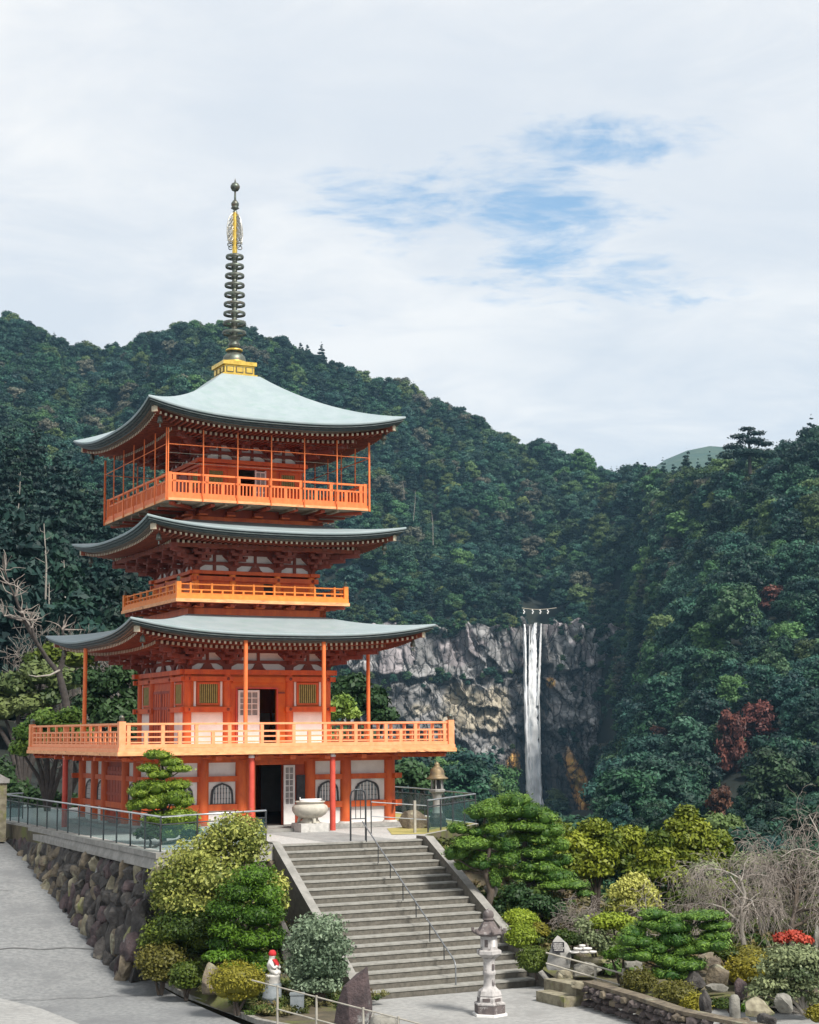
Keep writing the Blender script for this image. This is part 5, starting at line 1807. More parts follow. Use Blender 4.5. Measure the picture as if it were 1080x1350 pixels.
scatter_object('cliff_scrub', [p - Vector((0, 0, 3.0)) for p, s_ in ledge_bushes], [base_i['far'] + i % 6 for i in range(len(ledge_bushes))], [i * 1.7 for i in range(len(ledge_bushes))], [s_ for p, s_ in ledge_bushes])
print('forest', len(trees), 'single', cnt, 'rest', len(rest))
# ------------------------------------------------------------------ planting helpers
def fol(name, c1, c2, var=0.06, trans=0.2):
    return foliage_mat(name, c1, c2, None, var, 0.5, trans)
F_YEL = fol('yellow_green_leaves', (0.085, 0.125, 0.020), (0.40, 0.42, 0.105))
F_DKG = fol('deep_green_needles', (0.022, 0.065, 0.006), (0.105, 0.215, 0.016))
F_OLV = fol('olive_leaves', (0.030, 0.058, 0.008), (0.135, 0.175, 0.022))
F_BRN = fol('bronze_olive_leaves', (0.045, 0.050, 0.010), (0.15, 0.14, 0.028))
F_AZA = fol('clipped_yellow_leaves', (0.12, 0.115, 0.012), (0.33, 0.29, 0.030))
F_LIM = fol('lime_leaves', (0.10, 0.15, 0.010), (0.31, 0.38, 0.035))
F_GRY = fol('grey_green_leaves', (0.060, 0.095, 0.055), (0.24, 0.31, 0.20))
F_PIN = fol('pine_needles', (0.030, 0.090, 0.014), (0.195, 0.330, 0.050))
F_PIL = fol('light_pine_needles', (0.075, 0.14, 0.012), (0.26, 0.35, 0.045))
F_PID = fol('dark_pine_needles', (0.018, 0.052, 0.012), (0.065, 0.135, 0.032))
F_ROW = fol('yellow_olive_leaves', (0.050, 0.085, 0.008), (0.26, 0.300, 0.030))
F_BRT = fol('bright_broad_leaves', (0.055, 0.12, 0.015), (0.24, 0.34, 0.06))
F_DRK = fol('dark_broad_leaves', (0.012, 0.035, 0.012), (0.045, 0.095, 0.030))
F_RED = fol('scarlet_leaves', (0.26, 0.025, 0.018), (0.55, 0.080, 0.052))
F_LEM = fol('lemon_leaves', (0.20, 0.22, 0.04), (0.50, 0.50, 0.13))
F_SGE = fol('sage_needles', (0.070, 0.100, 0.045), (0.26, 0.30, 0.15))

def px_blobs(lst, d):
    out = []
    for b in lst:
        cx, cy, rx, ry = b[:4]
        off = b[4] if len(b) > 4 else 0.0
        c = at(cx, cy, d + off)
        k = (d + off) / FPX
        out.append((c.x, c.y, c.z, rx * k, rx * k * 0.95, ry * k))
    return out
def plant(name, label, cat, d, lst, m, n, size, base_px=None, zg=None, stem=BARK, sr=0.05, group=None, seed=1, **kw):
    """a shrub or small tree: stem part from the ground and a foliage part"""
    bl = px_blobs(lst, d)
    if base_px is None:
        base_px = sum(b[0] for b in lst) / len(lst)
    g = at(base_px, 1100, d)
    if zg is None:
        zg = hground(g.x, g.y) - 0.05
    base = Vector((g.x, g.y, zg))
    root = thing(name, label, cat, base, 0, group)
    v, q, t_ = leaves(seed, bl, n, size, **kw)
    me = np_mesh('foliage', v - np.array(tuple(base)), q, m, t_)
    obj('foliage', me, root)
    mb = MB()
    r_ = random.Random(seed)
    for b in bl:
        c = Vector(b[:3]) - base
        c.z -= b[5] * 0.3
        mid = Vector((c.x * 0.35 + r_.uniform(-.05, .05), c.y * 0.35, c.z * 0.55))
        mb.tube([(r_.uniform(-.05, .05), r_.uniform(-.05, .05), 0), mid, c], [sr, sr * 0.75, sr * 0.4], stem, 6)
    mb.build('stem', root)
    return root

def cloud_pine(name, label, d, pads, m, n, size, trunk_pts, tr=0.12, zg=None, seed=1, group=None, stem=BARK, puff=1.0, **kw):
    """pruned pine: pads of needles on a bent trunk; trunk_pts in (px, py)"""
    g = at(trunk_pts[0][0], trunk_pts[0][1], d)
    base = Vector((g.x, g.y, g.z if zg is None else zg))
    root = thing(name, label, 'pine tree', base, 0, group)
    bl = px_blobs([(q_[0], q_[1], q_[2], q_[3] * puff) + tuple(q_[4:]) for q_ in pads], d)
    opts = dict(up=0.9, jit=0.75, core=0.80, aspect=0.28, low=-0.25, depth=0.25)
    opts.update(kw)
    # every pad is a cushion of smaller tufts
    rr = random.Random(seed)
    fine = []
    for b in bl:
        k = 5 if b[3] > 0.28 else 3
        for i in range(k):
            a = 2 * PI * i / k + rr.uniform(-0.4, 0.4)
            q_ = 0.52 if k > 3 else 0.4
            fine.append((b[0] + math.cos(a) * b[3] * q_, b[1] + math.sin(a) * b[4] * q_, b[2] + rr.uniform(-0.15, 0.15) * b[5], b[3] * 0.52, b[4] * 0.52, b[5] * rr.uniform(0.65, 0.9)))
        fine.append((b[0], b[1], b[2] + b[5] * 0.12, b[3] * 0.62, b[4] * 0.62, b[5] * 0.92))
    v, q, t_ = leaves(seed, fine, n, size, **opts)
    obj('foliage', np_mesh('foliage', v - np.array(tuple(base)), q, m, t_), root)
    mb = MB()
    tp = [base] + [at(p[0], p[1], d) for p in trunk_pts[1:]]
    rad = [tr * (1 - 0.75 * i / (len(tp) - 1)) for i in range(len(tp))]
    mb.tube([p - base for p in tp], rad, stem, 8)
    mb.build('trunk', root)
    mb = MB()
    for b in bl:
        c = Vector(b[:3]); c.z -= b[5] * 0.5
        # leave the trunk a little below the pad
        j = min(range(len(tp)), key=lambda i: abs(tp[i].z - (c.z - 0.15)) + 0.25 * (tp[i] - c).length)
        s_ = tp[j]
        m_ = s_.lerp(c, 0.55); m_.z -= 0.06
        mb.tube([s_ - base, m_ - base, c - base], [rad[j] * 0.5, rad[j] * 0.35, 0.018], stem, 6)
    mb.build('branches', root)
    return root

def bare_tree(name, label, base, h, spread, seed, r0=0.12, levels=4, kids=(4, 5, 5, 6), weep=0.0, thick=BARK, thin=TWIG, lean=(0, 0), group=None, split=0.35, wob=0.25, up0=1.0, rmin=0.006):
    root = thing(name, label, 'bare tree', base, 0, group)
    rr = random.Random(seed)
    tk, tn = MB(), MB()
    def grow(p, d_, ln, rad, lev):
        pts = [p.copy()]
        cur, dd = p.copy(), d_.copy()
        ns_ = 5 if lev < 2 else 4
        for i in range(ns_):
            dd = dd + Vector((rr.gauss(0, wob), rr.gauss(0, wob), rr.gauss(0, wob * 0.6)))
            if weep and lev >= 1:
                dd.z -= weep * (0.25 + 0.35 * i) * (1 if lev > 1 else 0.45)
            elif lev >= 1:
                dd.z += 0.06
            dd.normalize()
            cur = cur + dd * (ln / ns_)
            pts.append(cur.copy())
        rads = [max(rmin, rad * (1 - 0.62 * i / ns_)) for i in range(ns_ + 1)]
        (tk if lev < 2 else tn).tube(pts, rads, thick if lev < 2 else thin, 7 if lev == 0 else (5 if lev == 1 else 3), cap=lev < 2)
        if lev >= levels:
            return
        n_ = kids[min(lev, len(kids) - 1)]
        for k in range(n_):
            f_ = split + (1 - split) * (k + rr.random() * 0.8) / n_ if lev == 0 else 0.18 + 0.82 * (k + rr.random()) / n_
            f_ = min(f_, 0.999)
            j = int(f_ * ns_); q = pts[j].lerp(pts[j + 1], f_ * ns_ - j)
            ax = (pts[j + 1] - pts[j]).normalized()
            a = k * 2.4 + rr.uniform(-0.6, 0.6)
            o1 = ax.orthogonal().normalized(); o2 = ax.cross(o1)
            side = o1 * math.cos(a) + o2 * math.sin(a)
            nd = (ax * rr.uniform(0.45, 0.8) + side * (spread if lev == 0 else 0.8) + Vector((0, 0, 0.18 if not weep else (0.35 if lev == 0 else 0)))).normalized()
            grow(q, nd, ln * rr.uniform(0.50, 0.74) * (1.15 if lev == 0 else 1), max(rmin, rads[j] * 0.62), lev + 1)
    grow(Vector((0, 0, 0)), Vector((lean[0], lean[1], up0)).normalized(), h * 0.62, r0, 0)
    tk.build('trunk', root)
    tn.build('twigs', root)
    return root

# ------------------------------------------------------------------ bed left of the stairs
zb = lambda d, px: (lambda u, v: zbed(u, v) - 0.1)(*L(at(px, 1100, d)))
plant('shrub', 'tall loose shrub with pale yellow green leaves below the terrace corner', 'shrub', 47.6,
      [(312, 1096, 34, 24), (285, 1112, 26, 20), (332, 1112, 20, 22, -.3), (262, 1134, 40, 28), (322, 1128, 30, 22), (234, 1160, 34, 30), (284, 1160, 44, 32, -.4), (252, 1192, 38, 26, -.4), (222, 1192, 24, 22), (366, 1172, 16, 20), (372, 1192, 10, 18), (210, 1172, 16, 22), (300, 1190, 30, 20)],
      F_YEL, 11000, 0.058, 285, -6.3, sr=0.05, seed=3, core=0.55, jit=0.9, depth=0.5, tvar=0.22, lvar=0.25)
plant('shrub', 'dark green bushy evergreen in front of the yellow green shrub', 'shrub', 46.0,
      [(335, 1156, 28, 17), (318, 1176, 30, 18), (350, 1180, 24, 20), (300, 1200, 28, 17), (340, 1206, 34, 20), (362, 1206, 12, 22), (300, 1226, 24, 16), (335, 1238, 36, 18), (362, 1240, 16, 18), (310, 1260, 26, 15), (345, 1264, 24, 13), (290, 1245, 16, 14)],
      F_DKG, 10000, 0.052, 325, -6.7, seed=4, jit=0.7, up=0.6, depth=0.4, aspect=0.4)
plant('shrub', 'rounded olive green shrub beside the foot of the fieldstone wall', 'shrub', 47.2,
      [(250, 1222, 44, 28), (218, 1232, 28, 24), (266, 1240, 24, 20), (196, 1244, 14, 14)], F_OLV, 6000, 0.048, 240, -6.95, seed=5)
plant('shrub', 'low bronze green shrub between the olive shrub and the road kerb', 'shrub', 46.4, [(214, 1268, 28, 22), (196, 1268, 16, 20), (226, 1278, 18, 16), (212, 1284, 24, 14)], F_BRN, 4400, 0.045, 214, -7.1, seed=6)
plant('shrub', 'smallest olive shrub beside the brown boulder near the kerb', 'shrub', 45.4, [(246, 1284, 20, 16), (258, 1292, 13, 12), (244, 1296, 18, 11)], F_OLV, 2300, 0.05, 248, -7.1, seed=7)
plant('azalea_bush', 'clipped yellow olive azalea dome at the road edge', 'azalea', 43.0, [(313, 1292, 34, 22), (298, 1300, 20, 18), (330, 1301, 18, 18), (313, 1310, 18, 12)], F_AZA, 5200, 0.036, 314, -7.1, seed=8, core=0.85, depth=0.2, jit=0.5)
plant('shrub', 'grey green round shrub at the left edge of the steps', 'shrub', 43.8,
      [(420, 1228, 32, 22), (402, 1250, 26, 22), (436, 1252, 26, 24), (418, 1272, 34, 24), (392, 1280, 18, 22), (444, 1280, 14, 20), (412, 1298, 26, 16), (432, 1300, 18, 14)],
      F_GRY, 9000, 0.048, 420, -7.1, seed=9, jit=0.9, depth=0.45)
plant('shrub', 'low spreading fern like plant at the base of the dark evergreen', 'shrub', 45.2, [(285, 1262, 16, 8), (345, 1278, 18, 7), (305, 1276, 14, 6)], F_DKG, 1300, 0.06, 320, -7.0, seed=10)
def one_rock(label, px, py, d, w, h, m, seed, dep=0.8, tilt=0.0, rough=0.3, name='boulder', group=None):
    """rock whose picture spans w x h pixels about (px, py)"""
    k = d / FPX
    c = at(px, py, d)
    mb = MB()
    rock(mb, seed, (0, 0, 0), w / 2 * k * 1.08, w / 2 * k * dep, h * 0.62 * k, m, 0.3 * (seed % 5), rough, 3, tilt)
    zc = 0.0
    o = mb.build(name, None, c - Vector((0, 0, h * 0.10 * k)))
    return tag(o, label, 'rock', group)
one_rock('tall purple grey boulder with a pale top at the foot of the steps', 466, 1312, 40.6, 54, 84, ROCKP, 21, 0.8, 0.0, 0.5)
one_rock('brown boulder half hidden behind the clipped azalea dome', 280, 1288, 44.6, 40, 46, ROCKB, 22)
one_rock('dark stone under the bronze green shrub by the kerb', 186, 1262, 47.5, 30, 26, ROCKD, 23)
one_rock('dark stone below the dark evergreen behind the statue', 376, 1236, 46.5, 34, 60, ROCKD, 24)
one_rock('small grey stone beside the road kerb at the wall foot', 172, 1246, 48.5, 16, 14, ROCKG, 25)
# stone water basin
c = at(505, 1330, 39.9)
bs = thing('stone_basin', 'mossy round stone water basin standing between the purple boulder and the steps', 'basin', Vector((c.x, c.y, ZP)))
mb = MB(); mb.lathe([(0.24, 0), (0.34, 0.12), (0.36, 0.32), (0.30, 0.46), (0.24, 0.50), (0.19, 0.49), (0.17, 0.40)], ROCKG, 18, close=False); mb.build('bowl', bs)
mb = MB(); mb.lathe([(0.0, 0.42), (0.18, 0.42)], LACQ, 18, close=False); mb.build('water', bs)
# small seated statue
c = at(359, 1300, 43.8)
stt = thing('stone_statue', 'little white seated statue with red cap and red bib on a round blue grey pedestal', 'statue', Vector((c.x, c.y, ZP)))
mb = MB(); mb.lathe([(0.27, 0), (0.27, 0.36), (0.285, 0.38), (0.285, 0.44), (0.26, 0.46), (0.26, 0.80), (0.24, 0.83)], SLATE, 22); mb.build('pedestal', stt)
mb = MB(); mb.lathe([(0.22, 0.83), (0.23, 0.87), (0.215, 0.99), (0.24, 1.03), (0.23, 1.07), (0.18, 1.09)], STONEL, 20); mb.build('plinth', stt)
bm = bmesh.new()     # the body: one skinned surface
joints = [((0, 0, 1.10), .17), ((0.0, 0, 1.26), .165), ((-0.01, 0, 1.42), .135), ((-0.015, 0, 1.52), .075), ((0.0, 0, 1.62), .10), ((0.03, 0, 1.68), .085),
          ((0.13, -0.09, 1.15), .085), ((0.25, -0.06, 1.12), .06), ((0.13, 0.09, 1.15), .085), ((0.25, 0.06, 1.12), .06),
          ((0.06, -0.14, 1.40), .06), ((0.16, -0.12, 1.28), .05), ((0.22, -0.05, 1.36), .042), ((0.06, 0.14, 1.40), .06), ((0.16, 0.12, 1.28), .05), ((0.22, 0.04, 1.30), .042)]
ed = [(0, 1), (1, 2), (2, 3), (3, 4), (4, 5), (0, 6), (6, 7), (0, 8), (8, 9), (2, 10), (10, 11), (11, 12), (2, 13), (13, 14), (14, 15)]
me = bpy.data.meshes.new('body')
me.from_pydata([j[0] for j in joints], ed, [])
bo = obj('body', me, stt); me.materials.append(WHITEP)
sk = bo.modifiers.new('skin', 'SKIN'); bo.modifiers.new('smooth', 'SUBSURF').levels = 2
bo.modifiers['smooth'].render_levels = 2
for i, j in enumerate(joints):
    me.skin_vertices[0].data[i].radius = (j[1], j[1])
me.skin_vertices[0].data[0].use_root = True
stt.rotation_euler = (0, 0, -0.55); stt.scale = (0.94, 0.94, 0.86)
mb = MB(); mb.lathe([(0.098, 1.635), (0.112, 1.66), (0.105, 1.72), (0.07, 1.78), (0.02, 1.80), (0, 1.80)], REDC, 16, (0.005, 0, 0)); mb.build('cap', stt)
mb = MB(); mb.add([(0.075, -0.10, 1.54), (0.075, 0.10, 1.54), (0.185, 0.085, 1.38), (0.20, 0, 1.34), (0.185, -0.085, 1.38), (0.10, 0, 1.54), (0.06, -0.10, 1.54), (0.06, 0.10, 1.54), (0.15, 0, 1.33)], [(0, 5, 3, 4), (5, 1, 2, 3), (0, 4, 8, 6), (1, 7, 8, 2)], REDC); mb.build('bib', stt)
# small block stone beside the pedestal
c = at(392, 1310, 43.2)
mb = MB(); mb.bx(-0.17, 0.17, -0.10, 0.10, 0, 0.50, SLATE); mb.bx(-0.19, 0.19, -0.12, 0.12, 0.501, 0.55, SLATE)
tag(mb.build('stone_marker', None, Vector((c.x, c.y, ZP))), 'small blue grey upright stone between the statue pedestal and the grey green shrub', 'stone marker')
# pipe fence along the plaza
pa, pb_ = at(366, 1302, 40.2), at(600, 1362, 37.0)
pf = thing('pipe_fence', 'low weathered pipe fence in front of the planted bed', 'fence', Vector((pa.x, pa.y, ZP)))
po = Vector((pa.x, pa.y, ZP))
d_ = (pb_ - pa)
mb = MB(); mb.tube([pa - d_ * 0.16 - po + Vector((0, 0, 0.02)), pb_ - po], 0.018, PIPE, 7); mb.build('rail', pf)
mb = MB(); mb.tube([pa - d_ * 0.01 - po + Vector((0, 0, -0.50)), pb_ - po + Vector((0, 0, -0.50))], 0.02, PIPE, 7); mb.build('rail', pf)
for t_ in (0.0, 0.235, 0.505, 0.70, 0.90):
    p = pa.lerp(pb_, t_)
    mb = MB(); mb.cyl((p.x - po.x, p.y - po.y, -0.02), (p.x - po.x, p.y - po.y, p.z - ZP + 0.05), 0.028, 0.028, PIPE, 8); mb.build('post', pf)

# ------------------------------------------------------------------ lanterns and burner
c = Vector((1.93, 42.96, ZP))
sl = thing('stone_lantern', 'tall grey stone lantern standing in front of the wide steps', 'stone lantern', c, 0.2)
LST = mat('lantern_stone', (0.46, 0.44, 0.43), 0.85, (0.34, 0.325, 0.315), 7.0, bump=0.006, bscale=40, grime=(0.13, 0.11, 0.105), gscale=4.0, gthr=(0.52, 0.68))
LSTD = mat('dark_lantern_stone', (0.145, 0.12, 0.115), 0.85, (0.10, 0.085, 0.085), 6.0, bump=0.006, bscale=40, grime=(0.33, 0.31, 0.30), gscale=5, gthr=(0.56, 0.7))
P6 = PI / 6
mb = MB(); mb.lathe([(0.46, 0), (0.46, 0.055), (0.44, 0.06)], PLASTER, 6, ph=P6, smooth=False)
mb.lathe([(0.405, 0.06), (0.405, 0.26), (0.39, 0.275)], LSTD, 6, ph=P6, smooth=False)
mb.lathe([(0.415, 0.276), (0.415, 0.31), (0.36, 0.33)], LST, 6, ph=P6, smooth=False)
mb.lathe([(0.34, 0.33), (0.335, 0.44), (0.31, 0.47), (0.325, 0.50), (0.29, 0.60), (0.22, 0.66)], LST, 6, ph=P6, smooth=False)
for q in range(6):
    a = q * PI / 3 + P6 + P6
    mb.M = Matrix.Rotation(a, 4, 'Z')
    mb.bx(0.255, 0.30, -0.10, 0.10, 0.36, 0.44, LSTD)
mb.M = None
mb.build('base', sl)
mb = MB(); mb.lathe([(0.20, 0.66), (0.165, 0.70), (0.15, 0.74), (0.145, 0.98), (0.165, 1.00), (0.17, 1.05), (0.165, 1.09), (0.145, 1.11), (0.15, 1.36), (0.17, 1.40)], LST, 18)
for z in (0.82, 1.20):
    mb.bx(0.04, 0.10, -0.165, -0.12, z - 0.07, z + 0.07, LSTD)
mb.build('shaft', sl)
mb = MB(); mb.lathe([(0.17, 1.40), (0.23, 1.44), (0.31, 1.50), (0.33, 1.52), (0.33, 1.60), (0.30, 1.62)], LST, 6, ph=P6, smooth=False); mb.build('platform', sl)
mb = MB(); mb.lathe([(0.225, 1.62), (0.225, 1.94), (0.215, 1.96)], LST, 6, ph=P6, smooth=False)
for q in range(6):
    mb.M = Matrix.Rotation(q * PI / 3 - PI / 2 + 0.35, 4, 'Z')
    mb.bx(0.19, 0.202, -0.065, 0.065, 1.70, 1.88, LEAFW if q % 2 == 0 else LSTD)
mb.M = None
mb.build('fire_box', sl)
mb = MB(); mb.lathe([(0.20, 1.955), (0.36, 1.99), (0.40, 2.03), (0.385, 2.05), (0.30, 2.10), (0.225, 2.20), (0.165, 2.30), (0.12, 2.34)], LSTD, 6, ph=P6, smooth=False)
for q in range(6):
    a = q * PI / 3 + P6
    mb.tube([(0.36 * math.cos(a), 0.36 * math.sin(a), 2.04), (0.42 * math.cos(a), 0.42 * math.sin(a), 2.08), (0.43 * math.cos(a), 0.43 * math.sin(a), 2.14), (0.39 * math.cos(a), 0.39 * math.sin(a), 2.15)], [0.05, 0.045, 0.04, 0.02], LSTD, 6)
mb.build('roof', sl)
mb = MB(); mb.lathe([(0.12, 2.34), (0.15, 2.36), (0.15, 2.39), (0.11, 2.40), (0.13, 2.43), (0.145, 2.49), (0.125, 2.55), (0.07, 2.60), (0.02, 2.63), (0, 2.64)], LSTD, 18); mb.build('jewel', sl)

c = spot(577, 1090, ZT)
bl_ = thing('stone_lantern', 'bronze roofed lantern on the lawn behind the right hand glass fence', 'stone lantern', c, 0.3)
BRZL = mat('brown_bronze', (0.24, 0.17, 0.09), 0.55, (0.15, 0.115, 0.075), 6.0, metal=0.3, grime=(0.32, 0.28, 0.17), gscale=5, gthr=(0.55, 0.72))
mb = MB(); mb.lathe([(0.38, 0), (0.38, 0.14), (0.33, 0.16), (0.32, 0.34), (0.25, 0.42), (0.22, 0.50)], ROCKD, 8, smooth=False)
mb.build('base', bl_)
mb = MB(); mb.lathe([(0.20, 0.50), (0.17, 0.62), (0.155, 1.0), (0.17, 1.15), (0.21, 1.20)], STONE, 14); mb.build('shaft', bl_)
mb = MB(); mb.lathe([(0.21, 1.20), (0.30, 1.27), (0.31, 1.34), (0.26, 1.36)], STONE, 6, smooth=False)
for q in range(6):
    a = q * PI / 3
    mb.cyl((0.21 * math.cos(a), 0.21 * math.sin(a), 1.36), (0.21 * math.cos(a), 0.21 * math.sin(a), 1.70), 0.028, 0.028, STONE, 6)
mb.lathe([(0.12, 1.36), (0.12, 1.70)], LACQ, 8); mb.build('fire_box', bl_)
mb = MB(); mb.lathe([(0.24, 1.70), (0.40, 1.72), (0.41, 1.76), (0.30, 1.82), (0.27, 1.90), (0.26, 2.02), (0.20, 2.12), (0.11, 2.17), (0.09, 2.22), (0.10, 2.26), (0.05, 2.32), (0, 2.36)], BRZL, 16); mb.build('roof', bl_)
one_rock('flat topped dark rock on the lawn beside the bar fence', 546, 1083, 60.0, 44, 26, ROCKB, 31, 0.7)

br = shrine_thing('incense_burner', 'large round stone incense burner on a square block before the pagoda door', 'incense burner', 0.62, -6.25, ZT)
BUR = mat('burner_stone', (0.50, 0.47, 0.40), 0.75, (0.40, 0.375, 0.32), 5.0, bump=0.005, bscale=30, grime=(0.22, 0.20, 0.16), gscale=3, gthr=(0.56, 0.75))
mb = MB(); mb.bx(-0.52, 0.52, -0.45, 0.45, 0.004, 0.30, STONEL); mb.build('block', br)
mb = MB()
mb.lathe([(0.22, 0.46), (0.40, 0.50), (0.55, 0.60), (0.625, 0.72), (0.635, 0.82), (0.60, 0.90), (0.50, 0.96), (0.47, 0.97), (0.50, 1.01), (0.54, 1.03), (0.53, 1.06), (0.47, 1.05), (0.44, 0.98), (0.0, 0.95)], BUR, 28)
mb.lathe([(0.35, 0.301), (0.34, 0.36), (0.27, 0.44), (0.25, 0.50)], BUR, 20)
for q in range(3):
    a = q * 2 * PI / 3 - PI / 2
    mb.tube([(0.40 * math.cos(a), 0.40 * math.sin(a), 0.305), (0.39 * math.cos(a), 0.39 * math.sin(a), 0.42), (0.30 * math.cos(a), 0.30 * math.sin(a), 0.54)], [0.075, 0.06, 0.10], BUR, 8)
mb.build('bowl', br)
mb = MB()
mb.lathe([(0.40, 1.02), (0.40, 1.05), (0.36, 1.07), (0.0, 1.10)], LEAFW, 20)
mb.bx(-0.40, 0.42, -0.06, 0.0, 1.09, 1.14, LEAFW); mb.cyl((-0.36, 0.04, 1.07), (-0.36, 0.04, 1.20), 0.03, 0.02, LEAFW, 8)
mb.build('lid', br)

# ------------------------------------------------------------------ pine on the terrace left
cloud_pine('pine_tree', 'pruned green pine in front of the left end of the pagoda', 52.5,
           [(208, 996, 19, 6), (225, 1005, 16, 5), (196, 1014, 16, 6), (236, 1014, 18, 5), (210, 1022, 18, 6), (200, 1038, 24, 8), (232, 1036, 20, 7), (186, 1046, 18, 8), (226, 1052, 26, 10), (200, 1060, 24, 9), (242, 1058, 14, 7), (178, 1062, 12, 8), (236, 1080, 26, 12), (206, 1082, 20, 10), (246, 1094, 18, 9), (218, 1098, 20, 8)],
           F_PIL, 16000, 0.060, [(216, 1112), (214, 1090), (218, 1068), (213, 1045), (217, 1025), (212, 1000)], 0.11, ZT, 41, up=0.8, puff=1.4)
plant('shrub', 'dark rounded shrub behind the glass fence at the wall corner', 'shrub', 51.0, [(196, 1100, 16, 10), (250, 1102, 10, 8)], F_DRK, 1000, 0.07, 200, ZT, seed=42)

# ------------------------------------------------------------------ right of the stairs
cloud_pine('pine_tree', 'cloud pruned pine with many small green pads beside the top of the steps', 51.0,
           [(638, 1071, 25, 13), (652, 1093, 18, 10), (604, 1093, 14, 9), (628, 1097, 13, 8), (622, 1111, 29, 12), (603, 1126, 18, 12), (634, 1129, 18, 11, .3), (667, 1115, 17, 11), (665, 1133, 20, 12), (633, 1139, 15, 9), (652, 1158, 11, 17), (612, 1142, 13, 9, .3), (648, 1112, 16, 10, .4), (655, 1150, 16, 11, .5)],
           F_PIN, 15000, 0.058, [(640, 1205), (648, 1175), (640, 1150), (645, 1120), (636, 1095), (640, 1078)], 0.13, hground(*at(640, 1100, 51.0).xy) - 0.1, 43, up=0.9)
cloud_pine('pine_tree', 'large dark domed pine with one long low branch between cloud pine and waterfall', 52.5,
           [(678, 1056, 24, 12), (652, 1062, 18, 11), (688, 1070, 30, 15), (660, 1078, 20, 11, .2), (716, 1078, 20, 13), (694, 1090, 32, 11), (724, 1096, 20, 12), (712, 1106, 22, 10), (684, 1104, 24, 10, .3), (708, 1124, 24, 13), (736, 1114, 16, 12), (682, 1124, 20, 11, .4), (708, 1144, 28, 11), (728, 1156, 30, 12), (692, 1154, 22, 11), (744, 1167, 32, 9, -.5), (770, 1178, 16, 5, -.6), (702, 1172, 22, 10, .3), (724, 1136, 22, 11, .4), (742, 1134, 14, 10, .4)],
           F_PIN, 21000, 0.060, [(694, 1232), (690, 1200), (698, 1165), (690, 1130), (694, 1098), (686, 1066)], 0.17, hground(*at(694, 1100, 52.5).xy) - 0.1, 44, up=0.9, stem=BARKD)
bush = 'clipped azalea balls beside the lower steps'
for i, (lab, d, ls, m_) in enumerate([
    ('topmost lime green clipped ball beside the stair cheek wall', 50.0, [(684, 1211, 18, 12), (697, 1215, 14, 11)], F_LIM),
    ('largest lime green clipped ball just below the topmost one', 48.8, [(687, 1236, 19, 17)], F_LIM),
    ('yellowest clipped ball to the right of the two lime green ones', 49.4, [(711, 1229, 12, 11)], F_AZA),
    ('lowest olive clipped ball nearest the foot of the cheek wall', 47.2, [(703, 1267, 19, 18)], F_OLV)]):
    plant('azalea_bush', lab, 'azalea', d, ls, m_, 2600, 0.036, None, None, seed=50 + i, core=0.86, depth=0.2, jit=0.5, group=bush)
# notice boulder
nb_ = thing('notice_boulder', 'upright grey boulder bearing a small black plaque with white writing', 'boulder', at(735, 1260, 46.8))
mb = MB(); rock(mb, 61, (0.0, 0, -0.04), 0.40, 0.24, 0.62, STONE, 0.2, 0.16, 3); mb.build('stone', nb_)
mb = MB(); mb.bx(-0.16, 0.17, -0.285, -0.26, 0.12, 0.40, LACQ); mb.bx(-0.13, 0.12, -0.26, -0.1, 0.18, 0.34, LACQ)
for z, a, b in ((0.355, -0.12, 0.10), (0.30, -0.13, 0.12), (0.245, -0.12, 0.13), (0.19, -0.10, 0.12)):
    x = a
    r_ = random.Random(int(z * 1000))
    while x < b:
        w = r_.uniform(0.018, 0.035)
        mb.bx(x, x + w, -0.288, -0.284, z - 0.014, z + 0.014, WHITEP); x += w + 0.012
mb.build('plaque', nb_)
wp = thing('stacked_bowls', 'low white stacked plates on the dark rocks right of the notice boulder', 'bowls', at(768, 1257, 46.6))
for q, (x, z, r_) in enumerate([(-0.22, 0, 0.15), (0.05, 0, 0.16), (0.27, 0, 0.13), (-0.12, 0.09, 0.13), (0.13, 0.09, 0.14), (0.0, 0.17, 0.09)]):
    mb = MB(); mb.lathe([(r_ * 0.6, 0), (r_, 0.03), (r_, 0.06), (r_ * 0.9, 0.065), (r_ * 0.5, 0.03)], WHITEP, 14, (x, 0, z), close=False); mb.build('bowl', wp)
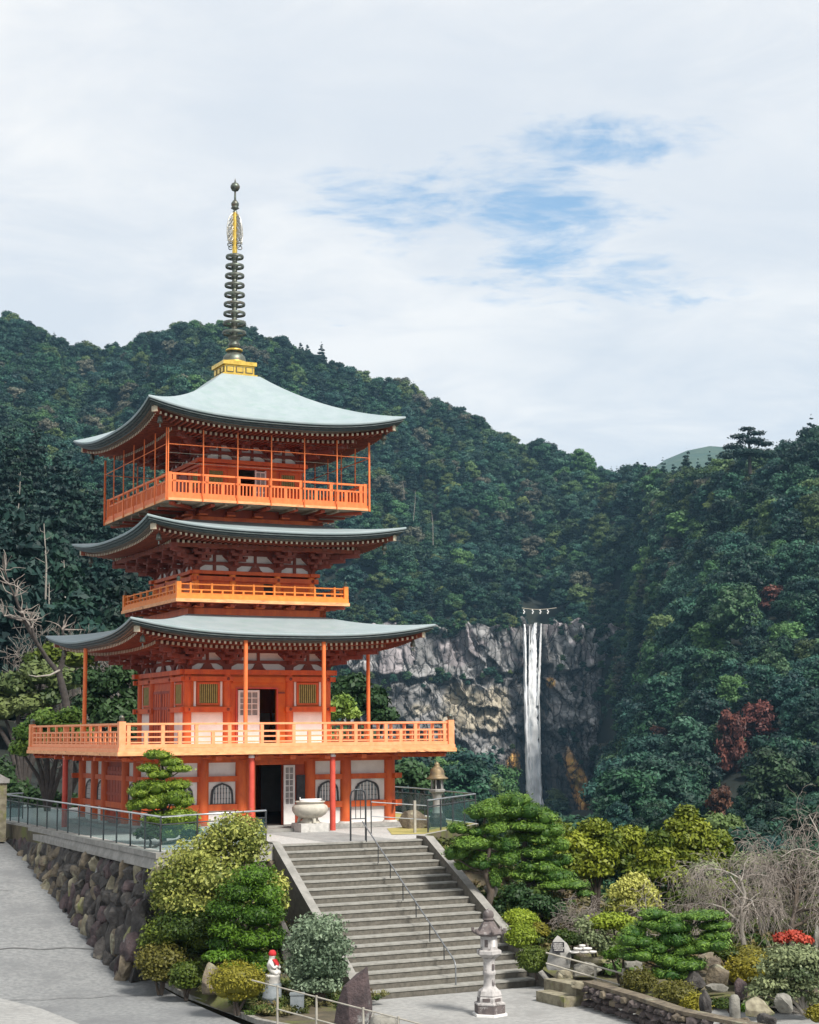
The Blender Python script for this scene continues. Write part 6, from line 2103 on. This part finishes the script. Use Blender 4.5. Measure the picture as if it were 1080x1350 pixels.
# rocks of the pond garden
RK = [
 (752, 1214, 44, 60, 50, ROCKD, 'big dark rock in the shade under the large pine'), (690, 1196, 46, 40, 44, ROCKD, 'dark rock directly beneath the low pine branch'),
 (662, 1190, 45, 26, 26, ROCKB, 'brown stone on the bank beside the middle of the stairs'), (650, 1172, 46, 22, 22, ROCKG, 'grey stone on the bank beside the upper stairs'),
 (672, 1206, 43.6, 18, 18, ROCKG, 'small grey stone against the stair cheek wall'), (712, 1252, 42.5, 14, 10, ROCKG, 'small stone between the clipped balls'),
 (790, 1268, 42, 66, 18, ROCKM, 'long flat mossy slab right of the white plates'), (772, 1276, 41.5, 50, 18, ROCKG, 'flat grey slab below the white plates'),
 (742, 1284, 40.8, 34, 16, ROCKM, 'mossy stone below the notice boulder'), 
 (766, 1298, 40.2, 40, 12, ROCKM, 'flat stone at the foot of the garden rail'), (838, 1272, 42.5, 30, 18, ROCKG, 'grey stone under the lower left pads of the garden pine'),
 (934, 1268, 44, 36, 22, ROCKB, 'square brown rock right of the garden pine'), (946, 1288, 43, 40, 30, ROCKB, 'rough brown rock below the square brown one'),
 (914, 1292, 42, 44, 30, ROCKD, 'black shaded rock under the garden pine'), (975, 1302, 42, 30, 26, ROCKP, 'dark purple stone below the big olive mound'),
 (945, 1302, 41, 30, 12, ROCKG, 'pale flat stone above the little stream'), (930, 1322, 40, 24, 30, ROCKD, 'wet bluish stone in the little stream bed'),
 (1000, 1326, 40, 44, 26, ROCKM, 'mossy stone low at the bottom right'),
 (1034, 1322, 39.6, 40, 26, ROCKG, 'grey stone under the sage shrub'), (1010, 1344, 38.6, 50, 20, ROCKD, 'dark stone cut by the bottom edge of the view'),
 (976, 1348, 38.8, 30, 18, ROCKB, 'brown stone cut by the bottom edge of the view'), 
 (1064, 1302, 40, 30, 20, ROCKM, 'yellowish stone at the right edge of the view'),
 (940, 1248, 46, 30, 14, ROCKG, 'grey stone behind the garden pine'), (1076, 1235, 47, 14, 34, ROCKG, 'tall pale stone at the right edge beside the red shrub'),
]
for i, (px, py, d, w, h, m_, lab) in enumerate(RK):
    if px > 700:
        d = max(d, min(56, 6.95 * FPX / (py + h * 0.42 - 963)))
    else:
        d = 51.5
    one_rock(lab, px, py, d, w, h, m_, 100 + i)
mb = MB(); mb.lathe([(0.13, -0.6), (0.125, 0.30), (0.08, 0.38), (0, 0.40)], ROCKG, 10)
tag(mb.build('stone_marker', None, at(969, 1334, 39.4)), 'thin round topped stone post among the rocks at the bottom', 'stone marker')
# low garden wall along the plaza and its two steps
GW = mat('dry_stone_wall', (0.105, 0.085, 0.080), 0.9, (0.055, 0.045, 0.045), 5.0, bump=0.03, bscale=12, grime=(0.21, 0.19, 0.16), gscale=3.5, gthr=(0.55, 0.7))
gw = thing('garden_wall', 'low dark stone wall with a pale top along the plaza edge', 'wall', (4.5, 43.6, ZP))
wo = Vector((4.5, 43.6, ZP))
wl = [Vector((4.32, 44.1, ZP)), Vector((5.35, 41.6, ZP)), Vector((6.0, 39.6, ZP)), Vector((8.0, 36.5, ZP))]
mb = MB()
rr = random.Random(5)
for a, b in zip(wl[:-1], wl[1:]):
    ln = (b - a).length; dd = (b - a).normalized(); nn = Vector((dd.y, -dd.x, 0))
    s_ = 0
    while s_ < ln:
        w = rr.uniform(0.28, 0.5)
        for z in (0.10, 0.30, 0.47):
            p = a + dd * (s_ + w / 2) - wo
            rock(mb, rr.randint(0, 999), (p.x + rr.uniform(-.03, .03) + 0.15, p.y, z), w * 0.58, 0.26, 0.14, GW if rr.random() < 0.93 else ROCKB, math.atan2(dd.y, dd.x), 0.25, 1)
        s_ += w * 0.95
mb.build('stone_face', gw)
mb = MB()
for a, b in zip(wl[:-1], wl[1:]):
    mb.bar(a - wo + Vector((0.26, 0.05, 0.60)), b - wo + Vector((0.26, 0.05, 0.60)), 0.36, 0.09, ROCKB)
mb.build('coping', gw)
gs = thing('garden_steps', 'two low mossy stone steps at the foot of the right cheek wall', 'steps', (3.75, 44.6, ZP))
for q, (x0, y0, x1, y1, z) in enumerate([(3.50, 45.2, 4.15, 44.1, 0.26), (3.75, 45.7, 4.5, 44.5, 0.50)]):
    mb = MB(); mb.bar((x0 - 3.75, y0 - 44.6, z / 2), (x1 - 3.75, y1 - 44.6, z / 2), 0.55, z, ROCKM); mb.build('step', gs)
# garden rail
ga, gb = at(722, 1257, 45.8), at(826, 1285, 44.6)
gr = thing('garden_rail', 'pale two bar rail on short posts in front of the mossy slabs', 'rail', Vector((ga.x, ga.y, ZP + 0.6)))
go_ = Vector((ga.x, ga.y, ZP + 0.6))
for (p0, p1) in (((720, 1256), (826, 1285)), ((720, 1270), (822, 1300))):
    mb = MB(); mb.tube([at(*p0, 45.8) - go_, at(*p1, 44.6) - go_], 0.024, PIPE, 7); mb.build('bar', gr)
for (x, y0, y1, d) in ((785, 1274, 1300, 45.1), (822, 1277, 1310, 44.6)):
    mb = MB(); mb.cyl(at(x, y1, d) - go_, at(x, y0, d) - go_, 0.04, 0.04, PIPE, 8); mb.build('post', gr)
# garden pine and clipped shrubs
cloud_pine('pine_tree', 'wide layered garden pine with flat pads among the rocks on the right', 44.2,
           [(861, 1205, 22, 6), (925, 1208, 32, 6), (884, 1213, 18, 6), (941, 1221, 24, 6), (886, 1222, 28, 8), (858, 1218, 20, 7), (890, 1238, 24, 9), (943, 1234, 22, 7), (838, 1240, 28, 8), (864, 1248, 24, 8), (936, 1247, 28, 9), (905, 1252, 20, 8), (846, 1260, 30, 8), (878, 1264, 24, 8), (906, 1272, 26, 9), (878, 1284, 24, 8), (900, 1287, 16, 7), (835, 1228, 18, 7)],
           F_PIN, 15000, 0.054, [(902, 1306), (896, 1280), (908, 1255), (912, 1235), (900, 1220), (890, 1210)], 0.11, hground(*at(902, 1100, 44.2).xy) - 0.1, 45, up=0.9, puff=1.4)
plant('shrub', 'light yellow green mound left of the garden pine', 'shrub', 48.0, [(808, 1214, 26, 10), (795, 1220, 18, 9), (822, 1222, 18, 9)], F_LIM, 2600, 0.05, 808, None, seed=62, depth=0.25)
plant('shrub', 'loose grey twiggy shrub between notice boulder and yellow green mound', 'shrub', 47.8, [(782, 1238, 22, 16), (800, 1250, 18, 12), (770, 1222, 14, 14)], F_SGE, 1500, 0.05, 785, None, seed=63, core=0.0, depth=0.7)
plant('azalea_bush', 'brown green clipped ball at the end of the garden rail', 'azalea', 43.6, [(843, 1297, 21, 17)], F_BRN, 2400, 0.036, 843, None, seed=64, core=0.8, depth=0.25)
plant('azalea_bush', 'olive brown clipped mound right of the brown green ball', 'azalea', 42.6, [(890, 1310, 26, 16), (902, 1318, 18, 14)], F_BRN, 2600, 0.038, 890, None, seed=65, core=0.82, depth=0.22)
plant('azalea_bush', 'yellow green clipped ball at the bottom beside the little stream', 'azalea', 41.2, [(917, 1330, 17, 18)], F_AZA, 2300, 0.036, 917, None, seed=66, core=0.84, depth=0.2)
plant('azalea_bush', 'big olive yellow clipped mound right of the garden pine', 'azalea', 45.4, [(993, 1277, 31, 22), (976, 1284, 20, 17), (1010, 1284, 18, 17)], F_AZA, 4600, 0.040, 993, None, seed=67, core=0.86, depth=0.2)
plant('azalea_bush', 'small olive clipped tuft above the little stream', 'azalea', 42.0, [(953, 1324, 13, 8)], F_OLV, 900, 0.036, 953, None, seed=68, core=0.84)
plant('azalea_bush', 'yellow green clipped ball at the right edge at the very bottom', 'azalea', 40.4, [(1078, 1338, 14, 12)], F_AZA, 1200, 0.036, 1078, None, seed=69, core=0.84)
plant('shrub', 'broad sage green shrub on pale bare branches at the bottom right', 'shrub', 41.8,
      [(1048, 1262, 36, 16), (1072, 1272, 24, 16), (1024, 1276, 24, 14), (1050, 1282, 34, 14), (1020, 1296, 26, 12), (1064, 1298, 26, 14), (1004, 1308, 20, 10), (1040, 1310, 26, 10), (1000, 1322, 18, 7), (1074, 1318, 14, 10)],
      F_SGE, 6800, 0.052, 1052, None, stem=BARKP, sr=0.045, seed=70, core=0.5, depth=0.5)
plant('shrub', 'small scarlet shrub in front of the bare trees', 'shrub', 48.5, [(1030, 1238, 10, 7), (1046, 1236, 13, 8), (1062, 1240, 9, 6)], F_RED, 1700, 0.07, 1046, None, seed=71, core=0.4, depth=0.6)
plant('shrub', 'low russet and olive growth between the big mound and the scarlet shrub', 'shrub', 46.5, [(988, 1254, 16, 7), (1014, 1256, 14, 6)], F_BRN, 1200, 0.055, 1000, None, seed=72, depth=0.6)
plant('shrub', 'pale lemon yellow shrub behind the garden pine', 'shrub', 51.0,
      [(836, 1166, 20, 14), (822, 1180, 20, 14), (850, 1180, 18, 14), (834, 1194, 24, 12), (812, 1198, 14, 10), (860, 1194, 12, 10), (842, 1158, 10, 8)],
      F_LEM, 5000, 0.055, 836, None, stem=BARKP, seed=73, core=0.35, depth=0.7, jit=0.9)
row = 'yellow green trees along the far edge of the garden'
ROWT = [
 ('leftmost yellow green tree touching the large domed pine', 60, [(738, 1098, 16, 14), (728, 1116, 20, 16), (752, 1112, 18, 16), (740, 1134, 24, 18), (722, 1142, 18, 16)]),
 ('second yellow green tree in the row beyond the garden', 62, [(784, 1094, 20, 14), (768, 1108, 18, 14), (800, 1110, 18, 14), (784, 1126, 28, 18), (776, 1146, 28, 18)]),
 ('middle yellow green tree of the row above the lemon yellow shrub', 63, [(830, 1104, 20, 14), (816, 1120, 20, 15), (846, 1120, 18, 15), (832, 1140, 28, 18)]),
 ('tallest yellow green tree of the row with a pointed top', 63, [(905, 1074, 13, 12), (896, 1090, 18, 14), (918, 1092, 16, 14), (900, 1110, 26, 18), (880, 1118, 20, 16), (905, 1132, 30, 18), (928, 1112, 16, 14)]),
 ('rightmost yellow green tree of the row beside the bare cherry trees', 64, [(946, 1108, 18, 12), (938, 1122, 20, 14), (956, 1124, 14, 12), (942, 1142, 24, 14)]),
 ('low olive green tree filling the row between middle and tallest tree', 60, [(868, 1110, 16, 14), (866, 1132, 22, 18), (856, 1150, 24, 16), (884, 1156, 24, 14)])]
for i, (lab, d, ls) in enumerate(ROWT):
    plant('garden_tree', lab, 'tree', d, ls, F_ROW, 6500, 0.088, None, None, sr=0.09, seed=80 + i, group=row, depth=0.4, jit=0.7)
plant('shrub', 'loose pale olive growth standing among the bare cherry trees', 'shrub', 56, [(930, 1150, 22, 14), (985, 1140, 26, 14), (1040, 1135, 28, 16), (1075, 1150, 22, 18), (1010, 1165, 26, 12)], F_SGE, 3800, 0.075, 1000, None, stem=BARKP, seed=92, core=0.3, depth=0.8)
plant('shrub', 'dark green undergrowth behind the bare cherry trees', 'shrub', 60, [(960, 1175, 40, 18), (1010, 1185, 40, 20), (1060, 1170, 40, 24), (900, 1180, 30, 16), (1000, 1215, 50, 14)], F_OLV, 5000, 0.10, 1000, None, seed=90, depth=0.5)
plant('shrub', 'added dark growth standing for the shade beneath the two large pines', 'shrub', 51.0, [(680, 1180, 20, 16), (706, 1192, 22, 14), (660, 1200, 14, 14), (730, 1200, 18, 14), (690, 1200, 20, 12)], F_DRK, 3000, 0.06, 690, None, seed=91, depth=0.5)  # dark growth added to stand for the shade under the pines
for i_, (lab, d, ls, m_) in enumerate([
    ('low olive cushion between the notice boulder and the dark rock', 49.0, [(756, 1240, 18, 9), (742, 1234, 12, 8)], F_OLV),
    ('green cushion shrub at the lower left foot of the garden pine', 45.4, [(822, 1256, 18, 9), (806, 1260, 12, 7)], F_DKG),
    ('green growth filling the gap between garden pine and big olive mound', 46.2, [(958, 1258, 16, 9), (946, 1250, 12, 8), (968, 1266, 10, 8)], F_OLV),
    ('small green tuft between the stones at the bottom right', 40.8, [(1002, 1336, 14, 7), (988, 1330, 10, 6)], F_DKG)]):
    plant('shrub', lab, 'shrub', d, ls, m_, 1500, 0.045, None, None, seed=170 + i_, depth=0.5)
# bare trees
def gpos(px, d):
    g = at(px, 1100, d)
    return Vector((g.x, g.y, hground(g.x, g.y) - 0.1))
bare_tree('cherry_tree', 'pale bare weeping cherry with arching grey branches right of the garden pine', gpos(978, 52), 4.5, 1.15, 7, 0.10, 4, (7, 6, 6, 5), 0.40, BARKP, TWIG, (0.0, 0))
bare_tree('cherry_tree', 'dark trunked bare weeping cherry behind the scarlet shrub', gpos(1042, 53), 4.9, 1.15, 8, 0.12, 4, (7, 6, 6, 5), 0.36, BARK, TWIG, (-0.18, 0))
bare_tree('cherry_tree', 'bare weeping cherry cut by the right edge of the view', gpos(1095, 55), 5.2, 1.1, 9, 0.12, 4, (7, 6, 6, 5), 0.36, BARKP, TWIG, (-0.1, 0))
bare_tree('bare_shrub', 'small slanting bare tree between the lemon shrub and the cherry trees', gpos(900, 50), 2.9, 0.8, 10, 0.055, 3, (6, 6, 6), 0.1, BARKP, TWIG, (-0.55, 0))
bare_tree('bare_shrub', 'grey leafless shrub below the long low pine branch', gpos(775, 50), 1.7, 1.0, 11, 0.05, 4, (6, 6, 6, 4), 0.15, TWIG, TWIG, (0.0, 0), split=0.1)

# ------------------------------------------------------------------ beside and behind the pagoda
G3 = ZT
plant('garden_tree', 'bright leafy green tree behind the left end of the lowest balcony', 'tree', 76,
      [(60, 950, 20, 14), (85, 962, 20, 14), (40, 968, 20, 14), (62, 982, 30, 16), (95, 945, 16, 12), (30, 988, 16, 14), (110, 968, 14, 14)], F_BRT, 7500, 0.105, 62, G3, sr=0.14, stem=BARKD, seed=111, depth=0.5)
plant('garden_tree', 'dark glossy tree close behind the left side of the pagoda', 'tree', 83,
      [(140, 905, 26, 18), (165, 890, 20, 16), (120, 930, 24, 18), (150, 945, 30, 22), (175, 930, 20, 22), (115, 895, 18, 14), (170, 965, 24, 22), (190, 905, 16, 20)], F_DRK, 5200, 0.17, 150, G3, sr=0.2, stem=BARKD, seed=112, depth=0.4)
plant('garden_tree', 'olive green broad tree at the left edge above the bright leafy tree', 'tree', 90,
      [(20, 905, 26, 18), (55, 890, 26, 18), (5, 935, 24, 20), (40, 930, 26, 16), (85, 900, 22, 16), (70, 920, 20, 14), (-20, 920, 24, 22)], foliage_mat('olive_broad_leaves', (0.035, 0.065, 0.018), (0.14, 0.18, 0.06), None, 0.05), 5600, 0.17, 30, G3, sr=0.2, stem=BARKD, seed=113, depth=0.45)
plant('garden_tree', 'yellowish low tree directly under the left roof tip', 'tree', 96, [(70, 862, 22, 14), (100, 870, 24, 16), (130, 862, 20, 12), (45, 872, 16, 12)], F_OLV, 2600, 0.17, 90, G3, sr=0.16, stem=BARKD, seed=114, depth=0.5)
plant('hedge', 'very dark shaded hedge behind the far end of the glass fence', 'hedge', 80, [(20, 1050, 22, 22), (55, 1056, 22, 18), (85, 1060, 18, 14), (0, 1030, 18, 30), (115, 1058, 16, 14)], F_DRK, 2600, 0.13, 50, G3, stem=BARKD, seed=115)
for i, (px, d, h, lab) in enumerate([(72, 82, 5.0, 'thick dark trunk leaning right under the bright leafy tree'), (52, 84, 4.6, 'dark trunk left of the thick leaning one under the balcony level'), (96, 85, 4.8, 'slim dark trunk beside the rose painted post')]):
    g = at(px, 1060, d)
    bare_tree('bare_tree', lab, Vector((g.x, g.y, G3)), h, 0.7, 120 + i, 0.20, 2, (3, 4), 0, BARKD, BARKD, (0.15 * (i - 1), 0))
# the old bare tree at the left
bt = at(90, 940, 79)
root = thing('bare_tree', 'old dark leaning bare tree reaching up left of the roof tip', 'bare tree', Vector((bt.x, bt.y, G3)))
ro_ = Vector((bt.x, bt.y, G3))
mb = MB()
def limb(pts, r0, r1, m_=BARKD, target=None):
    P = [at(x, y, 79 + o_) - ro_ for x, y, o_ in pts]
    n_ = len(P)
    (target or mb).tube(P, [r0 + (r1 - r0) * i / (n_ - 1) for i in range(n_)], m_, 7)
    return P
mb.tube([Vector((0, 0, 0)), at(92, 970, 79) - ro_, at(86, 920, 79) - ro_, at(78, 888, 79) - ro_], [0.24, 0.21, 0.19, 0.15], BARKD, 9)
limb([(78, 888, 0), (62, 868, 0), (48, 846, .2), (42, 828, .3), (28, 818, .4), (6, 812, .6)], 0.13, 0.035)
limb([(48, 846, .2), (36, 826, 0), (28, 808, -.3), (20, 786, -.4), (12, 770, -.5), (6, 752, -.6)], 0.11, 0.03)
limb([(78, 888, 0), (84, 866, 0), (86, 846, 0), (82, 830, .2)], 0.14, 0.06)
limb([(62, 868, 0), (50, 850, -.5), (44, 838, -.6), (40, 818, -.9)], 0.08, 0.03)
limb([(82, 882, 0), (66, 890, -.4), (48, 892, -.8), (38, 890, -1)], 0.06, 0.02, BARKP)
mb.build('trunk', root)
tw = MB()
rr = random.Random(8)
for (x, y) in [(6, 812), (28, 818), (12, 770), (20, 786), (28, 808), (6, 752), (40, 818), (82, 830), (42, 828)]:
    for q in range(7):
        ang = rr.uniform(-2.9, 0.2)
        pts, cx_, cy_, o_ = [], x, y, rr.uniform(-1, 1)
        for s_ in range(5):
            pts.append((cx_, cy_, o_)); cx_ += 7 * math.cos(ang) * rr.uniform(0.6, 1.3); cy_ += 7 * math.sin(ang) * rr.uniform(0.5, 1.2); ang += rr.uniform(-0.5, 0.5); o_ += rr.uniform(-.3, .3)
        limb(pts, 0.035, 0.010, TWIG, tw)
tw.build('twigs', root)
pal = 'pale leafless trees behind the first roof'
for i, (px, d, h, r0, lean, lab) in enumerate([(112, 100, 8.4, 0.16, 0.0, 'pale spreading leafless tree above the left tip of the first roof'), (160, 104, 9.0, 0.16, 0.05, 'bluish grey leafless tree between the first and second roof tips'), (60, 98, 8.6, 0.14, -0.1, 'pale leafless tree left of the spreading one')]):
    g = at(px, 1000, d)
    bare_tree('bare_tree', lab, Vector((g.x, g.y, G3 + 2.4)), h * 0.66, 0.95, 130 + i, r0, 4, (6, 6, 6, 4), 0.0, BARKP, TWIG, (lean, 0), pal, 0.45, 0.2, rmin=0.011)
# dead stems standing in the woods
dead = 'dead pale stems in the woods'
for i, (px, y0, y1, d, lab) in enumerate([(60, 800, 690, 150, 'tallest dead pale stem in the dark woods at left'), (62, 832, 768, 140, 'lower dead stem directly under the tallest one'), (86, 800, 735, 165, 'thin dead stem right of the tallest one'), (24, 664, 622, 240, 'short forked dead stem high at the left edge'),
        (533, 652, 634, 700, 'leftmost dead stem on the far slope right of the upper balcony'), (545, 680, 646, 690, 'middle dead stem with side branches right of the upper balcony'), (571, 712, 672, 690, 'rightmost dead stem on the far slope right of the upper balcony')]):
    a_, b2 = at(px, y0, d - 14), at(px + (3 if i % 2 else -2), y1, d - 14)
    h = (b2 - a_).length
    rt = thing('dead_tree', lab, 'dead tree', a_, 0, dead)
    mb = MB(); mb.tube([Vector((0, 0, -2)), (b2 - a_) * 0.5 + Vector((0.02 * h, 0, 0)), b2 - a_], [0.008 * h + 0.05, 0.006 * h + 0.04, 0.03], BARKP, 6); mb.build('trunk', rt)
    mb = MB()
    rr = random.Random(i)
    for q in range(7):
        p = (b2 - a_) * (0.35 + 0.09 * q)
        sgn = 1 if q % 2 else -1
        mb.tube([p, p + Vector((sgn * h * 0.04, 0.02 * h * (q % 3 - 1), h * 0.02)), p + Vector((sgn * h * (0.05 + 0.03 * (q % 3)), 0, h * 0.06))], [0.03 + h * .001, 0.025, 0.012], BARKP, 4)
    mb.build('branches', rt)
# stone gate pillar at the left edge
c = spot(2, 1106, -4.0)
gp = thing('stone_pillar', 'mossy square stone pillar at the left edge where the wall meets the road', 'pillar', Vector((c.x - 0.22, c.y, -4.1)), TH)
mb = MB(); mb.bx(-0.32, 0.32, -0.3, 0.3, 0, 2.25, ROCKM); mb.build('shaft', gp)
mb = MB(); mb.bx(-0.40, 0.40, -0.38, 0.38, 2.251, 2.42, STONE); mb.prism([(-0.36, 2.421), (0.36, 2.421), (0.0, 2.62)], -0.34, 0.34, STONE); mb.build('cap', gp)
# trees just behind the right side of the pagoda
plant('garden_tree', 'small bright green tree peeping out behind the right corner of the pagoda body', 'tree', 82, [(452, 928, 14, 12), (440, 940, 14, 14), (462, 942, 12, 10)], F_BRT, 1600, 0.14, 450, G3, sr=0.12, seed=141)
plant('garden_tree', 'dark bushy tree behind the thin roof prop right of the pagoda body', 'tree', 95, [(470, 905, 16, 16), (492, 925, 20, 18), (468, 935, 18, 18), (505, 945, 18, 14), (452, 912, 14, 18)], F_DRK, 3200, 0.19, 480, -5.5, sr=0.2, seed=142)
plant('garden_tree', 'round mid green tree right of the ground storey corner column', 'tree', 98, [(542, 1020, 22, 16), (525, 1030, 20, 14), (558, 1034, 16, 12)], foliage_mat('mid_green_leaves', (0.02, 0.055, 0.02), (0.075, 0.15, 0.055), None, 0.05), 2400, 0.19, 540, -7, sr=0.2, seed=143)
# a lone pine on the right hand skyline
g = at(988, 600, 505)
cp_ = [(985, 566, 10, 3), (997, 572, 12, 4), (975, 576, 12, 4), (990, 582, 18, 5), (968, 590, 14, 5), (1008, 586, 12, 5), (985, 598, 22, 7), (960, 602, 14, 7), (1010, 600, 16, 8)]
rt = thing('pine_tree', 'lone spreading pine standing up on the right hand skyline', 'pine tree', g - Vector((0, 0, 6)))
v, q, t_ = leaves(150, px_blobs(cp_, 505), 4200, 0.45, up=0.6, core=0.5, aspect=0.4)
obj('foliage', np_mesh('foliage', v - np.array(tuple(rt.location)), q, FORESTD, t_), rt)
mb = MB(); mb.tube([Vector((0, 0, 0)), at(988, 590, 505) - rt.location, at(986, 566, 505) - rt.location], [0.6, 0.45, 0.15], BARKD, 7); mb.build('trunk', rt)

# ground cover on the bank, under the garden trees and along the valley edge
TUFT = foliage_mat('ground_cover_leaves', (0.030, 0.050, 0.010), (0.12, 0.16, 0.035), (0.20, 0.17, 0.07), 0.4)
tl = bpy.data.collections.new('cover_library')
for i in range(5):
    rr = random.Random(200 + i)
    bl = [(rr.gauss(0, 0.28), rr.gauss(0, 0.28), 0.12 + 0.14 * rr.random(), 0.20, 0.20, 0.16) for _ in range(6)]
    v, q, t_ = leaves(200 + i, bl, 260, 0.055, core=0.5, depth=0.6, jit=0.8)
    tl.objects.link(bpy.data.objects.new('cover_%d' % i, np_mesh('cover', v, q, TUFT, t_)))
rr = random.Random(9)
pts, ix, ro2, sc2 = [], [], [], []
for _ in range(2600):
    u, v = rr.uniform(2.5, 30), rr.uniform(-20.5, 26)
    if v > -11.5 and u < 9.8: continue
    if v < -17.5 and 3 < u and rr.random() < 0.8: continue
    p = W(u, v, 0); z = hground(p.x, p.y)
    pts.append((p.x, p.y, z - 0.02)); ix.append(rr.randrange(5)); ro2.append(rr.uniform(0, 6.28)); sc2.append(rr.uniform(0.5, 1.6) * (1.5 if v > -5 else 1))
for _ in range(260):
    u, v = rr.uniform(-7.0, -3.4), rr.uniform(-20.5, -13.2)
    if v > -13.9: continue
    p = W(u, v, 0)
    pts.append((p.x, p.y, zbed(u, v) - 0.02)); ix.append(rr.randrange(5)); ro2.append(rr.uniform(0, 6.28)); sc2.append(rr.uniform(0.3, 0.8))
scatter_object('ground_cover', pts, ix, ro2, sc2, tl)

# ------------------------------------------------------------------ the air
hz = bpy.data.materials.new('air'); hz.use_nodes = True
t = NT(hz.node_tree); t.nt.nodes.clear()
vo = t.n('ShaderNodeVolumePrincipled'); ou = t.n('ShaderNodeOutputMaterial')
vo.inputs['Color'].default_value = (0.38, 0.70, 1.0, 1)
vo.inputs['Density'].default_value = 0.00009
vo.inputs['Anisotropy'].default_value = 0.0
t.nt.links.new(vo.outputs[0], ou.inputs['Volume'])
mb = MB(); mb.bx(-2400, 2400, -120, 3500, -60, 560, hz)
tag(mb.build('haze'), kind='stuff')
